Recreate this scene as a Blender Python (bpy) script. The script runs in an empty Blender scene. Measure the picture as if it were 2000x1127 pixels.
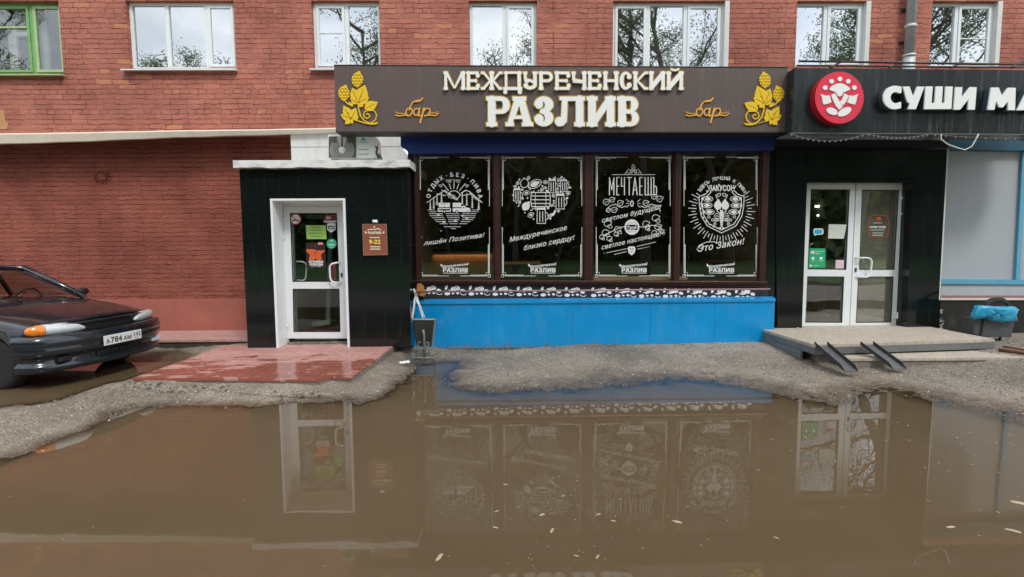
import bpy, bmesh, math, random
import numpy as np
from mathutils import Vector, Matrix
R = math.radians
rnd = random.Random(7)
sc = bpy.context.scene
COL = sc.collection
# ---------------------------------------------------------------- camera
F, CX, CY = 980.0, 1000.0, 563.5          # focal length and centre in pixels of the 2000 px wide photograph
CAMH = 1.5
PITCH, YAW, ROLL = R(-4.55), R(0.8), R(0.35)
cam_d = bpy.data.cameras.new('camera'); cam = bpy.data.objects.new('camera', cam_d); COL.objects.link(cam)
cam_d.sensor_width = 36.0; cam_d.lens = F / 2000 * 36.0; cam_d.clip_start = 0.05; cam_d.clip_end = 600
MC = Matrix.Rotation(-YAW, 4, 'Z') @ Matrix.Rotation(R(90) + PITCH, 4, 'X') @ Matrix.Rotation(-ROLL, 4, 'Z')
MC.translation = Vector((0, 0, CAMH))
cam.matrix_world = MC
sc.camera = cam
M3 = MC.to_3x3()
def ray(px, py): return M3 @ Vector(((px - CX) / F, -(py - CY) / F, -1.0))
def P(px, py, Y):                          # the point of the vertical plane y = Y seen at a pixel of the photograph
    d = ray(px, py); t = Y / d.y; return Vector((d.x * t, Y, CAMH + d.z * t))
def G(px, py, z=0.0):                      # the point at height z seen at a pixel
    d = ray(px, py); t = (z - CAMH) / d.z; return Vector((d.x * t, d.y * t, z))
# ---------------------------------------------------------------- world: overcast sky with some blue
SUN_E, SUN_A = R(52), R(205)
w = bpy.data.worlds.new('World'); sc.world = w; w.use_nodes = True
nt = w.node_tree; nt.nodes.clear()
def N(t, k, **kw):
    n = t.nodes.new(k)
    for a, b in kw.items():
        if a in n.inputs: n.inputs[a].default_value = b
        else: setattr(n, a, b)
    return n
out = N(nt, 'ShaderNodeOutputWorld'); bg = N(nt, 'ShaderNodeBackground'); bg.inputs['Strength'].default_value = 0.12
sky = N(nt, 'ShaderNodeTexSky', sky_type='NISHITA', sun_disc=False, sun_elevation=SUN_E, sun_rotation=SUN_A)
tc = N(nt, 'ShaderNodeTexCoord'); mp = N(nt, 'ShaderNodeMapping'); mp.inputs['Scale'].default_value = (1, 1, 2.2)
nz = N(nt, 'ShaderNodeTexNoise', Scale=2.2, Detail=7.0, Roughness=0.58)
rp = N(nt, 'ShaderNodeValToRGB'); rp.color_ramp.elements[0].position = .36; rp.color_ramp.elements[1].position = .56
rp.color_ramp.elements[0].color = (.55, .55, .55, 1)
nz2 = N(nt, 'ShaderNodeTexNoise', Scale=3.5, Detail=5.0); rp2 = N(nt, 'ShaderNodeValToRGB')
rp2.color_ramp.elements[0].color = (5.6, 6.1, 6.7, 1); rp2.color_ramp.elements[1].color = (9.6, 9.9, 10.2, 1)
rp2.color_ramp.elements[0].position = .35; rp2.color_ramp.elements[1].position = .65
mx = N(nt, 'ShaderNodeMixRGB')
L = nt.links.new
L(tc.outputs['Generated'], mp.inputs[0]); L(mp.outputs[0], nz.inputs['Vector']); L(mp.outputs[0], nz2.inputs['Vector'])
L(nz.outputs['Fac'], rp.inputs[0]); L(nz2.outputs['Fac'], rp2.inputs[0])
L(rp.outputs[0], mx.inputs['Fac']); L(sky.outputs[0], mx.inputs[1]); L(rp2.outputs[0], mx.inputs[2]); L(mx.outputs[0], bg.inputs['Color']); L(bg.outputs[0], out.inputs['Surface'])
sd = bpy.data.lights.new('sun', 'SUN'); sd.energy = 1.1; sd.angle = R(12); sd.color = (1, .96, .9)
so = bpy.data.objects.new('sun', sd); COL.objects.link(so)
sdir = Vector((math.sin(SUN_A) * math.cos(SUN_E), math.cos(SUN_A) * math.cos(SUN_E), math.sin(SUN_E)))
sdir = Vector((0.42, -0.72, 1.0)).normalized()
sky.sun_elevation = math.asin(sdir.z); sky.sun_rotation = math.atan2(sdir.x, sdir.y)
so.rotation_euler = sdir.to_track_quat('Z', 'Y').to_euler(); so.location = (0, 0, 30)
sc.view_settings.view_transform = 'Standard'; sc.view_settings.look = 'None'; sc.view_settings.gamma = 1.0
sc.view_settings.exposure = 0.82
sc.view_settings.use_curve_mapping = False
try: sc.cycles.max_bounces = 8; sc.cycles.transparent_max_bounces = 12; sc.cycles.use_denoising = True
except Exception: pass
# ---------------------------------------------------------------- materials
def srgb(r, g, b):
    f = lambda c: ((c / 255 + .055) / 1.055) ** 2.4 if c > 10 else c / 255 / 12.92
    return (f(r), f(g), f(b), 1)
def newmat(name):
    m = bpy.data.materials.new(name); m.use_nodes = True; t = m.node_tree
    return m, t, t.nodes['Principled BSDF']
def mat(name, col, rough=.5, metal=0., var=.12, scale=6., bump=0., bscale=40., emit=None, spec=None, dirt=0., dcol=(.2, .17, .13, 1), dscale=(1.2, 1.2, 1.2), coat=0.):
    m, t, b = newmat(name)
    if len(col) == 3: col = (*col, 1)
    b.inputs['Roughness'].default_value = rough; b.inputs['Metallic'].default_value = metal
    if spec is not None: b.inputs['Specular IOR Level'].default_value = spec
    if coat: b.inputs['Coat Weight'].default_value = coat; b.inputs['Coat Roughness'].default_value = .05
    tc = N(t, 'ShaderNodeTexCoord'); nz = N(t, 'ShaderNodeTexNoise', Scale=scale, Detail=5.0)
    t.links.new(tc.outputs['Object'], nz.inputs['Vector'])
    mx = N(t, 'ShaderNodeMixRGB'); mx.inputs[1].default_value = tuple(c * (1 - var) for c in col[:3]) + (1,); mx.inputs[2].default_value = tuple(min(1, c * (1 + var)) for c in col[:3]) + (1,)
    t.links.new(nz.outputs['Fac'], mx.inputs['Fac']); last = mx.outputs[0]
    if dirt:
        mp = N(t, 'ShaderNodeMapping'); mp.inputs['Scale'].default_value = dscale; n2 = N(t, 'ShaderNodeTexNoise', Scale=4.0, Detail=8.0, Roughness=.65)
        t.links.new(tc.outputs['Object'], mp.inputs[0]); t.links.new(mp.outputs[0], n2.inputs['Vector'])
        r = N(t, 'ShaderNodeValToRGB'); r.color_ramp.elements[0].position = .52; r.color_ramp.elements[1].position = .72; r.color_ramp.elements[1].color = (dirt, dirt, dirt, 1)
        m2 = N(t, 'ShaderNodeMixRGB'); m2.inputs[2].default_value = dcol
        t.links.new(n2.outputs['Fac'], r.inputs[0]); t.links.new(r.outputs[0], m2.inputs['Fac']); t.links.new(last, m2.inputs[1]); last = m2.outputs[0]
        rr = N(t, 'ShaderNodeMapRange'); rr.inputs['To Min'].default_value = rough; rr.inputs['To Max'].default_value = min(1, rough + .45)
        t.links.new(r.outputs[0], rr.inputs['Value']); t.links.new(rr.outputs[0], b.inputs['Roughness'])
    t.links.new(last, b.inputs['Base Color'])
    if bump:
        n3 = N(t, 'ShaderNodeTexNoise', Scale=bscale, Detail=4.0); bp = N(t, 'ShaderNodeBump', Strength=bump, Distance=.01)
        t.links.new(tc.outputs['Object'], n3.inputs['Vector']); t.links.new(n3.outputs['Fac'], bp.inputs['Height']); t.links.new(bp.outputs[0], b.inputs['Normal'])
    if emit: b.inputs['Emission Color'].default_value = (*emit[0], 1); b.inputs['Emission Strength'].default_value = emit[1]
    return m
def glass(name, tint=(.9, .93, .92), refl=.08, rough=0.0, wav=0., haze=None):
    m, t, b = newmat(name); t.nodes.remove(b); o = t.nodes['Material Output']
    tr = N(t, 'ShaderNodeBsdfTransparent'); tr.inputs[0].default_value = (*tint, 1)
    gl = N(t, 'ShaderNodeBsdfGlossy'); gl.inputs['Roughness'].default_value = rough; gl.inputs['Color'].default_value = (.95, .98, 1, 1)
    fr = N(t, 'ShaderNodeLayerWeight', Blend=.35); mr = N(t, 'ShaderNodeMapRange'); mr.inputs['To Min'].default_value = refl; mr.inputs['To Max'].default_value = min(1, refl * 2 + .25)
    mxs = N(t, 'ShaderNodeMixShader')
    t.links.new(fr.outputs['Fresnel'], mr.inputs['Value']); t.links.new(mr.outputs[0], mxs.inputs[0]); t.links.new(tr.outputs[0], mxs.inputs[1]); t.links.new(gl.outputs[0], mxs.inputs[2]); t.links.new(mxs.outputs[0], o.inputs['Surface'])
    if haze:
        df = N(t, 'ShaderNodeBsdfDiffuse'); df.inputs[0].default_value = (*haze, 1); m2 = N(t, 'ShaderNodeMixShader'); m2.inputs[0].default_value = .45; t.links.new(tr.outputs[0], m2.inputs[1]); t.links.new(df.outputs[0], m2.inputs[2]); t.links.new(m2.outputs[0], mxs.inputs[1])
    if wav:
        tc = N(t, 'ShaderNodeTexCoord'); n3 = N(t, 'ShaderNodeTexNoise', Scale=1.6, Detail=1.0); bp = N(t, 'ShaderNodeBump', Strength=wav, Distance=.02)
        t.links.new(tc.outputs['Object'], n3.inputs['Vector']); t.links.new(n3.outputs['Fac'], bp.inputs['Height']); t.links.new(bp.outputs[0], gl.inputs['Normal'])
    return m
def brick(name, base, dark, orange, w=.262, h=.0765, orng=.93, crack=.55, warp=.012, relief=.016, upright=.75):
    m, t, b = newmat(name); Lk = t.links.new
    b.inputs['Roughness'].default_value = .75; b.inputs['Specular IOR Level'].default_value = .3
    tc = N(t, 'ShaderNodeTexCoord'); sx = N(t, 'ShaderNodeSeparateXYZ'); cx = N(t, 'ShaderNodeCombineXYZ')
    Lk(tc.outputs['Object'], sx.inputs[0]); ad = N(t, 'ShaderNodeMath', operation='ADD'); Lk(sx.outputs['X'], ad.inputs[0]); Lk(sx.outputs['Y'], ad.inputs[1])
    Lk(ad.outputs[0], cx.inputs['X']); Lk(sx.outputs['Z'], cx.inputs['Y'])
    def noise(s, d=4., r=.5, v=None):
        n = N(t, 'ShaderNodeTexNoise', Scale=s, Detail=d, Roughness=r); Lk(v or cx.outputs[0], n.inputs['Vector']); return n
    nw = noise(5., 3.); nw2 = noise(28., 2.)
    vm = N(t, 'ShaderNodeVectorMath', operation='MULTIPLY_ADD'); vm.inputs[1].default_value = (warp * 3, warp * 2.2, 0); Lk(nw.outputs['Color'], vm.inputs[0]); Lk(cx.outputs[0], vm.inputs[2])
    v2 = N(t, 'ShaderNodeVectorMath', operation='MULTIPLY_ADD'); v2.inputs[1].default_value = (warp * 1.1, warp * .9, 0); Lk(nw2.outputs['Color'], v2.inputs[0]); Lk(vm.outputs[0], v2.inputs[2])
    br = N(t, 'ShaderNodeTexBrick', offset=.37, offset_frequency=3, squash=.52, squash_frequency=4 if w < .3 else 9)
    br.inputs['Scale'].default_value = 1; br.inputs['Brick Width'].default_value = w; br.inputs['Row Height'].default_value = h; br.inputs['Mortar Size'].default_value = .0055; br.inputs['Mortar Smooth'].default_value = .6
    br.inputs['Color1'].default_value = (0, 0, 0, 1); br.inputs['Color2'].default_value = (1, 1, 1, 1); br.inputs['Mortar'].default_value = (.5, .5, .5, 1); Lk(v2.outputs[0], br.inputs['Vector'])
    rj = N(t, 'ShaderNodeTexBrick', offset=0., squash=1.); rj.inputs['Scale'].default_value = 1; rj.inputs['Brick Width'].default_value = 400.; rj.inputs['Row Height'].default_value = h; rj.inputs['Mortar Size'].default_value = .006; rj.inputs['Mortar Smooth'].default_value = .7; Lk(v2.outputs[0], rj.inputs['Vector'])
    nu = noise(1.1, 3.); ru = N(t, 'ShaderNodeMapRange'); ru.inputs['From Min'].default_value = .38; ru.inputs['From Max'].default_value = .62; ru.inputs['To Min'].default_value = .1; ru.inputs['To Max'].default_value = upright; Lk(nu.outputs['Fac'], ru.inputs['Value'])
    mu_ = N(t, 'ShaderNodeMath', operation='MULTIPLY'); Lk(br.outputs['Fac'], mu_.inputs[0]); Lk(ru.outputs[0], mu_.inputs[1])
    ns = noise(3.3, 4.); rs = N(t, 'ShaderNodeMapRange'); rs.inputs['From Min'].default_value = .42; rs.inputs['From Max'].default_value = .56; rs.inputs['To Min'].default_value = .12; rs.inputs['To Max'].default_value = 1.; Lk(ns.outputs['Fac'], rs.inputs['Value'])
    mr_ = N(t, 'ShaderNodeMath', operation='MULTIPLY'); Lk(rj.outputs['Fac'], mr_.inputs[0]); Lk(rs.outputs[0], mr_.inputs[1])
    jf = N(t, 'ShaderNodeMath', operation='MAXIMUM'); Lk(mu_.outputs[0], jf.inputs[0]); Lk(mr_.outputs[0], jf.inputs[1])
    # paint tones
    r1 = N(t, 'ShaderNodeMixRGB'); r1.inputs[1].default_value = (*dark, 1); r1.inputs[2].default_value = (*base, 1)
    nl = noise(.8, 9., .72); rr = N(t, 'ShaderNodeValToRGB'); rr.color_ramp.elements[0].position = .36; rr.color_ramp.elements[1].position = .60; Lk(nl.outputs['Fac'], rr.inputs[0]); Lk(rr.outputs[0], r1.inputs['Fac'])
    # each brick a bit lighter or darker
    hs = N(t, 'ShaderNodeMixRGB', blend_type='MULTIPLY'); hs.inputs['Fac'].default_value = 1
    vr = N(t, 'ShaderNodeMapRange'); vr.inputs['To Min'].default_value = .90; vr.inputs['To Max'].default_value = 1.10; Lk(br.outputs['Color'], vr.inputs['Value']); Lk(r1.outputs[0], hs.inputs[1]); Lk(vr.outputs[0], hs.inputs[2])
    # bare orange bricks
    gt = N(t, 'ShaderNodeMath', operation='GREATER_THAN'); gt.inputs[1].default_value = orng; Lk(br.outputs['Color'], gt.inputs[0])
    nm = noise(.7, 3.); g2 = N(t, 'ShaderNodeMath', operation='GREATER_THAN'); g2.inputs[1].default_value = .50; Lk(nm.outputs['Fac'], g2.inputs[0])
    iv = N(t, 'ShaderNodeMath', operation='SUBTRACT'); iv.inputs[0].default_value = 1; Lk(jf.outputs[0], iv.inputs[1])
    m1 = N(t, 'ShaderNodeMath', operation='MULTIPLY'); m2 = N(t, 'ShaderNodeMath', operation='MULTIPLY'); m3 = N(t, 'ShaderNodeMath', operation='MULTIPLY'); m3.inputs[1].default_value = .75
    Lk(gt.outputs[0], m1.inputs[0]); Lk(g2.outputs[0], m1.inputs[1]); Lk(m1.outputs[0], m2.inputs[0]); Lk(iv.outputs[0], m2.inputs[1]); Lk(m2.outputs[0], m3.inputs[0])
    mo = N(t, 'ShaderNodeMixRGB'); mo.inputs[2].default_value = (*orange, 1); Lk(m3.outputs[0], mo.inputs['Fac']); Lk(hs.outputs[0], mo.inputs[1])
    # cracked joints
    nc = noise(6., 6., .7); rc = N(t, 'ShaderNodeValToRGB'); rc.color_ramp.elements[0].position = crack - .06; rc.color_ramp.elements[1].position = crack + .06; Lk(nc.outputs['Fac'], rc.inputs[0])
    mc = N(t, 'ShaderNodeMath', operation='MULTIPLY'); Lk(rc.outputs[0], mc.inputs[0]); Lk(jf.outputs[0], mc.inputs[1])
    mk = N(t, 'ShaderNodeMath', operation='MULTIPLY'); mk.inputs[1].default_value = .9; Lk(mc.outputs[0], mk.inputs[0])
    mD = N(t, 'ShaderNodeMixRGB'); mD.inputs[2].default_value = (.05, .018, .014, 1); Lk(mk.outputs[0], mD.inputs['Fac']); Lk(mo.outputs[0], mD.inputs[1])
    # chipped paint and pale mortar
    n5 = noise(11., 8., .7); r5 = N(t, 'ShaderNodeValToRGB'); r5.color_ramp.elements[0].position = .62; r5.color_ramp.elements[1].position = .70; r5.color_ramp.elements[1].color = (.5, .5, .5, 1); Lk(n5.outputs['Fac'], r5.inputs[0])
    mP = N(t, 'ShaderNodeMixRGB'); mP.inputs[2].default_value = (.5, .3, .24, 1); Lk(r5.outputs[0], mP.inputs['Fac']); Lk(mD.outputs[0], mP.inputs[1]); Lk(mP.outputs[0], b.inputs['Base Color'])
    # relief
    nb = noise(30., 6., .65); hh = N(t, 'ShaderNodeMath', operation='MULTIPLY_ADD'); hh.inputs[1].default_value = 1.1; Lk(nb.outputs['Fac'], hh.inputs[0]); Lk(iv.outputs[0], hh.inputs[2])
    h2 = N(t, 'ShaderNodeMath', operation='SUBTRACT'); Lk(hh.outputs[0], h2.inputs[0]); Lk(mk.outputs[0], h2.inputs[1])
    h3 = N(t, 'ShaderNodeMath', operation='MULTIPLY_ADD'); h3.inputs[1].default_value = .25; Lk(br.outputs['Color'], h3.inputs[0]); Lk(h2.outputs[0], h3.inputs[2])
    bp = N(t, 'ShaderNodeBump', Strength=1., Distance=relief); Lk(h3.outputs[0], bp.inputs['Height']); Lk(bp.outputs[0], b.inputs['Normal'])
    return m
# ---------------------------------------------------------------- mesh kit
class MB:
    def __init__(s): s.v = []; s.f = []; s.mi = []; s.m = 0; s.sm = []; s.smooth = False
    def add(s, vs, fs):
        o = len(s.v); s.v += [tuple(x) for x in vs]
        for f in fs: s.f.append([o + i for i in f]); s.mi.append(s.m); s.sm.append(s.smooth)
        return s
    def box(s, x0, x1, y0, y1, z0, z1):
        return s.add([(x, y, z) for x in (x0, x1) for y in (y0, y1) for z in (z0, z1)], [(0, 1, 3, 2), (4, 6, 7, 5), (0, 4, 5, 1), (2, 3, 7, 6), (0, 2, 6, 4), (1, 5, 7, 3)])
    def prism(s, pts, dv):                 # closed polygon swept along dv
        n = len(pts); pts = [Vector(p) for p in pts]; dv = Vector(dv)
        return s.add(pts + [p + dv for p in pts], [list(range(n)), list(range(2 * n - 1, n - 1, -1))] + [(i, (i + 1) % n, n + (i + 1) % n, n + i) for i in range(n)])
    def pp(s, px, Y0, Y1):                 # polygon given in photo pixels on the plane Y0, real thickness to Y1
        return s.prism([P(x, y, Y0) for x, y in px], (0, Y1 - Y0, 0))
    def tube(s, pts, r, n=8, cap=True, closed=False):
        pts = [Vector(p) for p in pts]; k = len(pts); rs = r if isinstance(r, (list, tuple)) else [r] * k
        o = len(s.v); up = None
        for i, p in enumerate(pts):
            if closed: t = pts[(i + 1) % k] - pts[i - 1]
            else: t = pts[min(i + 1, k - 1)] - pts[max(i - 1, 0)]
            t = t.normalized() if t.length > 1e-9 else Vector((0, 0, 1))
            if up is None:
                up = t.cross(Vector((0, 0, 1)))
                if up.length < .1: up = t.cross(Vector((1, 0, 0)))
            up = (up - t * up.dot(t)); up = up.normalized() if up.length > 1e-6 else t.orthogonal().normalized(); b = t.cross(up)
            for j in range(n):
                a = 2 * math.pi * j / n; s.v.append(tuple(p + (up * math.cos(a) + b * math.sin(a)) * rs[i]))
        for i in range(k if closed else k - 1):
            for j in range(n):
                a = i % k; c = (i + 1) % k
                s.f.append([o + a * n + j, o + a * n + (j + 1) % n, o + c * n + (j + 1) % n, o + c * n + j]); s.mi.append(s.m); s.sm.append(True)
        if cap and not closed:
            s.f.append([o + j for j in range(n)][::-1]); s.f.append([o + (k - 1) * n + j for j in range(n)]); s.mi += [s.m] * 2; s.sm += [False] * 2
        return s
    def lathe(s, prof, c=(0, 0, 0), axis='Z', n=24, smooth=True):
        c = Vector(c); o = len(s.v); k = len(prof)
        for r, h in prof:
            for j in range(n):
                a = 2 * math.pi * j / n; ca, sa = r * math.cos(a), r * math.sin(a)
                q = {'Z': (ca, sa, h), 'Y': (ca, h, sa), 'X': (h, ca, sa)}[axis]; s.v.append(tuple(c + Vector(q)))
        for i in range(k - 1):
            for j in range(n): s.f.append([o + i * n + j, o + i * n + (j + 1) % n, o + (i + 1) * n + (j + 1) % n, o + (i + 1) * n + j]); s.mi.append(s.m); s.sm.append(smooth)
        for i, rev in ((0, True), (k - 1, False)):
            if prof[i][0] > 1e-6:
                f = [o + i * n + j for j in range(n)]; s.f.append(f[::-1] if rev else f); s.mi.append(s.m); s.sm.append(False)
        return s
    def ball(s, c, r, n=12, sz=1.):
        prof = [(max(1e-7, r * math.sin(math.pi * i / 8)), -r * sz * math.cos(math.pi * i / 8)) for i in range(9)]
        return s.lathe(prof, c, 'Z', n)
    def sheet2(s, v2, f2, Y0, Y1=None, back=False):   # 2D art in photo pixels -> flat (or Y1: extruded) piece on plane Y0
        vs = [P(x, y, Y0) for x, y in v2]; s.add(vs, f2)
        if Y1 is not None:
            cnt = {}
            for f in f2:
                for a, b in zip(f, list(f[1:]) + [f[0]]): cnt[(a, b)] = cnt.get((a, b), 0) + 1
            d = Vector((0, Y1 - Y0, 0)); ed = [(a, b) for (a, b) in cnt if (b, a) not in cnt]
            s.add(vs + [v + d for v in vs], [(b, a, a + len(vs), b + len(vs)) for a, b in ed])
        return s
    def tf(s, M):
        s.v = [tuple(M @ Vector(v)) for v in s.v]; return s
    def build(s, name, mats, parent=None, bevel=0., loc=None, fix=True, autosmooth=None):
        if not isinstance(mats, (list, tuple)): mats = [mats]
        me = bpy.data.meshes.new(name); o = Vector(worldloc(parent)) if parent else Vector(loc or (0, 0, 0))
        me.from_pydata([tuple(Vector(v) - o) for v in s.v], [], s.f)
        for m in mats: me.materials.append(m)
        me.polygons.foreach_set('material_index', s.mi); me.polygons.foreach_set('use_smooth', s.sm)
        me.update()
        if fix:
            bm = bmesh.new(); bm.from_mesh(me); bmesh.ops.recalc_face_normals(bm, faces=bm.faces); bm.to_mesh(me); bm.free()
        ob = bpy.data.objects.new(name, me); COL.objects.link(ob)
        if parent: ob.parent = parent
        else: ob.location = o
        if bevel:
            b = ob.modifiers.new('b', 'BEVEL'); b.width = bevel; b.segments = 2; b.limit_method = 'ANGLE'; b.angle_limit = R(40)
        return ob
def worldloc(o):
    l = Vector((0, 0, 0))
    while o: l = l + o.location; o = o.parent
    return l
def tag(o, label=None, cat=None, group=None, kind=None):
    for k, v in (('label', label), ('category', cat), ('group', group), ('kind', kind)):
        if v: o[k] = v
    return o
def thing(name, loc, label, cat, group=None):
    e = bpy.data.objects.new(name, None); COL.objects.link(e); e.location = loc; e.empty_display_size = .2
    return tag(e, label, cat, group)
# ---------------------------------------------------------------- flat art: signed distance field -> outlines -> faces
class Art:
    def __init__(s, x0, y0, x1, y1, cell=.5, T=None):
        s.x0, s.y0, s.c = x0, y0, cell; s.nx = int((x1 - x0) / cell) + 2; s.ny = int((y1 - y0) / cell) + 2
        s.F = np.full((s.ny, s.nx), 9.0); s.T = T or (lambda x, y: (x, y)); s.cut = False
    def _w(s, a, b, c, d, pad=4.):
        i0 = max(0, int((a - pad - s.x0) / s.c)); i1 = min(s.nx, int((c + pad - s.x0) / s.c) + 2); j0 = max(0, int((b - pad - s.y0) / s.c)); j1 = min(s.ny, int((d + pad - s.y0) / s.c) + 2)
        if i1 <= i0 or j1 <= j0: return None
        X, Y = np.meshgrid(s.x0 + s.c * np.arange(i0, i1), s.y0 + s.c * np.arange(j0, j1)); return (slice(j0, j1), slice(i0, i1)), X, Y
    def _put(s, sl, d):
        if s.cut: s.F[sl] = np.maximum(s.F[sl], -d)
        else: s.F[sl] = np.minimum(s.F[sl], d)
    def cap(s, x0, y0, x1, y1, w):         # round stroke, width in px
        (x0, y0), (x1, y1) = s.T(x0, y0), s.T(x1, y1); q = s._w(min(x0, x1), min(y0, y1), max(x0, x1), max(y0, y1), w / 2 + 3)
        if not q: return
        sl, X, Y = q; dx, dy = x1 - x0, y1 - y0; l = dx * dx + dy * dy + 1e-9; t = np.clip(((X - x0) * dx + (Y - y0) * dy) / l, 0, 1)
        s._put(sl, np.hypot(X - x0 - t * dx, Y - y0 - t * dy) - w / 2)
    def pl(s, pts, w, closed=False):
        for a, b in zip(pts, pts[1:] + ([pts[0]] if closed else [])): s.cap(a[0], a[1], b[0], b[1], w)
    def poly(s, pts, grow=0.):
        pts = [s.T(*p) for p in pts]; xs = [p[0] for p in pts]; ys = [p[1] for p in pts]; q = s._w(min(xs), min(ys), max(xs), max(ys))
        if not q: return
        sl, X, Y = q; D = np.full(X.shape, 1e9); I = np.zeros(X.shape, bool); n = len(pts)
        for i in range(n):
            x0, y0 = pts[i]; x1, y1 = pts[(i + 1) % n]; dx, dy = x1 - x0, y1 - y0; l = dx * dx + dy * dy + 1e-9
            t = np.clip(((X - x0) * dx + (Y - y0) * dy) / l, 0, 1); D = np.minimum(D, np.hypot(X - x0 - t * dx, Y - y0 - t * dy))
            c = (y0 > Y) != (y1 > Y); I ^= c & (X < (x1 - x0) * (Y - y0) / (y1 - y0 + 1e-12) + x0)
        s._put(sl, np.where(I, -D, D) - grow)
    def rect(s, x0, y0, x1, y1, grow=0.): s.poly([(x0, y0), (x1, y0), (x1, y1), (x0, y1)], grow)
    def ell(s, cx, cy, a, b, rot=0., w=None, n=20, a0=0, a1=360):
        c, d = math.cos(R(rot)), math.sin(R(rot)); pts = []
        for i in range(n + 1):
            t = R(a0 + (a1 - a0) * i / n); x, y = a * math.cos(t), b * math.sin(t); pts.append((cx + x * c - y * d, cy + x * d + y * c))
        if w: s.pl(pts, w)
        else: s.poly(pts[:-1] if a1 - a0 == 360 else pts)
    def leaf(s, x0, y0, x1, y1, k=.3, w=None):      # pointed leaf from base to tip
        dx, dy = x1 - x0, y1 - y0; pts = []
        for sg in (1, -1):
            r = range(0, 9) if sg == 1 else range(7, 0, -1)
            for i in r:
                t = i / 8; h = k * math.sin(math.pi * t ** .8) * sg; pts.append((x0 + dx * t - dy * h, y0 + dy * t + dx * h))
        if w: s.pl(pts, w, True)
        else: s.poly(pts)
    def mesh(s, level=0.):
        F_ = s.F - level; F_ = np.where(np.abs(F_) < 1e-6, 1e-6, F_); B = F_ < 0
        B[0, :] = B[-1, :] = False; B[:, 0] = B[:, -1] = False; F_ = np.where(B, F_, np.abs(F_))
        k = B[:-1, :-1] * 1 + B[:-1, 1:] * 2 + B[1:, 1:] * 4 + B[1:, :-1] * 8; js, iss = np.nonzero((k > 0) & (k < 15)); nxt = {}; pt = {}
        def ep(j, i, e):
            (ja, ia), (jb, ib) = {0: ((j, i), (j, i + 1)), 1: ((j, i + 1), (j + 1, i + 1)), 2: ((j + 1, i), (j + 1, i + 1)), 3: ((j, i), (j + 1, i))}[e]
            key = (ja, ia, e % 2)
            if key not in pt:
                a, b = F_[ja, ia], F_[jb, ib]; t = a / (a - b); pt[key] = (s.x0 + s.c * (ia + t * (ib - ia)), s.y0 + s.c * (ja + t * (jb - ja)))
            return key
        T = {1: [(3, 0)], 2: [(0, 1)], 3: [(3, 1)], 4: [(1, 2)], 5: [(3, 0), (1, 2)], 6: [(0, 2)], 7: [(3, 2)], 8: [(2, 3)], 9: [(2, 0)], 10: [(0, 1), (2, 3)], 11: [(2, 1)], 12: [(1, 3)], 13: [(1, 0)], 14: [(0, 3)]}
        for j, i in zip(js.tolist(), iss.tolist()):
            for a, b in T[int(k[j, i])]: nxt.setdefault(ep(j, i, a), []).append(ep(j, i, b))
        loops = []
        while nxt:
            st = next(iter(nxt)); lp = []; c = st
            while c in nxt:
                lp.append(pt[c]); n = nxt[c].pop()
                if not nxt[c]: del nxt[c]
                c = n
                if c == st: break
            if len(lp) > 3:
                o = []                     # drop nearly straight points
                for q in range(len(lp)):
                    a = o[-1] if o else lp[-1]; b = lp[q]; d = lp[(q + 1) % len(lp)]
                    ar = abs((b[0] - a[0]) * (d[1] - a[1]) - (b[1] - a[1]) * (d[0] - a[0])); ln = math.hypot(d[0] - a[0], d[1] - a[1]) + 1e-9
                    if ar / ln > .045: o.append(b)
                if len(o) > 2: loops.append(o)
        return fill(loops)
def fill(loops):
    cu = bpy.data.curves.new('t', 'CURVE'); cu.dimensions = '2D'; cu.fill_mode = 'BOTH'
    for lp in loops:
        sp = cu.splines.new('POLY'); sp.points.add(len(lp) - 1); sp.use_cyclic_u = True
        for i, (x, y) in enumerate(lp): sp.points[i].co = (x * .01, y * .01, 0, 1)
    return harvest(cu, 100.)
_edges = [[]]
def harvest(cu, sc_=1.):
    ob = bpy.data.objects.new('t', cu); COL.objects.link(ob); dg = bpy.context.evaluated_depsgraph_get(); me = bpy.data.meshes.new_from_object(ob.evaluated_get(dg))
    v = [(a.co.x * sc_, a.co.y * sc_) for a in me.vertices]; f = [list(p.vertices) for p in me.polygons if p.normal.z > -2]
    _edges[0] = [tuple(e.vertices) for e in me.edges]
    bpy.data.objects.remove(ob); bpy.data.meshes.remove(me)
    try: bpy.data.curves.remove(cu)
    except Exception: pass
    return v, f
_tc = {}
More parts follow.
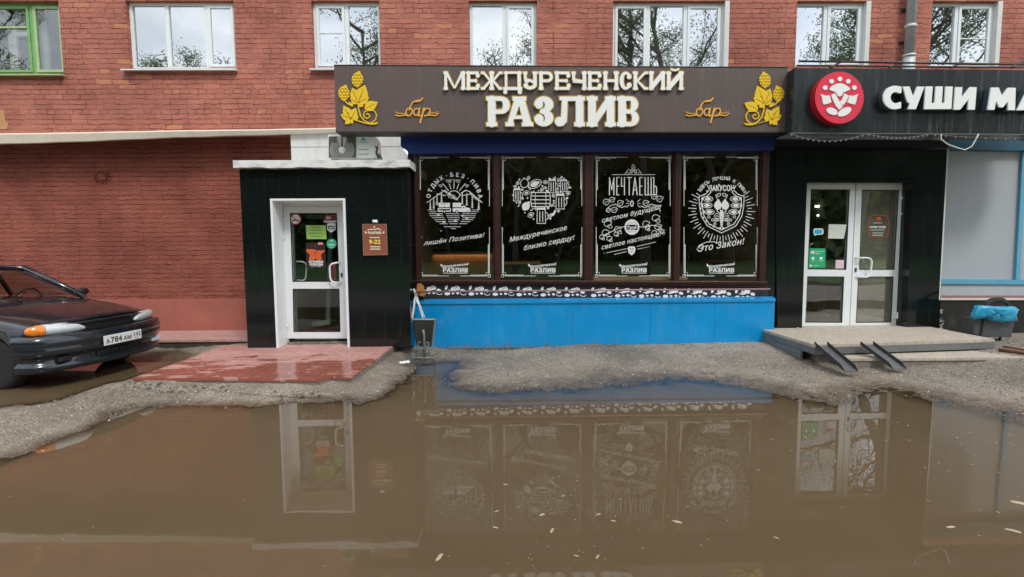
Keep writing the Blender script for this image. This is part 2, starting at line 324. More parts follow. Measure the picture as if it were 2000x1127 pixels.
def text2(txt, cx, cy, h, w=None, rot=0., shear=0., bold=.0, wcap=.73):
    """lettering in photo pixels: centred at (cx, cy), capital height h, fitted to width w"""
    key = (txt, shear)
    if key not in _tc:
        cu = bpy.data.curves.new('t', 'FONT'); cu.body = txt; cu.size = 1; cu.shear = shear; cu.space_character = 1.07; cu.resolution_u = 4; cu.fill_mode = 'NONE'; v, f = harvest(cu); _tc[key] = (v, _edges[0])
    v, ed = _tc[key]
    if not v: return [], []
    x0 = min(a[0] for a in v); x1 = max(a[0] for a in v); sy = h / wcap; gr = bold * sy * .9; sx = ((w - 2 * gr) / (x1 - x0)) if w else sy; c, s = math.cos(R(rot)), math.sin(R(rot)); o = []
    for a in v:
        x = (a[0] - (x0 + x1) / 2) * sx; y = -(a[1] - wcap / 2) * sy; o.append((cx + x * c - y * s, cy + x * s + y * c))
    A_ = Art(min(p[0] for p in o) - 2, min(p[1] for p in o) - 2, max(p[0] for p in o) + 2, max(p[1] for p in o) + 2, max(.16, min(.4, h / 16)))
    for e0 in range(0, 1):
        sl, X, Y = A_._w(A_.x0, A_.y0, A_.x0 + A_.nx * A_.c, A_.y0 + A_.ny * A_.c, 0); D = np.full(X.shape, 1e9); I = np.zeros(X.shape, bool)
        for p_, n_ in ed:
            (xa, ya), (xb, yb) = o[p_], o[n_]; dx, dy = xb - xa, yb - ya; l = dx * dx + dy * dy + 1e-12; t = np.clip(((X - xa) * dx + (Y - ya) * dy) / l, 0, 1); D = np.minimum(D, np.hypot(X - xa - t * dx, Y - ya - t * dy))
            k = (ya > Y) != (yb > Y); I ^= k & (X < (xb - xa) * (Y - ya) / (yb - ya + 1e-12) + xa)
        A_.F[sl] = np.where(I, -D, D) - gr
    return A_.mesh()
def arctext(txt, cx, cy, r, a0, a1, h, bold=.02):
    """letters standing on a circle, angles in degrees clockwise from straight up"""
    out = []; n = len(txt)
    for i, ch in enumerate(txt):
        if ch == ' ': continue
        a = a0 + (a1 - a0) * i / (n - 1); t = R(a); out.append(text2(ch, cx + r * math.sin(t), cy - r * math.cos(t), h, rot=a, bold=bold))
    return out
def merge(*gs):
    V, Fc = [], []
    for v, f in gs: o = len(V); V += v; Fc += [[o + i for i in q] for q in f]
    return V, Fc
def flat(name, art, Y, m, parent, th=None):
    b = MB()
    if isinstance(art, list): art = merge(*art)
    b.sheet2(art[0], art[1], Y, th); return b.build(name, m, parent, fix=False)
# ---------------------------------------------------------------- shared materials
YU, YL, YS, YP, YB, YD = 8.17, 8.50, 6.86, 6.83, 7.25, 7.12   # upper wall, lower wall, signboard, porch front, bay glass, bar door
m_brick = brick('painted_brick', (.53, .19, .135), (.33, .108, .076), (.56, .23, .12), orng=.91, crack=.47, warp=.02)
m_brick2 = brick('painted_brick_lower', (.43, .128, .086), (.29, .078, .053), (.50, .15, .08), w=.36, orng=1.2, crack=.48, warp=.02, relief=.055, upright=.4)
m_render = mat('painted_render', (.38, .118, .084), .8, var=.25, scale=3, bump=.5, bscale=12, dirt=.5, dcol=(.30, .13, .11, 1))
m_white = mat('white_upvc', (.78, .82, .83), .3, var=.04, scale=3, dirt=.25, dcol=(.55, .55, .52, 1), dscale=(2, 2, .5))
m_offw = mat('cream_flashing', (.78, .70, .58), .55, var=.08, scale=2, dirt=.4, dcol=(.5, .36, .28, 1))
m_green = mat('green_paint', (.17, .40, .13), .5, var=.2, dirt=.5, dcol=(.30, .42, .22, 1))
m_greenl = mat('pale_green_paint', (.38, .52, .25), .5, var=.2, dirt=.5, dcol=(.35, .35, .22, 1))
m_pane = glass('window_pane', (.6, .66, .68), .50, rough=.012, wav=.14)
m_paneg = glass('old_window_pane', (.8, .85, .8), .16, wav=.3)
m_room = mat('room_wall', (.42, .42, .40), .9)
m_curt = mat('net_curtain', (.62, .63, .62), .9, var=.15, scale=20)
m_black = mat('black_granite', (.006, .009, .009), .09, var=.4, scale=60, dirt=.10, dcol=(.09, .1, .1, 1), dscale=(5, 5, .35))
m_joint = mat('tile_joint', (.16, .18, .18), .8)
m_tin = mat('white_tin', (.72, .73, .70), .5, var=.08, dirt=.75, dcol=(.25, .23, .19, 1), dscale=(1, 1, 2), bump=.4, bscale=9)
m_panelw = mat('white_cladding', (.66, .66, .64), .5, var=.06, dirt=.5, dcol=(.45, .42, .38, 1), dscale=(2, 2, .6))
m_conc = mat('rough_concrete', (.20, .18, .15), .95, var=.4, scale=20, bump=1., bscale=30)
m_metal = mat('galvanised_metal', (.50, .52, .52), .35, .7, var=.2, dirt=.5, dcol=(.25, .22, .2, 1))
m_dark = mat('dark_metal', (.03, .035, .035), .45, var=.3)
# ---------------------------------------------------------------- apartment building
def X_(px, py, Y=YU): return P(px, py, Y).x
def Z_(px, py, Y=YU): return P(px, py, Y).z
bld = thing('apartment_building', (0, 9, 0), 'red painted brick apartment block with upper windows above the shop fronts', 'building')
ZTOP = 5.36; ZW = P(650, 256.5, YU - .07).z
wins = [ # x0, x1 (px at mid height), sill y, mullions, kind
    dict(x=(-62, 119), y=144, m=[64], k='green'), dict(x=(249, 459), y=134, m=[328, 404], k='tri'), dict(x=(610, 742), y=133, m=[678], k='vent'),
    dict(x=(917, 1049), y=138, m=[985], k='two'), dict(x=(1197, 1415), y=138, m=[1266, 1338], k='tri'), dict(x=(1555, 1690), y=124, m=[1611], k='two'), dict(x=(1818, 1946), y=125, m=[1866], k='two')]
holes = []
for q in wins:
    q['X0'] = X_(q['x'][0], 70); q['X1'] = X_(q['x'][1], 70); q['Z0'] = min(4.36, Z_((q['x'][0] + q['x'][1]) / 2, q['y'])); holes.append((q['X0'], q['X1'], q['Z0'], ZTOP))
def holed(mb, x0, x1, z0, z1, hs, Y, dep):
    xs = sorted({x0, x1, *[h[0] for h in hs], *[h[1] for h in hs]}); zs = sorted({z0, z1, *[h[2] for h in hs], *[h[3] for h in hs]})
    for a, b in zip(xs, xs[1:]):
        for c, d in zip(zs, zs[1:]):
            if any(h[0] <= a and b <= h[1] and h[2] <= c and d <= h[3] for h in hs): continue
            mb.add([(a, Y, c), (b, Y, c), (b, Y, d), (a, Y, d)], [(0, 1, 2, 3)])
    for a, b, c, d in hs:
        mb.add([(a, Y, c), (a, Y + dep, c), (a, Y + dep, d), (a, Y, d)], [(0, 1, 2, 3)]); mb.add([(b, Y, c), (b, Y + dep, c), (b, Y + dep, d), (b, Y, d)], [(0, 1, 2, 3)])
        mb.add([(a, Y, c), (b, Y, c), (b, Y + dep, c), (a, Y + dep, c)], [(0, 1, 2, 3)]); mb.add([(a, Y, d), (b, Y, d), (b, Y + dep, d), (a, Y + dep, d)], [(0, 1, 2, 3)])
up = MB(); holed(up, -14, 15, ZW, 9.0, holes, YU, .16)
up.add([(-14, YU, ZW), (15, YU, ZW), (15, YL + .3, ZW), (-14, YL + .3, ZW)], [(0, 1, 2, 3)]); up.add([(-14, YU, ZW), (-14, YU, 9), (-14, 16, 9), (-14, 16, ZW)], [(0, 1, 2, 3)]); up.add([(15, YU, ZW), (15, YU, 9), (15, 16, 9), (15, 16, ZW)], [(0, 1, 2, 3)])
up.build('upper_wall', m_brick, bld)
xr = X_(568, 290, YL)
lo = MB(); lo.box(-14, xr, YL, YL + .3, .69, ZW - .001); lo.build('lower_wall', m_brick2, bld)
pl = MB(); pl.box(-14, xr, YL - .012, YL + .3, -.05, .69)
pl.build('rendered_plinth', m_render, bld)
rf = MB(); rf.box(-14.3, 15.3, YU - .35, 16, 9.0, 9.25); rf.build('roof', m_dark, bld)
# cream flashing along the overhang, slightly sagging
fl = MB(); xa, xb = -13, X_(668, 250, YU)
n = 40
for i in range(n):
    a = xa + (xb - xa) * i / n; b_ = xa + (xb - xa) * (i + 1) / n; g = lambda x: .004 * math.sin(x * 2.1) + .003 * math.sin(x * 7)
    e0, e1, e2, e3 = P(0, 281, YU - .07), P(650, 257.5, YU - .07), P(0, 261, YU - .08), P(650, 250, YU - .08)
    fz = lambda x: max(3.08, e0.z + (e1.z - e0.z) * (x - e0.x) / (e1.x - e0.x) + g(x)); ft = lambda x: e2.z + (e3.z - e2.z) * (x - e2.x) / (e3.x - e2.x) + g(x) * .5
    za, zb, ta, tb_ = fz(a), fz(b_), ft(a), ft(b_)
    fl.add([(a, YU - .07, za), (b_, YU - .07, zb), (b_, YU - .10, tb_ - .02), (a, YU - .10, ta - .02), (a, YU - .002, ta + .02), (b_, YU - .002, tb_ + .02), (a, YU - .002, za), (b_, YU - .002, zb)], [(0, 1, 2, 3), (3, 2, 5, 4), (0, 1, 7, 6)])
fl.build('ledge_flashing', m_offw, bld)
# white cladding boards behind the porch roof
cw = MB()
zc = Z_(700, 287, YU); x0, x1 = X_(568, 285, YU), X_(783, 270, YU)
cw.box(x0, x1, YU, YU + .2, zc + .004, ZW - .005); cw.prism([(x0, YU, zc - .004), (x1, YU, zc - .004), (X_(797, 304, YU), YU, Z_(797, 304, YU)), (X_(797, 304, YU), YU, 2.3), (x0, YU, 2.3)], (0, .2, 0))
cw.build('cladding_board', m_panelw, bld, bevel=.004)
# round bricked-up vent, yellow patch, joint ridge on the lower wall
v = MB(); c = P(200, 346, YL); v.lathe([(.001, -.03), (.045, -.03), (.05, -.02), (.062, -.028), (.072, -.02), (.078, .0)], c, 'Y', 20)
for i in range(10):
    a = i * .63 + .2; v.ball(c + Vector((math.cos(a) * .12, -.01, math.sin(a) * .09)), .022, 6, .6)
v.build('round_vent', m_brick2, bld)
v = MB(); a = P(0, 262, YU); v.prism([P(-6, 214, YU - .004), P(8, 214, YU - .004), P(10, 236, YU - .004), P(16, 240, YU - .004), P(14, 252, YU - .004), P(-6, 253, YU - .004)], (0, .003, 0)); v.build('ochre_patch', mat('ochre_paint', (.48, .25, .11), .8), bld)
rg = MB(); pts = [P(x, 318 - .012 * x + 3 * math.sin(x * .05), YL - .004) for x in range(-60, 135, 8)]; rg.tube(pts, .012, 5); rg.build('render_ridge', m_brick2, bld)
def casement(par, x0, x1, z0, z1, Y, st, mf, mp, name='sash'):
    """frame of four butted bars with a pane inside"""
    b = MB(); d = .05
    b.box(x0, x0 + st, Y, Y + d, z0, z1); b.box(x1 - st, x1, Y, Y + d, z0, z1); b.box(x0 + st, x1 - st, Y, Y + d, z0, z0 + st); b.box(x0 + st, x1 - st, Y, Y + d, z1 - st, z1)
    s = b.build(name, mf, par, bevel=.004)
    g = MB(); g.add([(x0 + st, Y + .02, z0 + st), (x1 - st, Y + .02, z0 + st), (x1 - st, Y + .02, z1 - st), (x0 + st, Y + .02, z1 - st)], [(0, 1, 2, 3)]); g.build('pane', mp, par, fix=False)
for q in wins:
    X0, X1, Z0 = q['X0'], q['X1'], q['Z0']; k = q['k']; mf = m_green if k == 'green' else m_white
    Y = YU + (.09 if k == 'green' else .07); fr = .045; mp = m_paneg if k == 'green' else m_pane
    b = MB(); ms = [X_(a, 70, Y) for a in q['m']]; hw = .03
    b.box(X0, X0 + fr, Y, Y + .07, Z0, ZTOP); b.box(X1 - fr, X1, Y, Y + .07, Z0, ZTOP); b.box(X0 + fr, X1 - fr, Y, Y + .07, Z0, Z0 + fr); b.box(X0 + fr, X1 - fr, Y, Y + .07, ZTOP - fr, ZTOP)
    for a in ms: b.box(a - hw, a + hw, Y, Y + .07, Z0 + fr, ZTOP - fr)
    wf = b.build('window', mf, bld, bevel=.005)
    if k == 'green': wf['label'] = 'old green painted wooden window'
    cuts = [X0 + fr] + [c for a in ms for c in (a - hw, a + hw)] + [X1 - fr]
    for i in range(0, len(cuts), 2):
        a, c = cuts[i], cuts[i + 1]
        sash = (k == 'green') or (k == 'tri' and i == 0 and q['x'][0] > 1000) or (k == 'tri' and i == 4) or (k == 'vent' and i == 0) or (k == 'two' and i == 2)
        if sash: casement(wf, a + .002, c - .002, Z0 + fr + .002, ZTOP - fr - .002, Y - .012, .042, m_greenl if (k == 'green' and i == 2) else mf, mp)
        else:
            g = MB(); g.add([(a, Y + .03, Z0 + fr), (c, Y + .03, Z0 + fr), (c, Y + .03, ZTOP - fr), (a, Y + .03, ZTOP - fr)], [(0, 1, 2, 3)]); g.build('pane', mp, wf, fix=False)
        if (k == 'vent' and i == 0) or (q['x'][0] == 1818 and i == 2):   # glazing bar
            zz = Z_((q['x'][0] + q['x'][1]) / 2, 61 if k == 'vent' else 72); g = MB(); g.box(a + .045, c - .045, Y - .006, Y + .006, zz - .008, zz + .008); g.build('glazing_bar', mf, wf)
        if k == 'green' and i == 0:
            zz = Z_(30, 48); g = MB(); g.box(a + .045, c - .045, Y - .02, Y + .004, zz - .022, zz + .004); g.build('glazing_bar', m_greenl, wf)
    if k == 'green':      # inner window seen through the old glass
        g = MB(); Yi = Y + .16; b0 = X_(18, 100, Yi)
        for a, c, z0, z1 in ((b0, b0 + .13, Z0, ZTOP), (X_(80, 70, Yi), X_(92, 70, Yi), Z0, ZTOP), (b0 + .13, X_(60, 70, Yi), Z_(40, 70, Yi), Z_(40, 62, Yi)), (X0, X_(60, 70, Yi), Z_(30, 44, Yi), ZTOP)): g.box(a, c, Yi, Yi + .04, z0, z1)
        g.build('inner_frame', m_curt, wf)
    # room behind
    rm = MB(); d = .9; yb = Y + .1
    rm.add([(X0, yb + d, Z0), (X1, yb + d, Z0), (X1, yb + d, ZTOP), (X0, yb + d, ZTOP), (X0, yb - .03, Z0), (X1, yb - .03, Z0), (X1, yb - .03, ZTOP), (X0, yb - .03, ZTOP)], [(0, 1, 2, 3), (0, 1, 5, 4), (2, 3, 7, 6), (0, 3, 7, 4), (1, 2, 6, 5)])
    rm.build('room', m_room, wf)
    for (ca, cb) in {'vent': [(0, .46)], 'two': [(.55, .95)] if q['x'][0] != 1555 else [], 'tri': [(.0, .07)] if q['x'][0] < 1000 else [], 'green': [(.86, 1.)]}[k]:
        g = MB(); n = 40; a = X0 + (X1 - X0) * ca; c = X0 + (X1 - X0) * cb; vs = []
        for i in range(n + 1):
            xx = a + (c - a) * i / n; yy = yb + .12 + .02 * math.sin(i * 1.3) + .01 * math.sin(i * 2.9); vs += [(xx, yy, Z0), (xx, yy, ZTOP)]
        g.smooth = True; g.add(vs, [(2 * i, 2 * i + 2, 2 * i + 3, 2 * i + 1) for i in range(n)]); g.build('curtain', m_curt, wf)
    if q['x'][0] < 700:   # outer sill
        g = MB(); o = .08 if k == 'tri' else .03
        g.prism([(X0 - o, YU - .09, Z0 - .035), (X0 - o, Y, Z0 - .008), (X0 - o, Y, Z0 - .028), (X0 - o, YU - .09, Z0 - .052)], (X1 - X0 + o + .02, 0, 0)); g.build('sill', m_greenl if k == 'green' else m_white, wf)
    if q['x'][0] in (1555, 1818, 1197):      # plastered reveal
        g = MB(); g.box(X1 - .001, X1 + .07, YU - .004, YU + .16, Z0, ZTOP); g.build('reveal', m_panelw, wf)
# drainpipe
dp = MB(); dx = X_(1780, 60, YU - .12)
dp.tube([(dx, YU - .10, 4.5), (dx, YU - .10, 4.0)], .085, 18); dp.tube([(dx, YU - .10, 4.47), (dx, YU - .10, 9.05)], .07, 18); dp.lathe([(.085, 0), (.092, 0), (.092, .04), (.085, .04)], (dx, YU - .10, 4.46)); dp.lathe([(.07, 0), (.08, 0), (.08, .05), (.07, .05)], (dx, YU - .10, 4.9))
pipe = thing('drainpipe', (dx, YU - .1, 4.0), 'pale grey metal drainpipe running down the brick between two white windows', 'drainpipe')
dp.build('pipe', mat('weathered_zinc', (.50, .54, .55), .5, .2, dirt=.6, dcol=(.35, .28, .22, 1)), pipe)
for z in (4.7, 5.2): cl = MB(); cl.box(dx - .1, dx + .1, YU - .03, YU - .001, z, z + .03); cl.build('bracket', m_dark, pipe)
# ---------------------------------------------------------------- black entrance porch with the bar door
por = thing('entrance_porch', (*P(620, 673, YP).xy, .15), 'black granite clad entrance porch with white coping and white glazed door', 'porch')
c0, c1 = (466, 328), (798, 330); d0, d1 = (485, 674), (800, 674)       # outer corners in the photograph
def lerp(a, b, t): return tuple(a[i] + (b[i] - a[i]) * t for i in range(len(a)))
xl, xrr = P(475.5, 500, YP).x, P(799, 500, YP).x; zt = P(632, 329, YP).z; zb = .16
DT = [(527, 388), (673, 388), (685, 674), (542.5, 674)]                # door surround, outer
dl = (P(527, 388, YP).x + P(542, 674, YP).x) / 2; dr = (P(673, 388, YP).x + P(685, 674, YP).x) / 2; dz = P(600, 388, YP).z
rows = [P(460, y, YP).z for y in (411, 480, 547.5, 613.5)]             # joints
jt = .003
sh = MB(); Yb = YP + .012
sh.box(xl + .012, dl, Yb, YU + .3, zb, zt - .01); sh.box(dr, xrr - .012, Yb, YU + .3, zb, zt - .01); sh.box(dl, dr, Yb, YU + .3, dz, zt - .01)
sh.build('core', m_joint, por)
zr = [zb] + rows[::-1] + [zt - .012]
tl = MB()
for i, (a, b_) in enumerate(zip(zr, zr[1:])):
    a += jt; b_ -= jt
    spans = [(xl, dl - .001), (dr + .001, xrr)]
    if i == len(zr) - 2:
        for s in ((xl, dl - .001), (dr + .001, xrr)): tl.box(s[0] + .001, s[1] - .001, YP, Yb, a, dz + .0)
        xs = [xl, xl + (xrr - xl) * .42, xrr]
        for s in zip(xs, xs[1:]): tl.box(s[0] + jt / 2, s[1] - jt / 2, YP, Yb, dz + .001, b_)
    else:
        for s in spans: tl.box(s[0], s[1], YP, Yb, a, b_)
    for ya in np.arange(Yb, YU + .2, .6):      # side tiles
        tl.box(xrr - .012, xrr, ya + jt, min(ya + .6, YU + .3) - jt, a, b_); tl.box(xl, xl + .012, ya + jt, min(ya + .6, YU + .3) - jt, a, b_)
tl.build('granite_cladding', m_black, por)
cp = MB(); ca = P(455, 320, YP - .09).x; cb_ = P(800, 320, YP - .09).x; za = P(620, 327, YP - .09).z; zc = P(620, 312.5, YP - .09).z
n = 24
for i in range(n):
    a, b_ = ca + (cb_ - ca) * i / n, ca + (cb_ - ca) * (i + 1) / n; g = lambda x: .006 * math.sin(x * 9) + .004 * math.sin(x * 23)
    cp.add([(a, YP - .09, za + g(a)), (b_, YP - .09, za + g(b_)), (b_, YP - .09, zc), (a, YP - .09, zc), (a, YU, zc + .03), (b_, YU, zc + .03), (a, YP + .02, za + g(a)), (b_, YP + .02, za + g(b_))], [(0, 1, 2, 3), (3, 2, 5, 4), (0, 1, 7, 6)])
cp.add([(cb_, YP - .09, za), (cb_, YU, za), (cb_, YU, zc + .03), (cb_, YP - .09, zc)], [(0, 1, 2, 3)]); cp.add([(ca, YP - .09, za), (ca, YU, za), (ca, YU, zc + .03), (ca, YP - .09, zc)], [(0, 1, 2, 3)])
cp.build('coping', m_tin, por)
# door surround and leaf
ds = MB(); t = .03; Yf = YP - .02
ds.box(dl, dl + t, Yf, YD + .05, .15, dz); ds.box(dr - t, dr, Yf, YD + .05, .15, dz); ds.box(dl + t, dr - t, Yf, YD + .05, dz - t, dz)
ds.build('door_surround', m_white, por, bevel=.004)
def bil(q, u, v):
    a = lerp(q[0], q[1], u); b = lerp(q[3], q[2], u); return lerp(a, b, v)
def leaf_door(par, q, glassq, Y, mp, name='door', dep=.06, loc=None):
    """door leaf: q outer corners px (tl tr br bl); glassq list of glass quads px, top to bottom; returns the door object"""
    b = MB(); g0, g1 = glassq[0], glassq[-1]
    L0 = [q[0], g0[0], g1[3], q[3]]; b.pp([q[0], (g0[0][0], q[0][1]), g0[0], g0[3], g1[0], g1[3], (g1[3][0], q[3][1]), q[3]], Y, Y + dep)
    b.pp([(g0[1][0], q[1][1]), q[1], q[2], (g1[2][0], q[2][1]), g1[2], g1[1], g0[2], g0[1]], Y, Y + dep)
    b.pp([(g0[0][0], q[0][1]), (g0[1][0], q[1][1]), g0[1], g0[0]], Y, Y + dep); b.pp([g1[3], g1[2], (g1[2][0], q[2][1]), (g1[3][0], q[3][1])], Y, Y + dep)
    for a, c in zip(glassq, glassq[1:]): b.pp([a[3], a[2], c[1], c[0]], Y, Y + dep)
    o = b.build(name, m_white, par)
    for g in glassq:
        k = MB(); k.add([P(x, y, Y + .025) for x, y in g], [(0, 1, 2, 3)]); k.build('pane', mp, o, fix=False)
        e = MB(); 
        for (a, c) in zip(g, g[1:] + g[:1]):
            A, C = P(*a, Y - .002), P(*c, Y - .002); cc = P(sum(p[0] for p in g) / 4, sum(p[1] for p in g) / 4, Y - .002)
            A2, C2 = A + (cc - A).normalized() * .012, C + (cc - C).normalized() * .012; e.prism([A, C, C2, A2], (0, .02, 0))
        e.build('gasket', m_gask, o)
    return o
m_gask = mat('rubber_gasket', (.02, .02, .02), .6)
m_doorg = glass('door_glass', (.8, .85, .82), .10)
door = leaf_door(por, [(553, 403), (671, 403), (680, 661), (560, 661)], [[(566, 416), (658, 416), (663, 550.5), (571, 550.5)], [(571.6, 564), (663, 564), (665, 648.5), (573, 648.5)]], YD, m_doorg)
def d_handle(par, p0, p1, out, side, r=.014, name='handle'):
    """C shaped pull from p0 (top) to p1 (bottom), bulging sideways and out from the door"""
    b = MB(); o = Vector((side, -out, 0)); q0, q1 = Vector(p0), Vector(p1); mid = []
    for t in (0, .12, .25, .5, .75, .88, 1):
        k = min(1, math.sin(math.pi * min(t, 1 - t) * 2) * 1.25 + .0) if t not in (0, 1) else 0
        mid.append((q0.lerp(q1, .06 + .88 * t) if t not in (0, 1) else (q0 if t == 0 else q1)) + o * k)
    b.tube(mid, r, 10); return b.build(name, m_white, par)
def hinge(par, c):
    b = MB(); b.tube([c + Vector((0, -.02, -.05)), c + Vector((0, -.02, .05))], .012, 8); b.box(c.x + .002, c.x + .05, c.y - .03, c.y - .012, c.z - .02, c.z + .02); b.box(c.x - .05, c.x - .002, c.y - .02, c.y - .008, c.z - .045, c.z - .01); return b.build('hinge', m_white, par, bevel=.003)
def handleC(par, pts, Y, out=.06, r=.013, name='handle'):
    b = MB(); n = len(pts); b.tube([P(x, y, Y) - Vector((0, 0 if i in (0, n - 1) else out, 0)) for i, (x, y) in enumerate(pts)], r, 10); return b.build(name, m_white, par)
handleC(door, [(664, 513), (660, 513), (651, 515), (647, 520), (647, 530), (648, 543), (651, 549), (658, 551.5), (667, 551.5)], YD)
lk = MB(); c = P(667.5, 537, YD); lk.box(c.x - .012, c.x + .012, YD - .01, YD, c.z - .03, c.z + .03); lk.build('lock', m_dark, door)
for x, y in ((549, 428), (550.5, 464), (557, 636)): hinge(door, P(x, y, YD))
b = MB(); b.pp([(536, 390), (676, 390), (671, 402.5), (553, 402.5)], YD + .006, YD + .05); b.pp([(536, 391), (552.5, 403), (559.5, 668), (548, 668)], YD + .006, YD + .05); b.pp([(671.5, 403), (677, 392), (688, 668), (680.5, 668)], YD + .006, YD + .05); b.build('door_frame', m_white, por)
tr = MB()
for i in range(34):
    a = dl + .06 + (dr - dl - .12) * i / 33; tr.ball((a, YD + rnd.uniform(-.05, .03), .165 + rnd.uniform(-.01, .02)), rnd.uniform(.015, .03), 7, .6)
tr.box(dl + .03, dr - .03, YD - .03, YD + .3, .1, .185); tr.build('threshold', m_conc, por)
# vestibule behind the door
vs = MB(); va, vb_ = dl + .03, dr - .03
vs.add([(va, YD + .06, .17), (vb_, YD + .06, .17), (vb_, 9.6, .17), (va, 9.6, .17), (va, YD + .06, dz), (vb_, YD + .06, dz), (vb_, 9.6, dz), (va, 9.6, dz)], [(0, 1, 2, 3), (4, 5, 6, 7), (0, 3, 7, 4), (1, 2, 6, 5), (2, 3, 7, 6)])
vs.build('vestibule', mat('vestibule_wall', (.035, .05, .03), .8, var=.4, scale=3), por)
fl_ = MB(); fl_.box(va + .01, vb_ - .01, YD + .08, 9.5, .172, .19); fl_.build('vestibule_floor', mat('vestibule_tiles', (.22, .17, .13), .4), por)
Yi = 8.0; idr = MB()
q = [(574, 418), (645, 418), (640, 640), (580, 640)]
def ring_px(b, q, w, Y, d): # butted picture frame in px
    (x0, y0), (x1, y1), (x2, y2), (x3, y3) = q
    b.pp([q[0], (x0 + w, y0 + w), (x3 + w, y3 - w), q[3]], Y, Y + d); b.pp([(x1 - w, y1 + w), q[1], q[2], (x2 - w, y2 - w)], Y, Y + d)
    b.pp([q[0], q[1], (x1 - w, y1 + w), (x0 + w, y0 + w)], Y, Y + d); b.pp([(x3 + w, y3 - w), (x2 - w, y2 - w), q[2], q[3]], Y, Y + d)
ring_px(idr, [(574, 420), (650, 420), (644, 634), (578, 641)], 8, Yi, .05); idr.pp([(584, 556), (638, 556), (638, 566), (584, 566)], Yi, Yi + .05)
idr.build('inner_door', mat('inner_door_frame', (.35, .42, .38), .4), por)
handleC(por, [(578, 511), (590, 511), (597, 514), (599, 520), (598, 535), (597, 544), (592, 548), (580, 547)], YD + .12, .0, .011, 'inner_handle')
k = MB(); k.pp([(648, 514), (656, 514), (657, 548), (649, 548)], YD + .07, YD + .075); k.build('red_card', mat('dark_red', (.22, .01, .015), .5), por)
# stickers on the glass
ST = YD + .018
def plain(name, pts, col, par, Y, th=.002, rough=.5, label=None):
    b = MB(); b.pp(pts, Y, Y + th); o = b.build(name, mat(name, col, rough, var=.05), par); return o
m_ink = mat('ink', (.02, .05, .02), .6); m_wh = mat('vinyl_white', (.86, .88, .88), .45, var=.03)
def circ(cx, cy, r, n=28): return [(cx + r * math.cos(2 * math.pi * i / n), cy + r * math.sin(2 * math.pi * i / n)) for i in range(n)]
s1 = plain('no_smoking_sticker', circ(577, 428, 11.5), (.35, .02, .03), door, ST); plain('sticker_face', circ(577, 428, 9.2), (.8, .78, .74), door, ST - .002)
a = Art(560, 412, 594, 444, .35); a.cap(571, 430.5, 583, 430.5, 2.); a.cap(583, 427, 581, 423, .8); flat('cigarette', a.mesh(), ST - .004, m_ink, door)
a = Art(560, 412, 594, 444, .35); a.cap(569, 421.5, 585.5, 435, 1.6); flat('ban_bar', a.mesh(), ST - .0045, bpy.data.materials['no_smoking_sticker'], door)
plain('green_notice', [(597, 440), (636, 440), (638, 467), (599, 467)], (.33, .58, .13), door, ST)
flat('notice_text', [text2('Уважаемые', 617, 443.5, 2.2, 20, bold=.02), text2('покупатели!', 617, 449.2, 2.2, 20, bold=.02), text2('Вход без масок', 617, 455.3, 2.4, 27, bold=.02), text2('ЗАПРЕЩЕН', 618, 461.8, 2.2, 22, bold=.02)], ST - .002, m_ink, door)
plain('red_label', [(632, 416), (657, 416), (657, 434), (632, 434)], (.04, .01, .015), door, ST); 
a = Art(628, 412, 660, 438, .3); a.poly([(635, 428), (638, 420), (641, 424), (644, 420), (647, 428)]); flat('label_emblem', [a.mesh(), text2('А И П', 651, 421, 2, 9), text2('СТОЛ', 651, 426, 1.6, 9)], ST - .002, mat('label_pink', (.8, .3, .25), .5), door)
plain('label_strip', [(632.5, 431), (657, 431), (657, 434.5), (632.5, 434.5)], (.6, .6, .62), door, ST - .003)
plain('shield_sticker', [(639, 436), (655, 436), (655.5, 448), (647, 454.5), (639, 449)], (.75, .77, .8), door, ST)
a = Art(636, 434, 660, 458, .3); a.rect(641, 441, 653.5, 448); a.cut = True; a.ell(645, 445, 2.2, 2); a.ell(650, 444.5, 2.2, 1.8); flat('camera_sign', a.mesh(), ST - .002, m_ink, door)
plain('green_round_sticker', circ(647.5, 476, 9.8), (.02, .38, .2), door, ST); flat('sticker_text', [text2('^', 647.5, 471, 5, 6, bold=.02), text2('СВОИ', 647.5, 478, 3.2, 12, bold=.03), text2('рядом', 647.5, 482.5, 1.8, 8)], ST - .002, m_wh, door)
# patriotic star poster
plain('star_poster', [(597.5, 474), (634, 474), (637, 523), (598.5, 523)], (.025, .012, .01), door, ST)
a = Art(594, 470, 640, 526, .3); ang = lambda i, r, cx=616, cy=494: (cx + r * math.sin(math.pi * i / 5), cy - r * math.cos(math.pi * i / 5))
for rr in (4.5, 9.2, 13.6, 17.6, 21.5): a.pl([ang(i, rr * (1 if i % 2 == 0 else .47)) for i in range(10)], 1.7, True)
a.cut = True; a.rect(594, 508, 640, 530); a.rect(590, 466, 598.3, 530); a.rect(635.6, 466, 645, 530); a.rect(590, 460, 645, 474.5)
flat('star', a.mesh(), ST - .002, mat('poster_orange', (.72, .13, .03), .5), door)
flat('poster_text', [text2('КУЗНИЦА', 617.5, 511, 4.2, 28, bold=.05), text2('ПОБЕДЫ', 617.5, 516.3, 4.2, 26, bold=.05), text2('1941-1945', 617, 520.8, 1.8, 20)], ST - .003, m_wh, door)
plain('poster_tag', [(621, 473.5), (630.5, 473.5), (630.5, 478), (621, 478)], (.75, .3, .25), door, ST - .003)
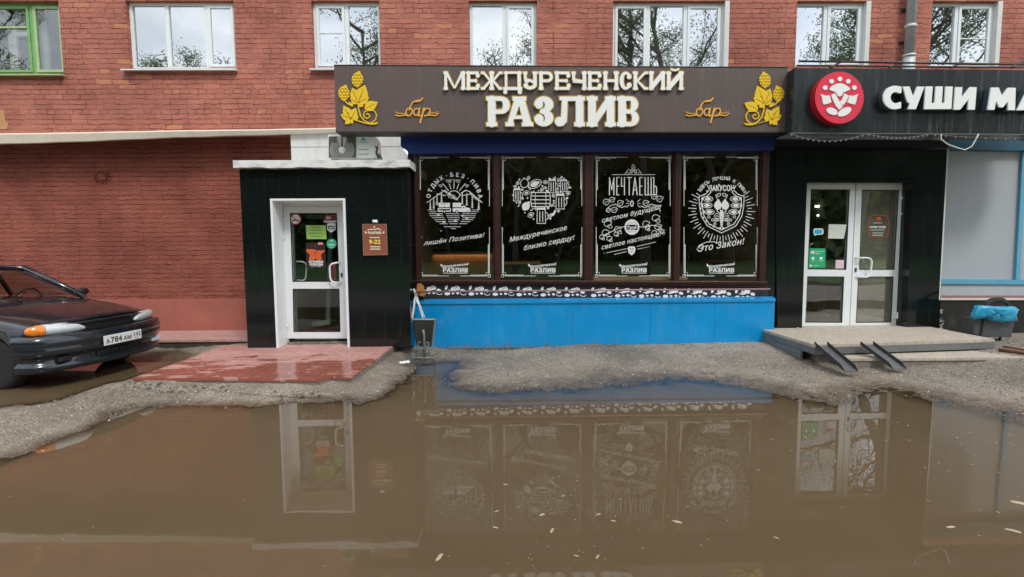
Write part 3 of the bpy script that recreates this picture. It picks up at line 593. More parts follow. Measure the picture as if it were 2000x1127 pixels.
# hours board on the granite
hb = thing('hours_sign', P(732, 470, YP), 'brown rectangular opening hours board reading 9-22 fixed on black granite', 'sign')
b = MB(); q = [(707.5, 437.5), (755, 437.5), (757, 498), (709.5, 499)]; b.pp(q, YP - .015, YP - .0005); b.build('board', mat('brown_board', (.25, .085, .045), .4, var=.25, scale=4), hb)
b = MB(); ring_px(b, q, 1.2, YP - .019, .004); b.build('rim', mat('board_rim', (.35, .18, .13), .4), hb)
flat('lettering', [text2('9-22', 732, 472, 8, 22.5, bold=.05)], YP - .017, mat('sign_yellow', (.85, .6, .12), .5), hb)
a = Art(705, 435, 760, 500, .3); a.pl([(718, 449.5), (724, 447.5), (731, 448.5), (738, 446.5), (744, 449)], 1.8); a.ell(731, 443, 1.7, 2.2); a.leaf(715.5, 456.5, 713, 451, .28); a.leaf(748, 456.5, 750.5, 451, .28); a.rect(722, 463, 742, 464.8); a.rect(723, 481, 743, 483); a.rect(723, 485.6, 743, 487.6)
m_cream = mat('sign_cream', (.8, .68, .55), .5); flat('small_lettering', a.mesh(), YP - .0175, m_cream, hb); flat('name_lettering', text2('РАЗЛИВ', 731.7, 454.6, 4.4, 26, bold=.06), YP - .0178, m_cream, hb)
cpx = MB(); cpx.tube([P(728, 432.5, YP - .02), P(737, 432.5, YP - .02)], .022, 10); cpx.build('lamp_cap', m_wh, hb)
# ---------------------------------------------------------------- air conditioner on the porch roof
YA = 7.16
ac = thing('air_conditioner', P(690, 310, YA), 'white air conditioner outdoor unit with round grille on the porch roof', 'air conditioner')
za = zc + .012
q = [(640, 262.5), (724, 261.5), (730, 264), (734, 271), (737, 309), (640.5, 309)]
b = MB(); b.pp(q, YA, YA + .28); b.build('casing', mat('ac_white', (.82, .83, .80), .4, dirt=.2, dcol=(.4, .38, .33, 1)), ac, bevel=.012)
m_grl = mat('ac_grille', (.09, .09, .075), .6)
b = MB(); q = [(643, 266.5), (693, 266.5), (695, 268.5), (695, 308), (643, 308), (641.8, 306), (641.8, 268)]; b.pp(q, YA - .012, YA - .001); b.build('grille', m_grl, ac)
a = Art(640, 264, 697, 311, .3)
for r in (7, 9.3, 11.6, 13.9, 16.2, 18.5, 20.8, 23.1):
    a.ell(668, 293, r, r, w=1.1, a0=-60 if r < 19 else -40, a1=240 if r < 19 else 220, n=30); x = r * .42
    a.cap(668 - x, 293 - math.sqrt(r * r - x * x), 668 - x * .8, 267, 1.1); a.cap(668 + x, 293 - math.sqrt(r * r - x * x), 668 + x * .8, 267, 1.1)
a.cut = True; a.rect(630, 255, 642.5, 320); a.rect(694.5, 255, 710, 320); a.rect(630, 307.5, 710, 320); a.rect(630, 250, 710, 267)
flat('grille_wires', a.mesh(), YA - .02, mat('ac_wire', (.42, .42, .37), .45), ac, YA - .013)
b = MB(); c = P(668, 293, YA - .02); b.lathe([(.001, -.012), (.035, -.01), (.045, 0), (.045, .01)], c, 'Y', 20); b.build('fan_boss', m_panelw, ac)
a = Art(700, 262, 722, 284, .25); a.poly([(709.5, 267), (715.5, 275), (712.5, 275), (709.5, 271), (706.5, 275), (703.5, 275)]); a.ell(709.5, 273.7, 1.6, 1.6); a.rect(701.5, 277.5, 717.5, 279)
flat('logo', a.mesh(), YA - .002, mat('teal_print', (.03, .45, .52), .4), ac)
b = MB()
for y in (291.5, 300.5): b.pp([(701, y), (720, y), (720, y + 1), (701, y + 1)], YA - .003, YA - .001)
b.build('vent_slots', m_grl, ac)
b = MB(); b.tube([P(735, 272, YA + .1), P(738, 284, YA + .1), P(736, 296, YA + .1), P(742, 304, YA + .1), P(746, 311, YA + .1)], .012, 6); b.tube([P(733, 286, YA), P(737, 288, YA), P(735, 300, YA), P(740, 309, YA)], .014, 6); b.build('hose', m_dark, ac)
b = MB(); 
for x in (650, 725):
    p = P(x, 309, YA); b.box(p.x - .03, p.x + .03, YA + .02, YA + .26, za - .03, p.z + .005)
b.build('foot_rail', m_metal, ac)
# ---------------------------------------------------------------- bar shop front (bay with four decorated windows)
bay = thing('bar_shopfront', (*P(1150, 680, 7.2).xy, .05), 'bar window bay with four dark decorated panes above a bright blue base', 'shop front')
m_blue = mat('blue_sheet', (.0, .265, .60), .3, var=.2, scale=2, dirt=.4, dcol=(.06, .27, .50, 1), dscale=(2, 2, .8), coat=.2)
m_blue2 = mat('blue_fascia', (.0005, .018, .15), .6, var=.2)
m_wood = mat('brown_frame', (.036, .011, .008), .35, var=.5, scale=8, dirt=.3, dcol=(.12, .04, .02, 1), dscale=(1, 1, 5))
Y0 = 7.14
# blue base box: front, sloping top
b = MB(); x0, x1 = P(806, 640, Y0).x, P(1512, 640, Y0).x; zf = P(1150, 592, Y0).z; zl = P(1150, 586, Y0).z
b.prism([(x0, Y0, .07), (x0, Y0, zf), (x0, Y0 - .02, zf), (x0, Y0 - .02, zl), (x0, YB - .032, P(1150, 581.5, YB - .03).z), (x0, YB - .032, .07)], (x1 - x0, 0, 0))
b.build('blue_base', m_blue, bay, bevel=.006)
b = MB()
for px in (962, 1118, 1270, 1395):
    x = P(px, 640, Y0).x; b.box(x - .003, x + .003, Y0 - .003, Y0 - .0005, .09, zf - .01)
b.build('sheet_seam', mat('blue_seam', (.0, .20, .6), .4), bay)
b = MB()      # splashed mud drying on the lower edge
for i in range(260):
    x = rnd.uniform(x0, x1); h_ = abs(rnd.gauss(0, .035)); w_ = rnd.uniform(.01, .05)
    yy = Y0 - .002 - i * .00002; b.add([(x - w_, yy, .07), (x + w_, yy, .07), (x + w_ * .6, yy, .08 + h_ * .5), (x, yy, .085 + h_ * .8), (x - w_ * .7, yy, .08 + h_ * .4)], [(0, 1, 2, 3, 4)])
b.build('mud_stain', mat('dry_mud', (.13, .20, .27), .9, var=.3, scale=20), bay, fix=False)
b = MB()
for i in range(60):
    x = x0 + .1 + (x1 - x0 - .2) * i / 59; b.box(x - .05, x + .05, Y0 + .0, Y0 + .05, .02 + rnd.uniform(0, .02), .069)
b.build('base_gap', m_conc, bay)
# floral strip
YF = YB - .03
b = MB(); b.pp([(812, 555.3), (1500, 560.3), (1500, 590), (812, 590)], YF, YF + .06); b.build('strip_board', mat('charcoal_board', (.02, .02, .028), .5), bay)
def frieze(k0, k1):
    a = Art(818, 556, 1488, 586, .42)
    for n_ in range(k0, k1):
        k = 822 + n_ * 46.8 + (5 if n_ > 6 else 0); y = 562 + n_ * .58
        a.ell(k + 3, y - 1, 2.6, 4.8, 20); a.ell(k + 20, y + 1, 5, 4, -30); a.ell(k + 25, y, 5, 4.2, 30); a.ell(k + 14, y + 2, 2.2, 4.2, 12); a.ell(k + 5, y + 11, 5.4, 3.2, 0)
        a.pl([(k + 8, y + 4), (k + 14, y + 6), (k + 20, y + 4)], 1.4); a.ell(k + 35, y + 5, 4.6, 3, 15); a.ell(k + 36, y + 10, 5.5, 3.4, 10, w=1.2, a0=0, a1=180, n=10); a.ell(k + 16, y + 10.5, 2.6, 1.8); a.ell(k + 25, y + 10, 3, 2.2, 20)
    a.cut = True
    for n_ in range(k0, k1): a.cap(838 + n_ * 46.8, 562 + n_ * .6 + 4, 846 + n_ * 46.8, 560 + n_ * .6, .8)
    flat('leaf_frieze', a.mesh(), YF - .003, m_wh, bay)
frieze(0, 7); frieze(7, 14)
# rail in front of the strip
YR = 7.04; b = MB(); p0, p1 = P(811, 570, YR), P(1504, 564.5, YR); b.tube([p0, p1], .013, 10)
rail = thing('guard_rail', p0, 'thin pinkish metal rail running in front of the leaf patterned strip', 'rail'); b.build('rail_tube', mat('pinkish_rail', (.36, .22, .22), .4, .3), rail)
b = MB(); b.ball(p0 + Vector((-.02, 0, .02)), .028, 10); b.build('end_knob', m_metal, rail)
for t in (.01, .35, .68, .985):
    b = MB(); p = p0.lerp(p1, t); b.tube([p, p + Vector((0, .1, -.04)), p + Vector((0, .14, -.12))], .009, 8); b.build('bracket', m_dark, rail)
# window frames
fx = [(810, 817), (966, 975), (1142, 1157), (1318, 1328), (1487, 1499)]       # posts at mid height
yt, yb_ = 297, 546
def lean(x, y): return x + (y - 420) * (1100 - x) / 12270.
zt_ = P(1150, 292, YB - .05).z
b = MB(); Yf = YB - .05; zbt = P(1150, 551, Yf).z; zbb = P(1150, 559, Yf).z
X = lambda px: P(px, 420, Yf).x
for i, (a_, c_) in enumerate(fx): b.box(X(a_), X(c_), Yf, Yf + .1, zbt, zt_)
b.pp([(810, 547), (1499, 549.5), (1499, 560), (810, 555)], Yf - .02, Yf + .1)
b.box(X(810), X(1499), Yf, Yf + .1, zt_ + .001, zt_ + .05)
b.build('window_frame', m_wood, bay, bevel=.006)
b = MB(); b.pp([(809, 549.5), (1501, 552.5), (1501, 554.5), (809, 551.5)], Yf - .04, Yf - .0205); b.build('wooden_sill', m_wood, bay)
# dark corner returns beside the windows
b = MB(); b.box(P(801, 420, 7.3).x, X(810) - .001, YB - .02, 8.2, .0, zt_ + .05); b.box(X(1499) + .001, P(1516, 420, 7.3).x, YB + .02, 8.2, .0, zt_ + .05); b.build('side_return', m_black, bay)
# blue fascia, chamfered at the porch end
b = MB(); b.pp([(782.5, 255), (1512, 258), (1512, 293), (803, 300), (797, 297), (790, 290), (782.5, 285)], YB - .12, YB + .02); b.build('fascia', m_blue2, bay)
b = MB(); b.box(P(782, 255, YB).x, P(1512, 255, YB).x, YB + .021, 8.2, P(1000, 262, YB).z, P(1000, 262, YB).z + .05); b.build('bay_roof', m_dark, bay)
m_shopg = glass('shop_glass', (.7, .7, .67), .075, wav=.15)
zooms = {0: (790, 270, 3.4139), 1: (790, 270, 3.4139), 2: (1140, 270, 3.4155), 3: (1140, 270, 3.4155)}
fr = [(818, 957), (980, 1137.5), (1163.5, 1310), (1335, 1480)]
m_dec = mat('decal_white', (.70, .71, .70), .5, var=.03)
def corner_frames(a, x0, y0, x1, y1):
    for sx, sy, cx, cy in ((1, 1, x0, y0), (-1, 1, x1, y0), (1, -1, x0, y1), (-1, -1, x1, y1)):
        H = lambda u, v: (cx + sx * u, cy + sy * v); w = x1 - x0
        a.pl([H(-1, -1), H(4, -1), H(4, 4), H(-1, 4)], .9, True); a.pl([H(2, 2), H(7.5, 2), H(7.5, 7.5), H(2, 7.5)], .8, True)
        a.cap(*H(7, 1), *H(w * .42, 1), 1.); a.cap(*H(8, 2.6), *H(w * .27, 2.6), 1.2)
        a.cap(*H(1, 7), *H(1, 96), 1.1); a.cap(*H(3, 8), *H(3, 64 if sy == 1 else 62), 1.7)
def hop(a, x, y, s, rot=0):
    for r in range(4):
        for c in range(-1, 2):
            if r == 3 and c: continue
            a.ell(x + (c * 3 + (1.5 if r % 2 else 0)) * s * (1 - r * .12), y + (r * 3 - 4) * s, 1.9 * s, 2.3 * s, c * 15)
for i in range(4):
    ox, oy, z = zooms[i]; T = lambda x, y, ox=ox, oy=oy, z=z: (ox + x / z, oy + y / z)
    x0, x1 = fr[i]; y0, y1 = 306, 540
    a_, c_ = X(fx[i][1]) + .001, X(fx[i + 1][0]) - .001
    sh_ = MB(); s = .02; Ys = YB - .02
    for bx in ((a_, a_ + s, zbt, zt_), (c_ - s, c_, zbt, zt_), (a_ + s, c_ - s, zbt, zbt + s), (a_ + s, c_ - s, zt_ - s, zt_)): sh_.box(bx[0], bx[1], Ys, Ys + .04, bx[2], bx[3])
    win = sh_.build('shop_window', m_wood, bay)
    win['label'] = ['window pane with a camping landscape decal', 'window pane with a heart decal', 'window pane with a lettered decal', 'window pane with a crayfish shield decal'][i]
    g = MB(); g.add([(a_ + s, YB, zbt + s), (c_ - s, YB, zbt + s), (c_ - s, YB, zt_ - s), (a_ + s, YB, zt_ - s)], [(0, 1, 2, 3)]); g.build('pane', m_shopg, win, fix=False)
    a = Art(x0 - 8, 296, x1 + 8, 550, .45); corner_frames(a, x0, y0, x1, y1)
    a.T = T; tx = []
    def tt(t, x, y, h, w=None, rot=0, shear=0, bold=.02): tx.append(text2(t, ox + x / z, oy + y / z, h / z, w / z if w else None, rot, shear, bold))
    if i == 0:
        a.pl([(148, 430), (270, 345), (300, 372), (345, 412), (372, 380), (400, 350), (430, 352), (520, 430)], 1.2); a.pl([(345, 412), (330, 392)], 1.)
        for k in range(5): a.cap(275 + k * 14, 355 + k * 6, 300 + k * 14, 400 + k * 3, .9); a.cap(435 + k * 13, 360 + k * 10, 455 + k * 13, 395 + k * 8, .9)
        a.ell(330, 392, 42, 42, w=1.3, a0=200, a1=340)
        for k in range(9):
            t = R(-80 + k * 20); a.cap(330 + 56 * math.sin(t), 392 - 56 * math.cos(t), 330 + (118 if k % 2 == 0 else 95) * math.sin(t), 392 - (118 if k % 2 == 0 else 95) * math.cos(t), 1.2)
        for k, (x, y, w) in enumerate(((240, 318, 30), (295, 285, 44), (355, 285, 40), (415, 318, 30))): 
            for j in range(3): a.cap(x - w / 2 + j * 5, y + j * 7 - 7, x + w / 2 - j * 3, y + j * 7 - 7, .8)
        for x, y, h in ((172, 475, 55), (195, 470, 75), (217, 445, 62), (247, 430, 70), (385, 440, 72), (415, 450, 85), (452, 465, 75), (495, 475, 55)):
            a.cap(x, y, x, y - h, .8)
            for k in range(6): q = y - h + k * h / 6; a.poly([(x - 4 - k * 1.2, q + 9), (x, q), (x + 4 + k * 1.2, q + 9)])
        for x, w, hh in ((265, 76, 30), (350, 56, 30)): a.rect(x - w / 2, 430, x + w / 2, 430 + hh)
        a.poly([(380, 455), (398, 448), (412, 462), (438, 466), (440, 492), (380, 492)]); a.rect(222, 466, 310, 490); a.rect(322, 466, 382, 490)
        a.cut = True; a.rect(230, 472, 305, 482); a.cap(265, 430, 265, 460, .8); a.cap(240, 437, 300, 437, .6); a.poly([(387, 466), (396, 457), (403, 466)]); a.ell(268, 488, 10, 10); a.ell(350, 488, 10, 10); a.ell(425, 490, 9, 9); a.cut = False
        for x in (268, 350, 425): a.ell(x, 489, 6, 6)
        for k, (y, p, q) in enumerate(((478, 155, 215), (490, 165, 225), (478, 450, 508), (490, 445, 505), (503, 165, 500), (517, 170, 495), (530, 185, 490), (543, 200, 475), (556, 210, 455), (570, 235, 430), (590, 265, 400), (603, 310, 350))):
            n = 3 if q - p > 150 else 1
            for j in range(n): g0 = p + (q - p) * j / n; a.cap(g0, y, g0 + (q - p) / n * .8, y, .9)
        for x, y in ((225, 512), (262, 560), (415, 535), (385, 518), (340, 552)): a.pl([(x - 10, y - 6), (x - 2, y + 4), (x, y - 8), (x + 4, y + 4), (x + 12, y - 6)], .9)
        tx += arctext('ОТДЫХ·БЕЗ·ПИВА', ox + 333 / z, oy + 418 / z, 176 / z, -79, 80, 27 / z, .03)
        tt('лишён Позитива!', 330, 672, 30, 415, -8, .45, .012)
    if i == 1:
        hp = [(915, 285), (945, 262), (990, 248), (1050, 250), (1095, 280), (1115, 330), (1112, 380), (1090, 430), (1050, 480), (1000, 525), (950, 560), (912, 582), (870, 560), (825, 525), (780, 480), (735, 430), (715, 380), (718, 330), (740, 285), (785, 255), (840, 248), (885, 262)]
        r2 = random.Random(3)
        def inh(x, y):
            c = False
            for (xa, ya), (xb, yb2) in zip(hp, hp[1:] + hp[:1]):
                if (ya > y) != (yb2 > y) and x < (xb - xa) * (y - ya) / (yb2 - ya) + xa: c = not c
            return c
        ob = []
        def free(x, y, r):
            if not all(inh(x + r * math.cos(t), y + r * math.sin(t)) for t in (0, 1.57, 3.14, 4.71)): return False
            return all(math.hypot(x - p, y - q) > r + s_ for p, q, s_ in ob)
        # barrel
        for y in (362, 385, 410, 435, 456): a.cap(850, y, 965, y, 1.6)
        a.pl([(850, 360), (843, 385), (843, 430), (850, 458)], 1.5); a.pl([(965, 360), (972, 385), (972, 430), (965, 458)], 1.5); a.cap(872, 362, 872, 458, 1.); a.cap(943, 362, 943, 458, 1.); ob.append((880, 408, 48)); ob.append((935, 408, 48))
        for x, y, s_ in ((985, 320, 1.), (1062, 318, .9), (1038, 425, 1.15), (750, 380, .95), (912, 520, 1.2)):   # mugs
            a.pl([(x - 22 * s_, y - 40 * s_), (x + 22 * s_, y - 40 * s_), (x + 24 * s_, y + 40 * s_), (x - 24 * s_, y + 40 * s_)], 1.2, True)
            for k in (-8, 8): a.cap(x + k * s_, y - 25 * s_, x + k * s_, y + 30 * s_, 1.5)
            for k in (-16, -5, 6, 17): a.ell(x + k * s_, y - 42 * s_, 7 * s_, 7 * s_)
            a.ell(x + 27 * s_, y, 12 * s_, 20 * s_, w=1.2, a0=-90, a1=90); ob.append((x, y - 18 * s_, 27 * s_)); ob.append((x, y + 16 * s_, 27 * s_)); ob.append((x + 22 * s_, y, 18 * s_))
        a.ell(870, 305, 45, 26, -25, w=1.3); a.leaf(838, 318, 905, 290, .25); ob.append((870, 305, 42)); a.ell(800, 300, 26, 30, 20, w=1.3); ob.append((800, 300, 28)); a.leaf(790, 480, 835, 420, .35); ob.append((812, 450, 36))
        for k in range(5): a.ell(975 + k * 3, 490, 30 - k * 5, 34 - k * 5, 40, w=1., a0=-60, a1=90)
        ob.append((985, 495, 28))
        for k in range(7700):
            x, y, r = r2.uniform(715, 1115), r2.uniform(240, 590), (24, 19, 15, 12, 9.5, 7.5, 6)[k // 1100]
            if free(x, y, r):
                ob.append((x, y, r)); kk = r2.random()
                dx_, dy_ = r * .95 * math.cos(kk * 40), r * .95 * math.sin(kk * 40)
                if r > 11 and kk < .5: a.leaf(x - dx_, y - dy_, x + dx_, y + dy_, .36, .9); a.leaf(x - dx_ * .5, y - dy_ * .5, x + dx_ * .5, y + dy_ * .5, .36)
                elif r > 11: a.ell(x, y, r * .85, r * .6, kk * 180, w=.9); a.ell(x, y, r * .45, r * .3, kk * 180)
                elif kk < .6: a.leaf(x - dx_, y - dy_, x + dx_, y + dy_, .42)
                else: a.ell(x, y, r * .8, r * .6, kk * 360)
        tt('Междуреченское', 890, 635, 32, 395, -12, .45, .012); tt('близко сердцу!', 965, 695, 32, 350, -12, .45, .012)
    if i == 2:
        a.cap(188, 243, 474, 243, 1.1)
        for sx in (-1, 1):
            H = lambda u, v: (331 + sx * u, v)
            a.pl([H(0, 175), H(12, 192), H(6, 205), H(24, 215), H(20, 235)], 1.1); a.pl([H(30, 240), H(45, 222), H(52, 235)], 1.); a.ell(*H(14, 222), 9, 9, w=1.); a.ell(*H(0, 205), 7, 9, w=1.); a.pl([H(30, 205), H(40, 215), H(56, 238)], 1.)
        a.pl([(310, 236), (331, 215), (352, 236)], 1.)
        # narrow tall letters
        xs_ = {'М': 187, 'Е': 228, 'Ч': 262, 'Т': 304, 'А': 342, 'Е2': 385, 'Ш': 430, 'Ь': 476}
        def V(x, y0=262, y1=378): a.cap(x, y0, x, y1, 1.9)
        def Hh(x0, x1, y): a.cap(x0, y, x1, y, 1.5)
        V(172); V(202); a.pl([(172, 262), (187, 345), (202, 262)], 1.5); V(221); Hh(221, 237, 262); Hh(221, 235, 320); Hh(221, 237, 378); V(272); V(252, 262, 318); Hh(252, 272, 320); V(304); Hh(288, 320, 262)
        a.pl([(328, 378), (342, 262), (357, 378)], 1.9); Hh(333, 352, 345); V(374); Hh(374, 392, 262); Hh(374, 390, 320); Hh(374, 392, 378); V(410); V(430); V(450); Hh(410, 450, 378); V(468); Hh(460, 468, 262); a.pl([(468, 320), (484, 322), (487, 350), (484, 376), (468, 378)], 1.8)
        for sx in (-1, 1):
            for (u, v, r_) in ((178, 425, 22), (140, 410, 18), (85, 432, 20), (125, 478, 20), (165, 480, 14)):
                X1, Y1 = (331 + sx * u, v - (20 if sx == 1 and u > 100 else 0) ); a.leaf(X1 - r_, Y1 + 8, X1 + r_, Y1 - 10, .42, .95); a.cap(X1 - r_ * .6, Y1 + 5, X1 + r_ * .6, Y1 - 6, .8)
            a.pl([(331 + sx * u, v) for u, v in ((50, 452), (75, 462), (100, 455), (120, 440), (150, 448), (175, 470), (180, 490))], 1.2)
            for k in (-18, 0, 18): a.cap(331 + sx * 28, 435 + k * .6, 331 + sx * 46, 435 + k * 1.5, 1.)
        a.ell(322, 436, 9, 18, w=1.8)
        a.ell(322, 593, 50, 52); a.cut = True; a.rect(285, 577, 360, 612); a.cap(290, 565, 354, 565, .7); a.cap(290, 624, 354, 624, .7); a.cut = False
        for sx in (-1, 1):
            for (u, v, r_) in ((95, 600, 24), (160, 560, 26), (175, 620, 24), (200, 650, 16), (150, 660, 18), (105, 630, 14)):
                vv = v - (30 if sx == 1 else -8); X1 = 322 + sx * u; a.leaf(X1 - r_, vv + 8, X1 + r_, vv - 8, .4, .95); a.ell(X1 + r_ * .5, vv + r_ * .8, r_ * .6, r_ * .45, 20, w=.85)
            a.pl([(322 + sx * 52, 590), (322 + sx * 80, 585 + 10), (322 + sx * 130, 600 - sx * 20), (322 + sx * 190, 620 - sx * 30)], 1.2)
        tt('Твой', 322, 595, 25, 62, -4, .3, .02); tt('светлом будущем?', 320, 502, 30, 410, -13, .4, .012); tt('светлое настоящее!', 318, 682, 30, 410, -13, .4, .012)
        a.cap(150, 765, 285, 737, .9); a.cap(355, 722, 480, 692, .9); a.cap(205, 775, 285, 757, .9); a.cap(360, 740, 440, 722, .9)
        a.poly([(292, 735), (300, 722), (338, 722), (347, 737), (340, 765), (320, 782), (300, 765)]); a.cut = True; a.ell(312, 740, 5, 5, w=.7); a.ell(328, 740, 5, 5, w=.7); a.ell(320, 757, 5, 5, w=.7); a.cut = False
    if i == 3:
        for k in range(60):
            t = R(k * 6 + 3); c_, s_ = math.sin(t), -math.cos(t)
            if s_ < -.62: continue
            r0 = 168 if k % 2 else 176; r1 = 222 if k % 2 else 200
            sc_y = 1.02; x_0, y_0 = 920 + r0 * c_, 478 + r0 * s_ * sc_y; a.cap(x_0, y_0, 920 + r1 * c_, 478 + r1 * s_ * sc_y, 1.2)
        for g_ in (0, 1):
            k = 1 - g_ * .12; H = [(920 + x * k, 470 + (y - 470) * k) for x, y in ((-95, 315), (-80, 345), (-110, 375), (-150, 388), (-148, 450), (-135, 520), (-95, 585), (0, 632), (95, 585), (135, 520), (148, 450), (150, 388), (110, 375), (80, 345), (95, 315))]
            a.pl(H, 1.5)
        for k in range(14):
            t = R(100 + k * 12.5); a.ell(920 + 142 * math.cos(t) * .98, 455 + 150 * math.sin(t) * .98, 6, 4, math.degrees(t) + 90)
        # crayfish
        a.poly([(912, 480), (928, 480), (934, 520), (926, 590), (914, 590), (906, 520)])
        for sx in (-1, 1):
            H = lambda u, v: (920 + sx * u, v)
            a.leaf(*H(28, 480), *H(20, 405), .34); a.pl([H(10, 500), H(30, 488), H(28, 470)], 1.4); a.pl([H(5, 500), H(12, 440), H(40, 380), H(20, 370)], 1.)
            for k in range(4): a.pl([H(8, 510 + k * 13), H(36, 500 + k * 16), H(50, 522 + k * 16)], 1.); 
            a.ell(*H(10, 600), 9, 6, sx * 30)
            for (u, v) in ((90, 405), (95, 448), (80, 492)): a.ell(*H(u, v), 32, 17, 0, w=1.1); a.leaf(*H(u + 22, v), *H(u - 24, v), .26); a.poly([H(u + 28, v), H(u + 42, v - 14), H(u + 42, v + 14)])
            for (u, v) in ((60, 545), (45, 572), (85, 525), (30, 545)): a.ell(*H(u, v), 8, 8, w=1.)
            a.ell(*H(18, 378), 14, 9, sx * 40, w=1.1)
        a.cut = True
        for k in range(6): a.cap(908, 520 + k * 12, 932, 520 + k * 12, .5)
        a.cut = False
        a.pl([(755, 745), (770, 715), (820, 692), (870, 690), (900, 705)], 1.2)
        tx += arctext('ЗДЕСЬ ЛУЧШИЙ К ПИВУ', ox + 921 / z, oy + 440 / z, 175 / z, -58, 62, 22 / z, .03)
        tt('ЗАКУСОН', 920, 332, 38, 165, 0, 0, .03); tt('Это Закон!', 918, 710, 42, 320, -10, .4, .015)
    # small house mark at the foot
    bx = (x0 + x1) / 2 + 2; by = 522
    tx.append(text2('РАЗЛИВ', bx, by + 5.5, 8, 49, bold=.06)); a.T = lambda x, y: (x, y)
    a.rect(bx - 24, by + 11, bx + 24, by + 12); a.rect(bx - 25, by + 1.2, bx + 25, by + 1.8)
    tx.append(text2('Междуреченский', bx, by - 4, 5, 52, -6, .4, .03))
    a.leaf(bx - 26, by - 1, bx - 29, by - 7, .3)
    flat('decal', [a.mesh()] + tx, YB - .004, m_dec, win)
# interior of the bar
inn = MB(); a_, c_ = X(812), X(1497); yb2 = 11.5; zf_, zc_ = .55, 2.95
inn.add([(a_, YB + .12, zf_), (c_, YB + .12, zf_), (c_, yb2, zf_), (a_, yb2, zf_)], [(0, 1, 2, 3)])
inn.m = 1; inn.add([(a_, YB + .12, zc_), (c_, YB + .12, zc_), (c_, yb2, zc_), (a_, yb2, zc_), (a_, YB + .12, zf_), (c_, YB + .12, zf_), (c_, yb2, zf_), (a_, yb2, zf_)], [(0, 1, 2, 3), (0, 3, 7, 4), (1, 2, 6, 5), (2, 3, 7, 6)])
inn.build('interior', [mat('bar_floor', (.09, .07, .05), .4), mat('bar_wall', (.22, .16, .10), .8, var=.5, scale=1.5)], bay)
cm = mat('bar_wood', (.34, .17, .07), .5, var=.3, scale=3); lamp = mat('bar_lamp', (.8, .6, .3), .5, emit=((1, .70, .40), 3.2))
def interior_thing(name, loc, lab, cat): return thing(name, loc, lab, cat)
p = P(880, 500, 8.9); ct = interior_thing('bar_counter', (p.x, 8.9, zf_), 'wooden counter with a warm light under its top behind the first bar window', 'counter')
b = MB(); b.box(p.x - .5, p.x + .75, 8.9, 9.4, zf_, 1.45); b.build('body', cm, ct); b = MB(); b.box(p.x - .55, p.x + .8, 8.8, 9.5, 1.45, 1.5); b.build('top', cm, ct)
b = MB(); b.box(p.x - .5, p.x + .75, 8.80, 8.82, 1.40, 1.499); b.build('front_lip', cm, ct); b = MB(); b.box(p.x - .45, p.x + .7, 8.83, 8.86, 1.405, 1.42); b.build('light_strip', lamp, ct); b = MB(); b.box(p.x - .55, p.x + 1.0, 8.6, 8.64, zf_, .62); b.build('foot_board', cm, ct)
def table(px, Y, lab):
    p = P(px, 520, Y); t = interior_thing('bar_table', (p.x, Y, zf_), lab, 'table'); b = MB(); b.box(p.x - .35, p.x + .35, Y - .3, Y + .3, 1.25, 1.29); b.build('tabletop', cm, t)
    for sx in (-1, 1):
        for sy in (-1, 1): b = MB(); b.tube([(p.x + sx * .3, Y + sy * .25, zf_), (p.x + sx * .3, Y + sy * .25, 1.25)], .02, 6); b.build('leg', m_dark, t)
table(1012, 8.3, 'small dark wooden table behind the heart decorated window'); table(1420, 8.5, 'small wooden table behind the crayfish decorated window')
p = P(1240, 500, 9.2); b = MB(); bn = interior_thing('wooden_bench', (p.x, 8.0, zf_), 'wooden bench along the third bar window, daylight put into its colour', 'bench')
zq = P(1240, 542.5, YB + .08).z; b.box(X(1160), X(1352), YB + .075, YB + .45, zq - .06, zq); b.build('seat', mat('daylit_plank', (.75, .45, .2), .5, var=.2), bn); b = MB(); b.box(X(1165), X(1340), YB + .2, YB + .24, zf_, zq - .061); b.build('leg_panel', cm, bn)  # pale seat colour stands in for daylight falling through the window
# ---------------------------------------------------------------- bar signboard
sg = thing('bar_signboard', P(1095, 192, YS), 'long brown bar signboard with white gold-edged raised letters and yellow hop emblems', 'signboard')
b = MB(); b.pp([(652.5, 127.5), (1539, 132), (1537, 257), (656, 256.5)], YS, YS + .26)
m_brown = mat('brown_sign', (.102, .074, .068), .42, var=.1, scale=1.2, dirt=.25, dcol=(.2, .16, .15, 1), dscale=(3, 3, .25))
b.build('board', m_brown, sg)
b = MB(); b.pp([(652, 126), (1540, 130.5), (1539.5, 132), (652.5, 127.5)], YS - .006, YS + .27); b.pp([(656, 256.6), (1537, 257.1), (1537, 259), (656, 258.5)], YS - .006, YS + .27); b.build('edge_trim', m_gask, sg)
m_let = mat('letter_face', (.80, .81, .78), .4, var=.05, emit=((.9, .97, 1), .02)); m_gold = mat('gold_edge', (.55, .36, .06), .4, .3, var=.25)  # letter white is given a faint glow of its own
m_yel = mat('hop_yellow', (.80, .52, .01), .45, var=.06); m_yel2 = mat('gold_script', (.78, .40, .06), .4, var=.15)
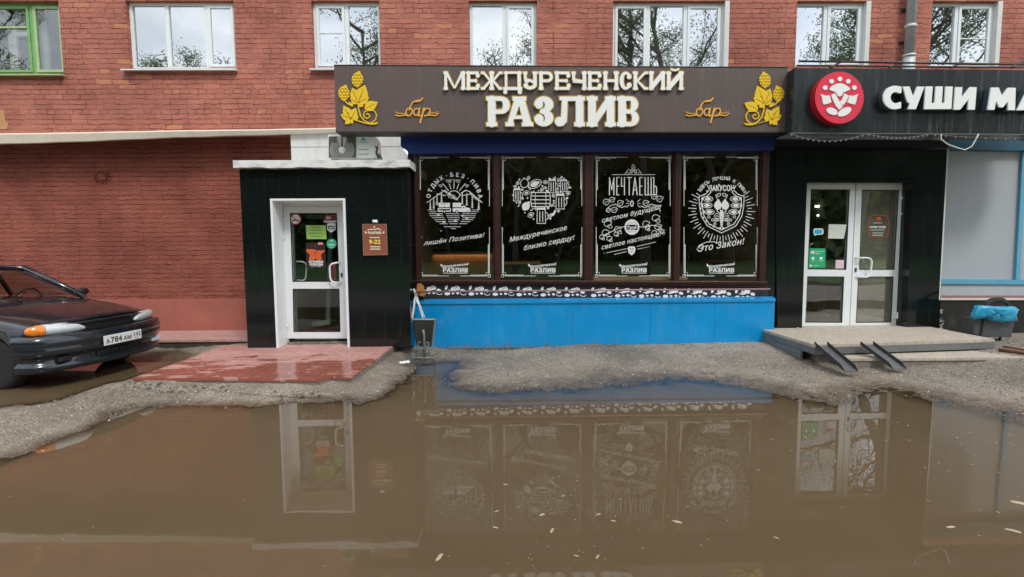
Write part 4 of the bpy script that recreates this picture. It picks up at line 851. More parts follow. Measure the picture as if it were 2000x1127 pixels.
def glyph(a, ch, x0, y0, x1, y1, st):
    """bold slab-serif capitals with ball ends, in the box given"""
    W, H = x1 - x0, y1 - y0; s = st; sf = H * .13; e = s * .22
    def S(x, w=s, top=True, bot=True):           # stem with slabs
        a.rect(x, y0, x + w, y1)
        if top: a.rect(x - e, y0, x + w + e, y0 + sf); a.ell(x + w / 2, y0 - sf * .0, w * .33, sf * .22)
        if bot: a.rect(x - e, y1 - sf, x + w + e, y1); a.ell(x + w / 2, y1, w * .33, sf * .22)
    L_, R_ = x0 + e, x1 - s - e; th = sf * 1.05; bl = H * .105
    if ch == 'М': S(L_, s * .8); S(R_ + .1 * s); m = (x0 + x1) / 2; a.poly([(L_, y0), (L_ + s * .95, y0), (m + s * .25, y1 - sf * .6), (m - s * .25, y1 - sf * .6)]); a.poly([(R_ + s * .1, y0), (R_ + s, y0), (m + s * .3, y1 - sf * .6), (m - s * .2, y1 - sf * .6)])
    elif ch == 'Е': S(L_); a.rect(L_, y0, x1 - bl * .6, y0 + th); a.rect(L_, y1 - th, x1 - bl * .4, y1); a.rect(L_ + s, (y0 + y1) / 2 - th * .45, x1 - bl * 1.8, (y0 + y1) / 2 + th * .45); a.ell(x1 - bl, y0 + th + bl * .7, bl, bl * 1.15); a.ell(x1 - bl * .9, y1 - th - bl * .7, bl, bl * 1.15); a.ell(x1 - bl * 2, (y0 + y1) / 2, bl * .7, bl)
    elif ch == 'Ж':
        m = (x0 + x1) / 2; S(m - s / 2)
        for sx in (-1, 1):
            H_ = lambda u, v: (m + sx * u, y0 + v * H)
            a.poly([H_(W / 2 - s * .95, 0), H_(W / 2 - s * .15, 0), H_(s * .8, .5), H_(W / 2 - s * .1, 1), H_(W / 2 - s * 1.1, 1), H_(s * .1, .5)]); a.rect(m + sx * (W / 2 - s * 1.1), y0, m + sx * W / 2, y0 + sf); a.rect(m + sx * (W / 2 - s * 1.2), y1 - sf, m + sx * W / 2, y1)
    elif ch == 'Д': S(L_ + s * .35, s * .7); S(R_ - s * .2); a.rect(L_ + s * .3, y0, R_ + s * .5, y0 + th * .8); a.rect(x0, y1 - th, x1, y1 + th * .1); a.ell(x0 + bl * 1.2, y1 + bl * 1.1, bl, bl * 1.2); a.ell(x1 - bl * 1.2, y1 + bl * 1.1, bl, bl * 1.2)
    elif ch in 'УЧ':
        if ch == 'Ч': S(R_); a.rect(L_, y0, L_ + s * .8, y0 + H * .45); a.rect(x0, y0, L_ + s, y0 + sf); a.poly([(L_, y0 + H * .35), (L_ + s * .8, y0 + H * .4), (R_ + 1, y0 + H * .48), (R_ + 1, y0 + H * .64), (L_ + s * .3, y0 + H * .6)])
        else:
            a.rect(R_, y0, R_ + s, y0 + H * .8); a.rect(R_ - e, y0, x1, y0 + sf); a.rect(L_, y0, L_ + s * .8, y0 + H * .4); a.rect(x0, y0, L_ + s, y0 + sf); a.poly([(L_, y0 + H * .32), (L_ + s * .8, y0 + H * .38), (R_ + 1, y0 + H * .48), (R_ + 1, y0 + H * .64), (L_ + s * .3, y0 + H * .58)])
            a.ell((x0 + x1) / 2, y1 - H * .24, (x1 - x0) / 2 - e * 1.4, H * .23, a0=0, a1=180); a.ell(x0 + bl * 1.7, y1 - bl * 2.2, bl * 1.4, bl * 1.5)
            a.cut = True; a.ell((x0 + x1) / 2 - s * .1, y1 - H * .31, (R_ - L_) * .25, H * .14); a.cut = False
    elif ch == 'Р': S(L_); a.rect(L_, y0, x1 - W * .35, y0 + H * .58); a.ell(x1 - W * .36, y0 + H * .29, W * .36, H * .29); a.cut = True; a.rect(L_ + s, y0 + th, x1 - W * .38, y0 + H * .58 - th); a.ell(x1 - W * .38, y0 + H * .29, W * .38 - s * .9, H * .29 - th); a.cut = False
    elif ch == 'Н': S(L_); S(R_); a.rect(L_ + s, (y0 + y1) / 2 - th * .5, R_, (y0 + y1) / 2 + th * .5)
    elif ch == 'С': a.ell((x0 + x1) / 2, (y0 + y1) / 2, W * .5, H * .5); a.cut = True; a.ell((x0 + x1) / 2 + s * .15, (y0 + y1) / 2, W * .5 - s, H * .5 - th); a.rect((x0 + x1) / 2 + s * .3, y0 + H * .33, x1 + 2, y1 - H * .33); a.cut = False; a.ell(x1 - bl * 1.3, y0 + H * .27, bl * 1.2, bl * 1.3); a.ell(x1 - bl * 1.3, y1 - H * .25, bl * 1.2, bl * 1.3)
    elif ch == 'К': S(L_); a.poly([(x1 - s * 1.05, y0), (x1 - s * .2, y0), (L_ + s * 1.5, y0 + H * .52), (x1 - s * .1, y1), (x1 - s * 1.15, y1), (L_ + s * .8, y0 + H * .5)]); a.rect(x1 - s * 1.1, y0, x1, y0 + sf); a.rect(x1 - s * 1.3, y1 - sf, x1, y1)
    elif ch in 'ИЙ':
        S(L_); S(R_); a.poly([(L_ + s * .9, y1), (L_ + s * .9, y1 - H * .38), (R_ + s * .1, y0), (R_ + s * .1, y0 + H * .38)])
        if ch == 'Й': m = (x0 + x1) / 2; a.pl([(m - W * .2, y0 - H * .14), (m - W * .06, y0 - H * .08), (m + W * .06, y0 - H * .08), (m + W * .2, y0 - H * .14)], H * .09)
    elif ch == 'А': m = (x0 + x1) / 2; a.poly([(m - s * .55, y0), (m + s * .6, y0), (x1 - s * .12, y1), (x1 - s * 1.2, y1), (m, y0 + H * .3), (x0 + s * .75, y1), (x0 + s * .15, y1)]); a.rect(m - s * .9, y0, m + s * .9, y0 + sf); a.rect(x0, y1 - sf, x0 + s * 1.1, y1); a.rect(x1 - s * 1.5, y1 - sf, x1, y1); a.rect(x0 + W * .3, y1 - H * .36, x1 - W * .3, y1 - H * .25)
    elif ch == 'З':
        a.ell((x0 + x1) / 2, y0 + H * .27, W * .5, H * .275); a.ell((x0 + x1) / 2, y1 - H * .28, W * .5, H * .285)
        a.cut = True; a.ell((x0 + x1) / 2 - s * .25, y0 + H * .28, W * .5 - s * .85, H * .27 - th); a.ell((x0 + x1) / 2 - s * .25, y1 - H * .28, W * .5 - s * .85, H * .28 - th); a.rect(x0 - 2, y0 + H * .3, x0 + W * .36, y1 - H * .3); a.cut = False
        a.rect(x0 + W * .3, y0 + H * .44, x1 - W * .3, y0 + H * .55); a.ell(x0 + bl * 1.5, y0 + H * .24, bl * 1.3, bl * 1.6); a.ell(x0 + bl * 1.6, y1 - H * .24, bl * 1.4, bl * 1.6)
    elif ch == 'Л': S(R_); a.rect(L_ + s * .7, y0, R_ + s, y0 + th * 1.05); a.rect(L_ + s * .4, y0, L_ + s * 1.5, y0 + sf * .9); a.poly([(L_ + s * .75, y0), (L_ + s * 1.5, y0), (L_ + s * 1.35, y1 - H * .15), (L_ + s * .9, y1 - 1), (L_ + s * .1, y1), (L_ + s * .6, y1 - H * .25)]); a.ell(x0 + bl * 1.6, y1 - bl * 1.5, bl * 1.6, bl * 1.5)
    elif ch == 'В': S(L_); a.rect(L_, y0, x1 - W * .32, y1); a.ell(x1 - W * .35, y0 + H * .26, W * .33, H * .26); a.ell(x1 - W * .35, y1 - H * .27, W * .36, H * .27); a.cut = True; a.rect(L_ + s, y0 + th, x1 - W * .36, y0 + H * .44); a.ell(x1 - W * .38, y0 + H * .26, W * .36 - s * .9, H * .18 - th * .3); a.rect(L_ + s, y1 - H * .43, x1 - W * .34, y1 - th); a.ell(x1 - W * .36, y1 - H * .275, W * .38 - s * .9, H * .19 - th * .3); a.cut = False
zx = lambda v: 860 + v / 4.1667
zy = lambda v: 130 + v / 4.1667
def sign_word(boxes, st, cell, grow, ypad):
    for ch, bx0, bx1, by0, by1 in boxes:
        x0, x1, y0, y1 = zx(bx0) + .6, zx(bx1) - .6, zy(by0), zy(by1); a = Art(x0 - 5, y0 - 10, x1 + 5, y1 + 12, cell); glyph(a, ch, x0, y0, x1, y1, st)
        b = MB(); v, f = a.mesh(grow); b.sheet2(v, f, YS - .022, YS); o = b.build('letter', m_gold, sg, fix=False)
        b = MB(); v, f = a.mesh(0); b.sheet2(v, f, YS - .045, YS - .0225); b.build('letter_front', m_let, o, fix=False)
row1 = [('М', 25, 205), ('Е', 207, 322), ('Ж', 328, 508), ('Д', 508, 668), ('У', 672, 792), ('Р', 798, 918), ('Е', 928, 1060), ('Ч', 1066, 1194), ('Е', 1196, 1314), ('Н', 1322, 1454), ('С', 1458, 1560), ('К', 1566, 1694), ('И', 1696, 1834), ('Й', 1838, 1982)]
sign_word([(c, a_, b_, 42, 188) for c, a_, b_ in row1], 6.3, .42, 1.35, 0)
row2 = [('Р', 372, 568), ('А', 528, 758), ('З', 762, 922), ('Л', 930, 1180), ('И', 1188, 1432), ('В', 1434, 1615)]
sign_word([(c, a_, b_, 245, 486) for c, a_, b_ in row2], 14.6, .6, 2.0, 0)
def hop_emblem(mirror):
    # coordinates of the first emblem in a zoom of 5.5556 at (640, 120); the other one is its mirror image
    def T(x, y):
        X1, Y1 = 640 + x / 5.5556, 120 + y / 5.5556
        return (2188 + 2.5 - X1 + 2, Y1 + 1.5) if mirror else (X1, Y1)
    xs = sorted([T(110, 0)[0], T(560, 0)[0]]); a = Art(xs[0] - 3, 136, xs[1] + 3, 248, .36, T)
    for cx, cy, s_, ro in ((322, 195, 1., 8), (175, 345, .98, -8)):
        a.ell(cx, cy, 62 * s_, 78 * s_, ro); a.poly([(cx - 20, cy - 70), (cx + 25, cy - 95), (cx + 35, cy - 60)]); a.poly([(cx - 30, cy + 65), (cx - 5, cy + 95), (cx + 30, cy + 60)])
        a.cut = True
        for r_ in range(5):
            for c_ in range(-2, 3):
                x, y = cx + c_ * 34 + (17 if r_ % 2 else 0), cy - 62 + r_ * 32; a.ell(x, y, 17, 22, w=1.05, a0=20, a1=160, n=8)
        a.cut = False
    for q in ((335, 440, 405, 255, .36), (325, 440, 265, 285, .33), (335, 440, 450, 385, .38), (330, 455, 245, 400, .34), (340, 455, 385, 490, .5), (245, 610, 170, 475, .30), (255, 615, 305, 505, .38), (240, 620, 140, 575, .34), (240, 630, 190, 680, .42), (270, 625, 335, 590, .45), (400, 515, 545, 440, .34), (255, 620, 265, 680, .3)): a.leaf(*q)
    a.cut = True
    for q in ((335, 440, 385, 300), (325, 440, 275, 320), (335, 445, 420, 400), (325, 455, 262, 410), (345, 390, 375, 370), (240, 605, 190, 520), (258, 610, 295, 540), (225, 610, 165, 585), (420, 505, 510, 460), (235, 570, 215, 555)): a.cap(*q, 1.05)
    a.cut = False
    a.pl([(330, 450), (335, 520), (355, 590), (400, 645), (450, 668), (500, 672), (540, 665)], 2.2); a.pl([(270, 625), (340, 650), (400, 668), (470, 680), (530, 678)], 1.8)
    sp = [(445 + (88 - k * 3.1) * math.cos(R(95 - k * 19)), 595 + (88 - k * 3.1) * -math.sin(R(95 - k * 19)) * -1) for k in range(25)]
    a.pl([(475, 665), (520, 630), (530, 580), (505, 535), (450, 522), (400, 545), (388, 580), (400, 605), (430, 618), (452, 600), (450, 575), (430, 562), (420, 575)], 1.9); a.pl([(175, 415), (210, 455), (265, 482)], 2.2); a.leaf(275, 488, 225, 435, .22)
    return flat('hop_emblem', a.mesh(), YS - .02, m_yel, sg, YS)
hop_emblem(False); hop_emblem(True)
for k, off in enumerate((0, 567.5)):
    ox, oy, z = 640 + off, 120, 5.5556; T = lambda x, y: (ox + x / z, oy + y / z); a = Art(ox + 125, 188, ox + 222, 244, .36, T)
    a.pl([(1030, 395), (1010, 420), (960, 425), (920, 445), (900, 480), (885, 530)], 2.2); a.pl([(1028, 398), (1005, 428), (950, 435)], 2.4); a.ell(882, 548, 32, 45, 18, w=2.3); a.ell(962, 548, 30, 38, 20, w=2.3); a.pl([(1000, 505), (985, 550), (985, 592), (1010, 585)], 2.4)
    a.pl([(1045, 505), (1030, 580), (1003, 662)], 2.8); a.pl([(1040, 540), (1070, 508), (1105, 510), (1110, 545), (1085, 585), (1050, 590)], 2.3)
    a.pl([(735, 548), (760, 562), (840, 566)], 1.4); a.pl([(735, 580), (770, 592), (860, 578)], 2.2); a.pl([(1110, 560), (1170, 560), (1195, 545)], 1.4); a.pl([(1050, 592), (1100, 580), (1170, 588), (1202, 562)], 2.2)
    flat('script_word', a.mesh(), YS - .018, m_yel2, sg, YS)
b = MB()
for x in (760, 990, 1230, 1440):
    p = P(x, 128, YS + .1); b.tube([(p.x, YS + .26, p.z - .08), (p.x, YU, p.z - .02)], .015, 6)
b.build('wall_bracket', m_dark, sg)
# ---------------------------------------------------------------- sushi shop signboard
YQ = 6.69; m_side0 = mat('dull_edge', (.12, .13, .13), .5)
m_bsign = mat('black_sign', (.016, .020, .022), .2, var=.2, scale=2, dirt=.35, dcol=(.12, .14, .14, 1), dscale=(5, 5, .25))
sq = thing('sushi_signboard', P(1780, 195, YQ), 'long black signboard with round red emblem and thick white letters', 'signboard')
b = MB(); b.pp([(1552, 133), (2140, 138), (2140, 262), (1546, 258.5)], YQ, YQ + .42); b.build('board', m_bsign, sq)
b = MB(); b.pp([(1545.6, 258.8), (2140, 262.3), (2140, 264), (1545.6, 260.5)], YQ - .004, YQ + .02); b.build('edge_trim', m_side0, sq)
b = MB()
for k in range(14): p = P(1548, 140 + k * 8.5, YQ + .12); b.ball((P(1549, 195, YQ).x - .003, YQ + .12, p.z), .008, 6)
b.build('rivet', m_dark, sq)
Yc = YQ - .11
def em(px, py): return px, py
cx, cy = 1639.5, 190.5
rd = [(cx + 47.5 * math.cos(t), cy + 50.8 * math.sin(t)) for t in [2 * math.pi * i / 56 for i in range(56)]]
m_red = mat('emblem_red', (.72, .035, .075), .35, var=.05); m_redside = mat('emblem_side', (.42, .01, .015), .4)
b = MB(); b.pp(rd, Yc, YQ); e_ = b.build('round_emblem', m_redside, sq)
b = MB(); b.pp(rd, Yc - .006, Yc - .0005); b.build('emblem_face', m_red, e_)
T = lambda x, y: (1570 + x / 9.394, 130 + y / 9.394); a = Art(1595, 140, 1690, 240, .4, T)
for x, y in ((395, 388), (512, 270), (666, 226), (818, 270), (930, 386)): a.ell(x, y, 42, 42)
a.poly([(472, 408), (520, 355), (590, 318), (666, 306), (735, 320), (800, 355), (850, 400), (840, 430), (780, 455), (725, 475), (705, 530), (660, 552), (620, 530), (600, 480), (540, 450), (480, 430)])
a.poly([(305, 500), (350, 520), (400, 535), (478, 530), (490, 590), (508, 655), (450, 680), (365, 698), (345, 640), (340, 575)]); a.poly([(1003, 500), (960, 520), (900, 538), (830, 530), (820, 600), (795, 655), (860, 680), (940, 698), (965, 630), (975, 560)])
a.poly([(505, 520), (575, 488), (610, 560), (660, 650), (715, 735), (650, 792), (590, 720), (540, 620)]); a.poly([(745, 488), (822, 535), (785, 630), (722, 712), (665, 655), (715, 580)])
a.ell(520, 820, 105, 62, 20); a.ell(748, 830, 135, 68, -28); a.cut = True; a.pl([(600, 925), (610, 880), (650, 820), (720, 740)], 1.5); a.cut = False
flat('emblem_figure', a.mesh(), Yc - .016, m_let, e_, Yc - .006)
Tz = lambda x, y: (1710 + x / 6.8966, 150 + y / 6.8966)
YLT = YQ - .11
def sushi_letter(pts=None, fn=None, bb=None, nm='letter'):
    a = Art(bb[0] - 4, 160, bb[1] + 4, 222, .45, Tz); fn(a); m = a.mesh(); b = MB(); b.sheet2(*m, YLT + .02, YQ); o = b.build('letter', m_lside, sq, fix=False)
    b = MB(); b.sheet2(*m, YLT, YLT + .0195); b.build('letter_front', m_let, o, fix=False)
m_lside = mat('letter_side', (.05, .08, .10), .4)
def f_S(a): a.ell(262, 278, 158, 160, -8); a.cut = True; a.ell(275, 280, 72, 76, -8); a.poly([(275, 235), (460, 190), (460, 360), (275, 330)]); a.poly([(348, 100), (460, 100), (460, 500), (345, 500)]); a.cut = False; a.poly([(275, 120), (352, 132), (350, 212), (275, 200)]); a.poly([(275, 355), (346, 343), (340, 425), (275, 436)])
def f_U(a): a.poly([(372, 130), (460, 130), (508, 268), (565, 130), (660, 132), (545, 435), (437, 435), (465, 360), (430, 335)])
def f_SH(a): a.poly([(680, 132), (768, 132), (752, 355), (802, 355), (818, 132), (905, 132), (890, 355), (936, 355), (950, 134), (1038, 134), (1020, 430), (662, 432)], .5)
def f_I(a): a.poly([(1080, 140), (1168, 140), (1158, 290), (1275, 140), (1362, 142), (1338, 440), (1248, 440), (1258, 290), (1140, 440), (1056, 440)], .3)
def f_M(a): a.poly([(1562, 145), (1660, 145), (1705, 262), (1790, 147), (1888, 150), (1878, 446), (1788, 446), (1790, 320), (1718, 408), (1672, 408), (1625, 310), (1602, 442), (1516, 442)], .3)
def f_A(a):
    a.poly([(2060, 150), (2170, 150), (2230, 450), (2140, 450), (2130, 400), (2025, 400), (2000, 450), (1905, 450)]); a.cut = True; a.poly([(2050, 335), (2118, 335), (2105, 230)]); a.cut = False
def f_R(a): a.poly([(2300, 152), (2480, 152), (2530, 230), (2470, 320), (2370, 325), (2360, 452), (2275, 452)]); a.cut = True; a.poly([(2380, 215), (2440, 215), (2440, 260), (2375, 262)]); a.cut = False
for fn, x0, x1 in ((f_S, 1722, 1764), (f_U, 1760, 1808), (f_SH, 1803, 1864), (f_I, 1860, 1910), (f_M, 1927, 1986), (f_A, 1984, 2036), (f_R, 2036, 2080)): sushi_letter(fn=fn, bb=(x0, x1))
# tube frame on top of the signboard
b = MB(); b.tube([P(1560, 119.5, YQ + .1), P(2140, 128, YQ + .1)], .014, 8); b.tube([P(1556, 128, YQ + .3), P(2140, 133, YQ + .3)], .012, 8)
for x in (1632, 1748, 1868, 1985): b.tube([P(x - 11, 132.5, YQ + .02), P(x + 14, 119, YQ + .25)], .014, 6)
b.build('top_rail', m_dark, sq)
b = MB()
for x in (1600, 1790, 1960):
    p = P(x, 160, YQ + .3); b.box(p.x - .02, p.x + .02, YQ + .421, YU - .002, p.z - .02, p.z + .02)
b.build('wall_bracket', m_dark, sq)
# string of small lights under it
YG = YQ - .012
lg = thing('string_lights', P(1700, 268, YG), 'thin string of tiny unlit fairy lights drooping under the black signboard', 'string lights')
def swag(x0, y0, x1, y1, sag, n=14): return [P(x0 + (x1 - x0) * t, y0 + (y1 - y0) * t + sag * 4 * t * (1 - t), YG) for t in [i / n for i in range(n + 1)]]
pts = swag(1541, 260, 1690, 262, 14) + swag(1694, 261.5, 1815, 262, 7)[1:] + swag(1818, 262, 2090, 266, 6)[1:]
b = MB(); b.tube(pts, .004, 5); b.build('wire', mat('string_wire', (.14, .14, .13), .5), lg)
mb_ = mat('bulb', (.26, .26, .25), .3)
for i in range(len(pts) - 1):
    b = MB(); b.ball(pts[i].lerp(pts[i + 1], .5) + Vector((0, 0, -.012)), .009, 6, 1.4); b.build('bulb', mb_, lg)
cbp = [P(1838, 262, YG), P(1838, 272, YG), P(1853, 283, YG), P(1874, 290, YG), P(1884, 293, YG), P(1898, 286, YG), P(1906, 272, YG), P(1911, 262, YG)]
b = MB(); b.tube(cbp, .008, 6); o = b.build('cable', m_curt, None, loc=cbp[4]); tag(o, 'loose pale cable hanging in a loop under the black signboard', 'cable')
# ---------------------------------------------------------------- sushi shop portal
YPt, YSd = 7.25, 7.45
pt = thing('sushi_shop_portal', (*P(1665, 640, YPt).xy, .25), 'glossy black clad shop entrance with white double glazed doors', 'shop front')
def dpx(px, y, Y): return P(px, y, Y)
b = MB()
b.pp([(1515, 289.5), (1850, 292), (1848.6, 351), (1514.6, 350)], YPt, YSd + .3)                      # head panel
b.pp([(1514.6, 350.4), (1576, 350.6), (1566, 650), (1518, 652)], YPt, YSd + .3); b.pp([(1784, 351.4), (1848.5, 351.4), (1834, 652), (1770, 648)], YPt, YSd + .3)
b.pp([(1577, 350.9), (1783, 351.6), (1783, 357.5), (1577, 357)], YPt, YSd + .3)
b.build('cladding', m_black, pt)
b = MB(); b.pp([(1512, 256), (1852, 258), (1852, 289), (1512, 287)], YPt + .12, YSd + .3); b.build('upper_recess', mat('black_paint', (.006, .006, .006), .7), pt)
b = MB(); b.pp([(1850.5, 292), (1853, 292), (1836.5, 586), (1834, 586)], YPt - .004, YPt + .02); b.build('edge_strip', mat('sealant_strip', (.55, .62, .52), .6), pt)
b = MB(); b.pp([(1770, 357), (1784, 354), (1771, 648), (1757, 642)], YSd - .03, YSd + .3); b.build('door_jamb', m_dark, pt)
m_dg = glass('sushi_door_glass', (.72, .76, .72), .2, wav=.1); m_dg2 = glass('sushi_door_haze', (.5, .53, .5), .24, wav=.1, haze=(.30, .29, .22))  # second glass: reflection painted into the pane as a diffuse olive haze
dA = leaf_door(pt, [(1576.5, 358), (1671, 358.5), (1658.5, 642.5), (1565.5, 642)], [[(1584, 369.5), (1660, 370), (1653, 527), (1577.5, 526)], [(1577, 539.5), (1649, 540), (1645, 630.5), (1573, 630)]], YSd, m_dg)
dB = leaf_door(pt, [(1673, 358.5), (1769.5, 359.5), (1753, 643), (1660, 642.5)], [[(1683.5, 370.5), (1756, 371), (1747, 527), (1678, 527)], [(1676, 540), (1745.5, 540), (1741, 630), (1671.5, 630.5)]], YSd, m_dg2)
handleC(dB, [(1671, 504), (1675, 503.5), (1688, 503.5), (1694, 505), (1697, 510), (1696, 522), (1694, 535), (1692, 539), (1686, 541), (1671, 541)], YSd)
lk = MB(); c = P(1671, 527, YSd); lk.box(c.x - .012, c.x + .012, YSd - .01, YSd, c.z - .03, c.z + .03); lk.build('lock', m_dark, dB)
for x, y in ((1766, 383), (1764, 414), (1751, 616)): hinge(dB, P(x, y, YSd))
b = MB(); b.pp([(1566, 642.8), (1757, 643.6), (1757, 650), (1566, 650)], YSd - .02, YSd + .1); b.build('threshold', m_conc, pt)
SS = YSd + .018
T2 = lambda x, y: (1570 + x / 10.244, 430 + y / 10.244)
def pz(L_): return [T2(*p) for p in L_]
plain('speech_bubble_sticker', pz([(215, 165), (370, 165), (395, 195), (390, 270), (360, 290), (240, 295), (222, 318), (195, 270), (190, 195)]), (.65, .78, .82), dA, SS); plain('bubble_centre', pz([(230, 190), (350, 190), (368, 210), (360, 260), (330, 275), (225, 270), (212, 225)]), (.02, .42, .62), dA, SS - .003)
plain('white_paper', pz([(500, 82), (860, 88), (800, 370), (485, 368)]), (.62, .66, .58), dA, SS - .004)
plain('green_poster', pz([(115, 562), (435, 568), (430, 950), (90, 960)]), (.01, .40, .16), dA, SS)
flat('poster_print', [text2('доставка', *T2(320, 625), 1.9, 17, bold=.04), text2('еды', *T2(275, 665), 1.9, 9, bold=.04), text2('онлайн', *T2(180, 810), 1.3, 9, bold=.04), text2('оплата', *T2(345, 810), 1.3, 10, bold=.04), text2('сервис', *T2(240, 905), 1.4, 14, bold=.04)], SS - .003, m_wh, dA)
a = Art(1575, 485, 1615, 530, .3, T2); a.ell(175, 640, 36, 20); a.pl([(200, 635), (208, 605)], .9); a.pl([(150, 650), (140, 685)], .8); a.pl([(190, 655), (195, 685)], .8); a.ell(182, 762, 30, 30); a.ell(345, 762, 32, 28); a.poly([(120, 890), (155, 890), (150, 935), (118, 935)]); flat('poster_icons', a.mesh(), SS - .0035, m_wh, dA)
plain('pink_card', pz([(640, 798), (805, 798), (798, 968), (630, 968)]), (.72, .55, .6), dA, SS)
a = Art(1675, 415, 1755, 475, .35); a.ell(1717, 441, 19.6, 21.5, w=.0001); a.F[:] = 9; 
a.pl([(1703, 421), (1731, 421), (1735, 424), (1736.5, 440), (1734, 458), (1731, 462), (1701, 462), (1697, 458), (1696, 440), (1699, 424)], .9, True); a.ell(1716, 428, 5, 4.5); a.cut = True; a.ell(1716, 430, 1.5, 1.8); flat('hours_outline', a.mesh(), SS, mat('orange_vinyl', (.62, .10, .04), .5), dB)
a = Art(1675, 415, 1755, 475, .35); a.cap(1707, 435.5, 1723, 435.5, .9); a.cap(1701, 449.3, 1728, 449, 1.); a.cap(1704, 455, 1725, 455, .9); a.cap(1704, 459.3, 1724, 459.3, 1.)
flat('hours_lettering', [a.mesh(), text2('10:00', 1706.5, 443.3, 4, 15, bold=.05), text2('22:00', 1723, 443.3, 4, 14.5, bold=.05)], SS, m_wh, dB)
# interior of the sushi shop
inn = MB(); a_, c_ = P(1560, 500, YSd + .1).x - .6, P(1770, 500, YSd + .1).x + .3; zf_ = .3; yb2 = 11.4
inn.add([(a_, YSd + .3, zf_), (c_, YSd + .3, zf_), (c_, yb2, zf_), (a_, yb2, zf_)], [(0, 1, 2, 3)]); inn.m = 1
inn.add([(a_, YSd + .3, 2.9), (c_, YSd + .3, 2.9), (c_, yb2, 2.9), (a_, yb2, 2.9), (a_, YSd + .3, zf_), (c_, YSd + .3, zf_), (c_, yb2, zf_), (a_, yb2, zf_)], [(0, 1, 2, 3), (0, 3, 7, 4), (1, 2, 6, 5), (2, 3, 7, 6)])
inn.build('interior', [mat('shop_floor', (.2, .19, .17), .4), mat('shop_wall', (.10, .105, .08), .8, var=.4, scale=2)], pt)
p = P(1612, 500, 9.6); t = thing('sales_counter', (p.x, 9.6, zf_), 'dark counter with red menu boards seen through the double doors', 'counter')
b = MB(); b.box(p.x - 1.1, p.x + .9, 9.5, 10.1, zf_, 1.35); b.build('body', mat('counter_dark', (.05, .04, .035), .5), t)
b = MB(); b.box(p.x - 1.15, p.x + .95, 9.45, 10.15, 1.352, 1.40); b.build('top', cm, t)
b = MB(); 
for k in range(3): b.box(p.x - 1.0 + k * .62, p.x - .45 + k * .62, 10.6, 10.63, 2.0, 2.5)
b.build('menu_board', mat('menu_red', (.45, .05, .02), .5, var=.4, scale=5), t)
b = MB(); b.box(p.x + .15, p.x + .75, 10.2, 10.24, 2.3, 2.34); b.box(p.x + .2, p.x + .7, 10.2, 10.24, 2.12, 2.15); b.build('ceiling_lamp', mat('shop_lamp', (.9, .95, .8), .5, emit=((.95, 1, .8), 3.)), t)
# gray roller-shutter window with blue frame beside the portal, black plinth
YW = 7.72
wn = thing('shuttered_shop_window', (*P(1930, 560, YW).xy, .2), 'pale grey covered shop window with light blue frame beside the black portal', 'shop window')
b = MB(); b.pp([(1846, 293), (2200, 296), (2200, 548), (1830, 545)], YW, YW + .1); b.build('grey_panel', mat('grey_blind', (.40, .43, .46), .55, var=.05, scale=1.5, dirt=.2, dcol=(.33, .33, .34, 1)), wn)
m_cyan = mat('light_blue_frame', (.10, .38, .55), .4, var=.15, dirt=.4, dcol=(.25, .40, .46, 1))
b = MB(); b.pp([(1833, 545.5), (2200, 548.5), (2200, 557), (1833, 554.5)], YW - .05, YW + .1); b.pp([(1998, 297), (2006, 297), (1992, 548), (1984, 548)], YW - .04, YW - .001); b.build('blue_frame', m_cyan, wn)
b = MB(); b.pp([(1846, 262), (2200, 266), (2200, 296), (1846, 292.5)], YW - .1, YW + .3); b.build('blue_lintel', mat('shaded_lintel', (.008, .08, .13), .5, var=.3), wn)  # lintel blue darkened to hold the shade of the signboard above
b = MB(); b.pp([(1831, 555), (2200, 557.5), (2200, 577), (1830, 577)], YW - .02, YW + .1); b.build('lower_panel', mat('pale_panel', (.44, .47, .49), .5), wn)
b = MB(); b.pp([(1830, 577.5), (2200, 577.5), (2200, 582), (1829, 582)], YW - .05, YW + .1); b.build('pink_ledge', mat('pinkish_ledge', (.3, .16, .16), .5), wn)
b = MB(); b.pp([(1828, 582.5), (2200, 582.5), (2200, 586), (1828, 586)], YW - .07, YW + .1); b.build('metal_sill', m_offw, wn)
b = MB(); b.pp([(1826, 586.5), (2200, 586.5), (2200, 690), (1822, 690)], YW - .03, YW + .3); b.build('black_plinth', mat('chipped_black_tile', (.012, .013, .012), .35, var=.4, dirt=.3, dcol=(.10, .10, .09, 1)), wn)
b = MB()
for i in range(46):
    y = rnd.uniform(600, 656); x = 1836 + rnd.gauss(0, 3) + (656 - y) * .02; p = P(x, y, YW - .035); b.ball(p, rnd.uniform(.005, .016), 6)
for i in range(40): p = P(rnd.uniform(1785, 1850), 645 + rnd.gauss(0, 2.5), 7.3); b.ball(p, rnd.uniform(.012, .035), 6, .5)
for i in range(30): p = P(rnd.uniform(1517, 1560), 645 + rnd.gauss(0, 2.), 7.2); b.ball(p, rnd.uniform(.012, .03), 6, .5)
o = b.build('mortar_crumbs', mat('pale_mortar', (.42, .40, .33), .9, var=.3), None, loc=P(1810, 645, 7.3)); tag(o, 'crumbled pale mortar along the foot of the black shop cladding', 'mortar', kind='stuff')
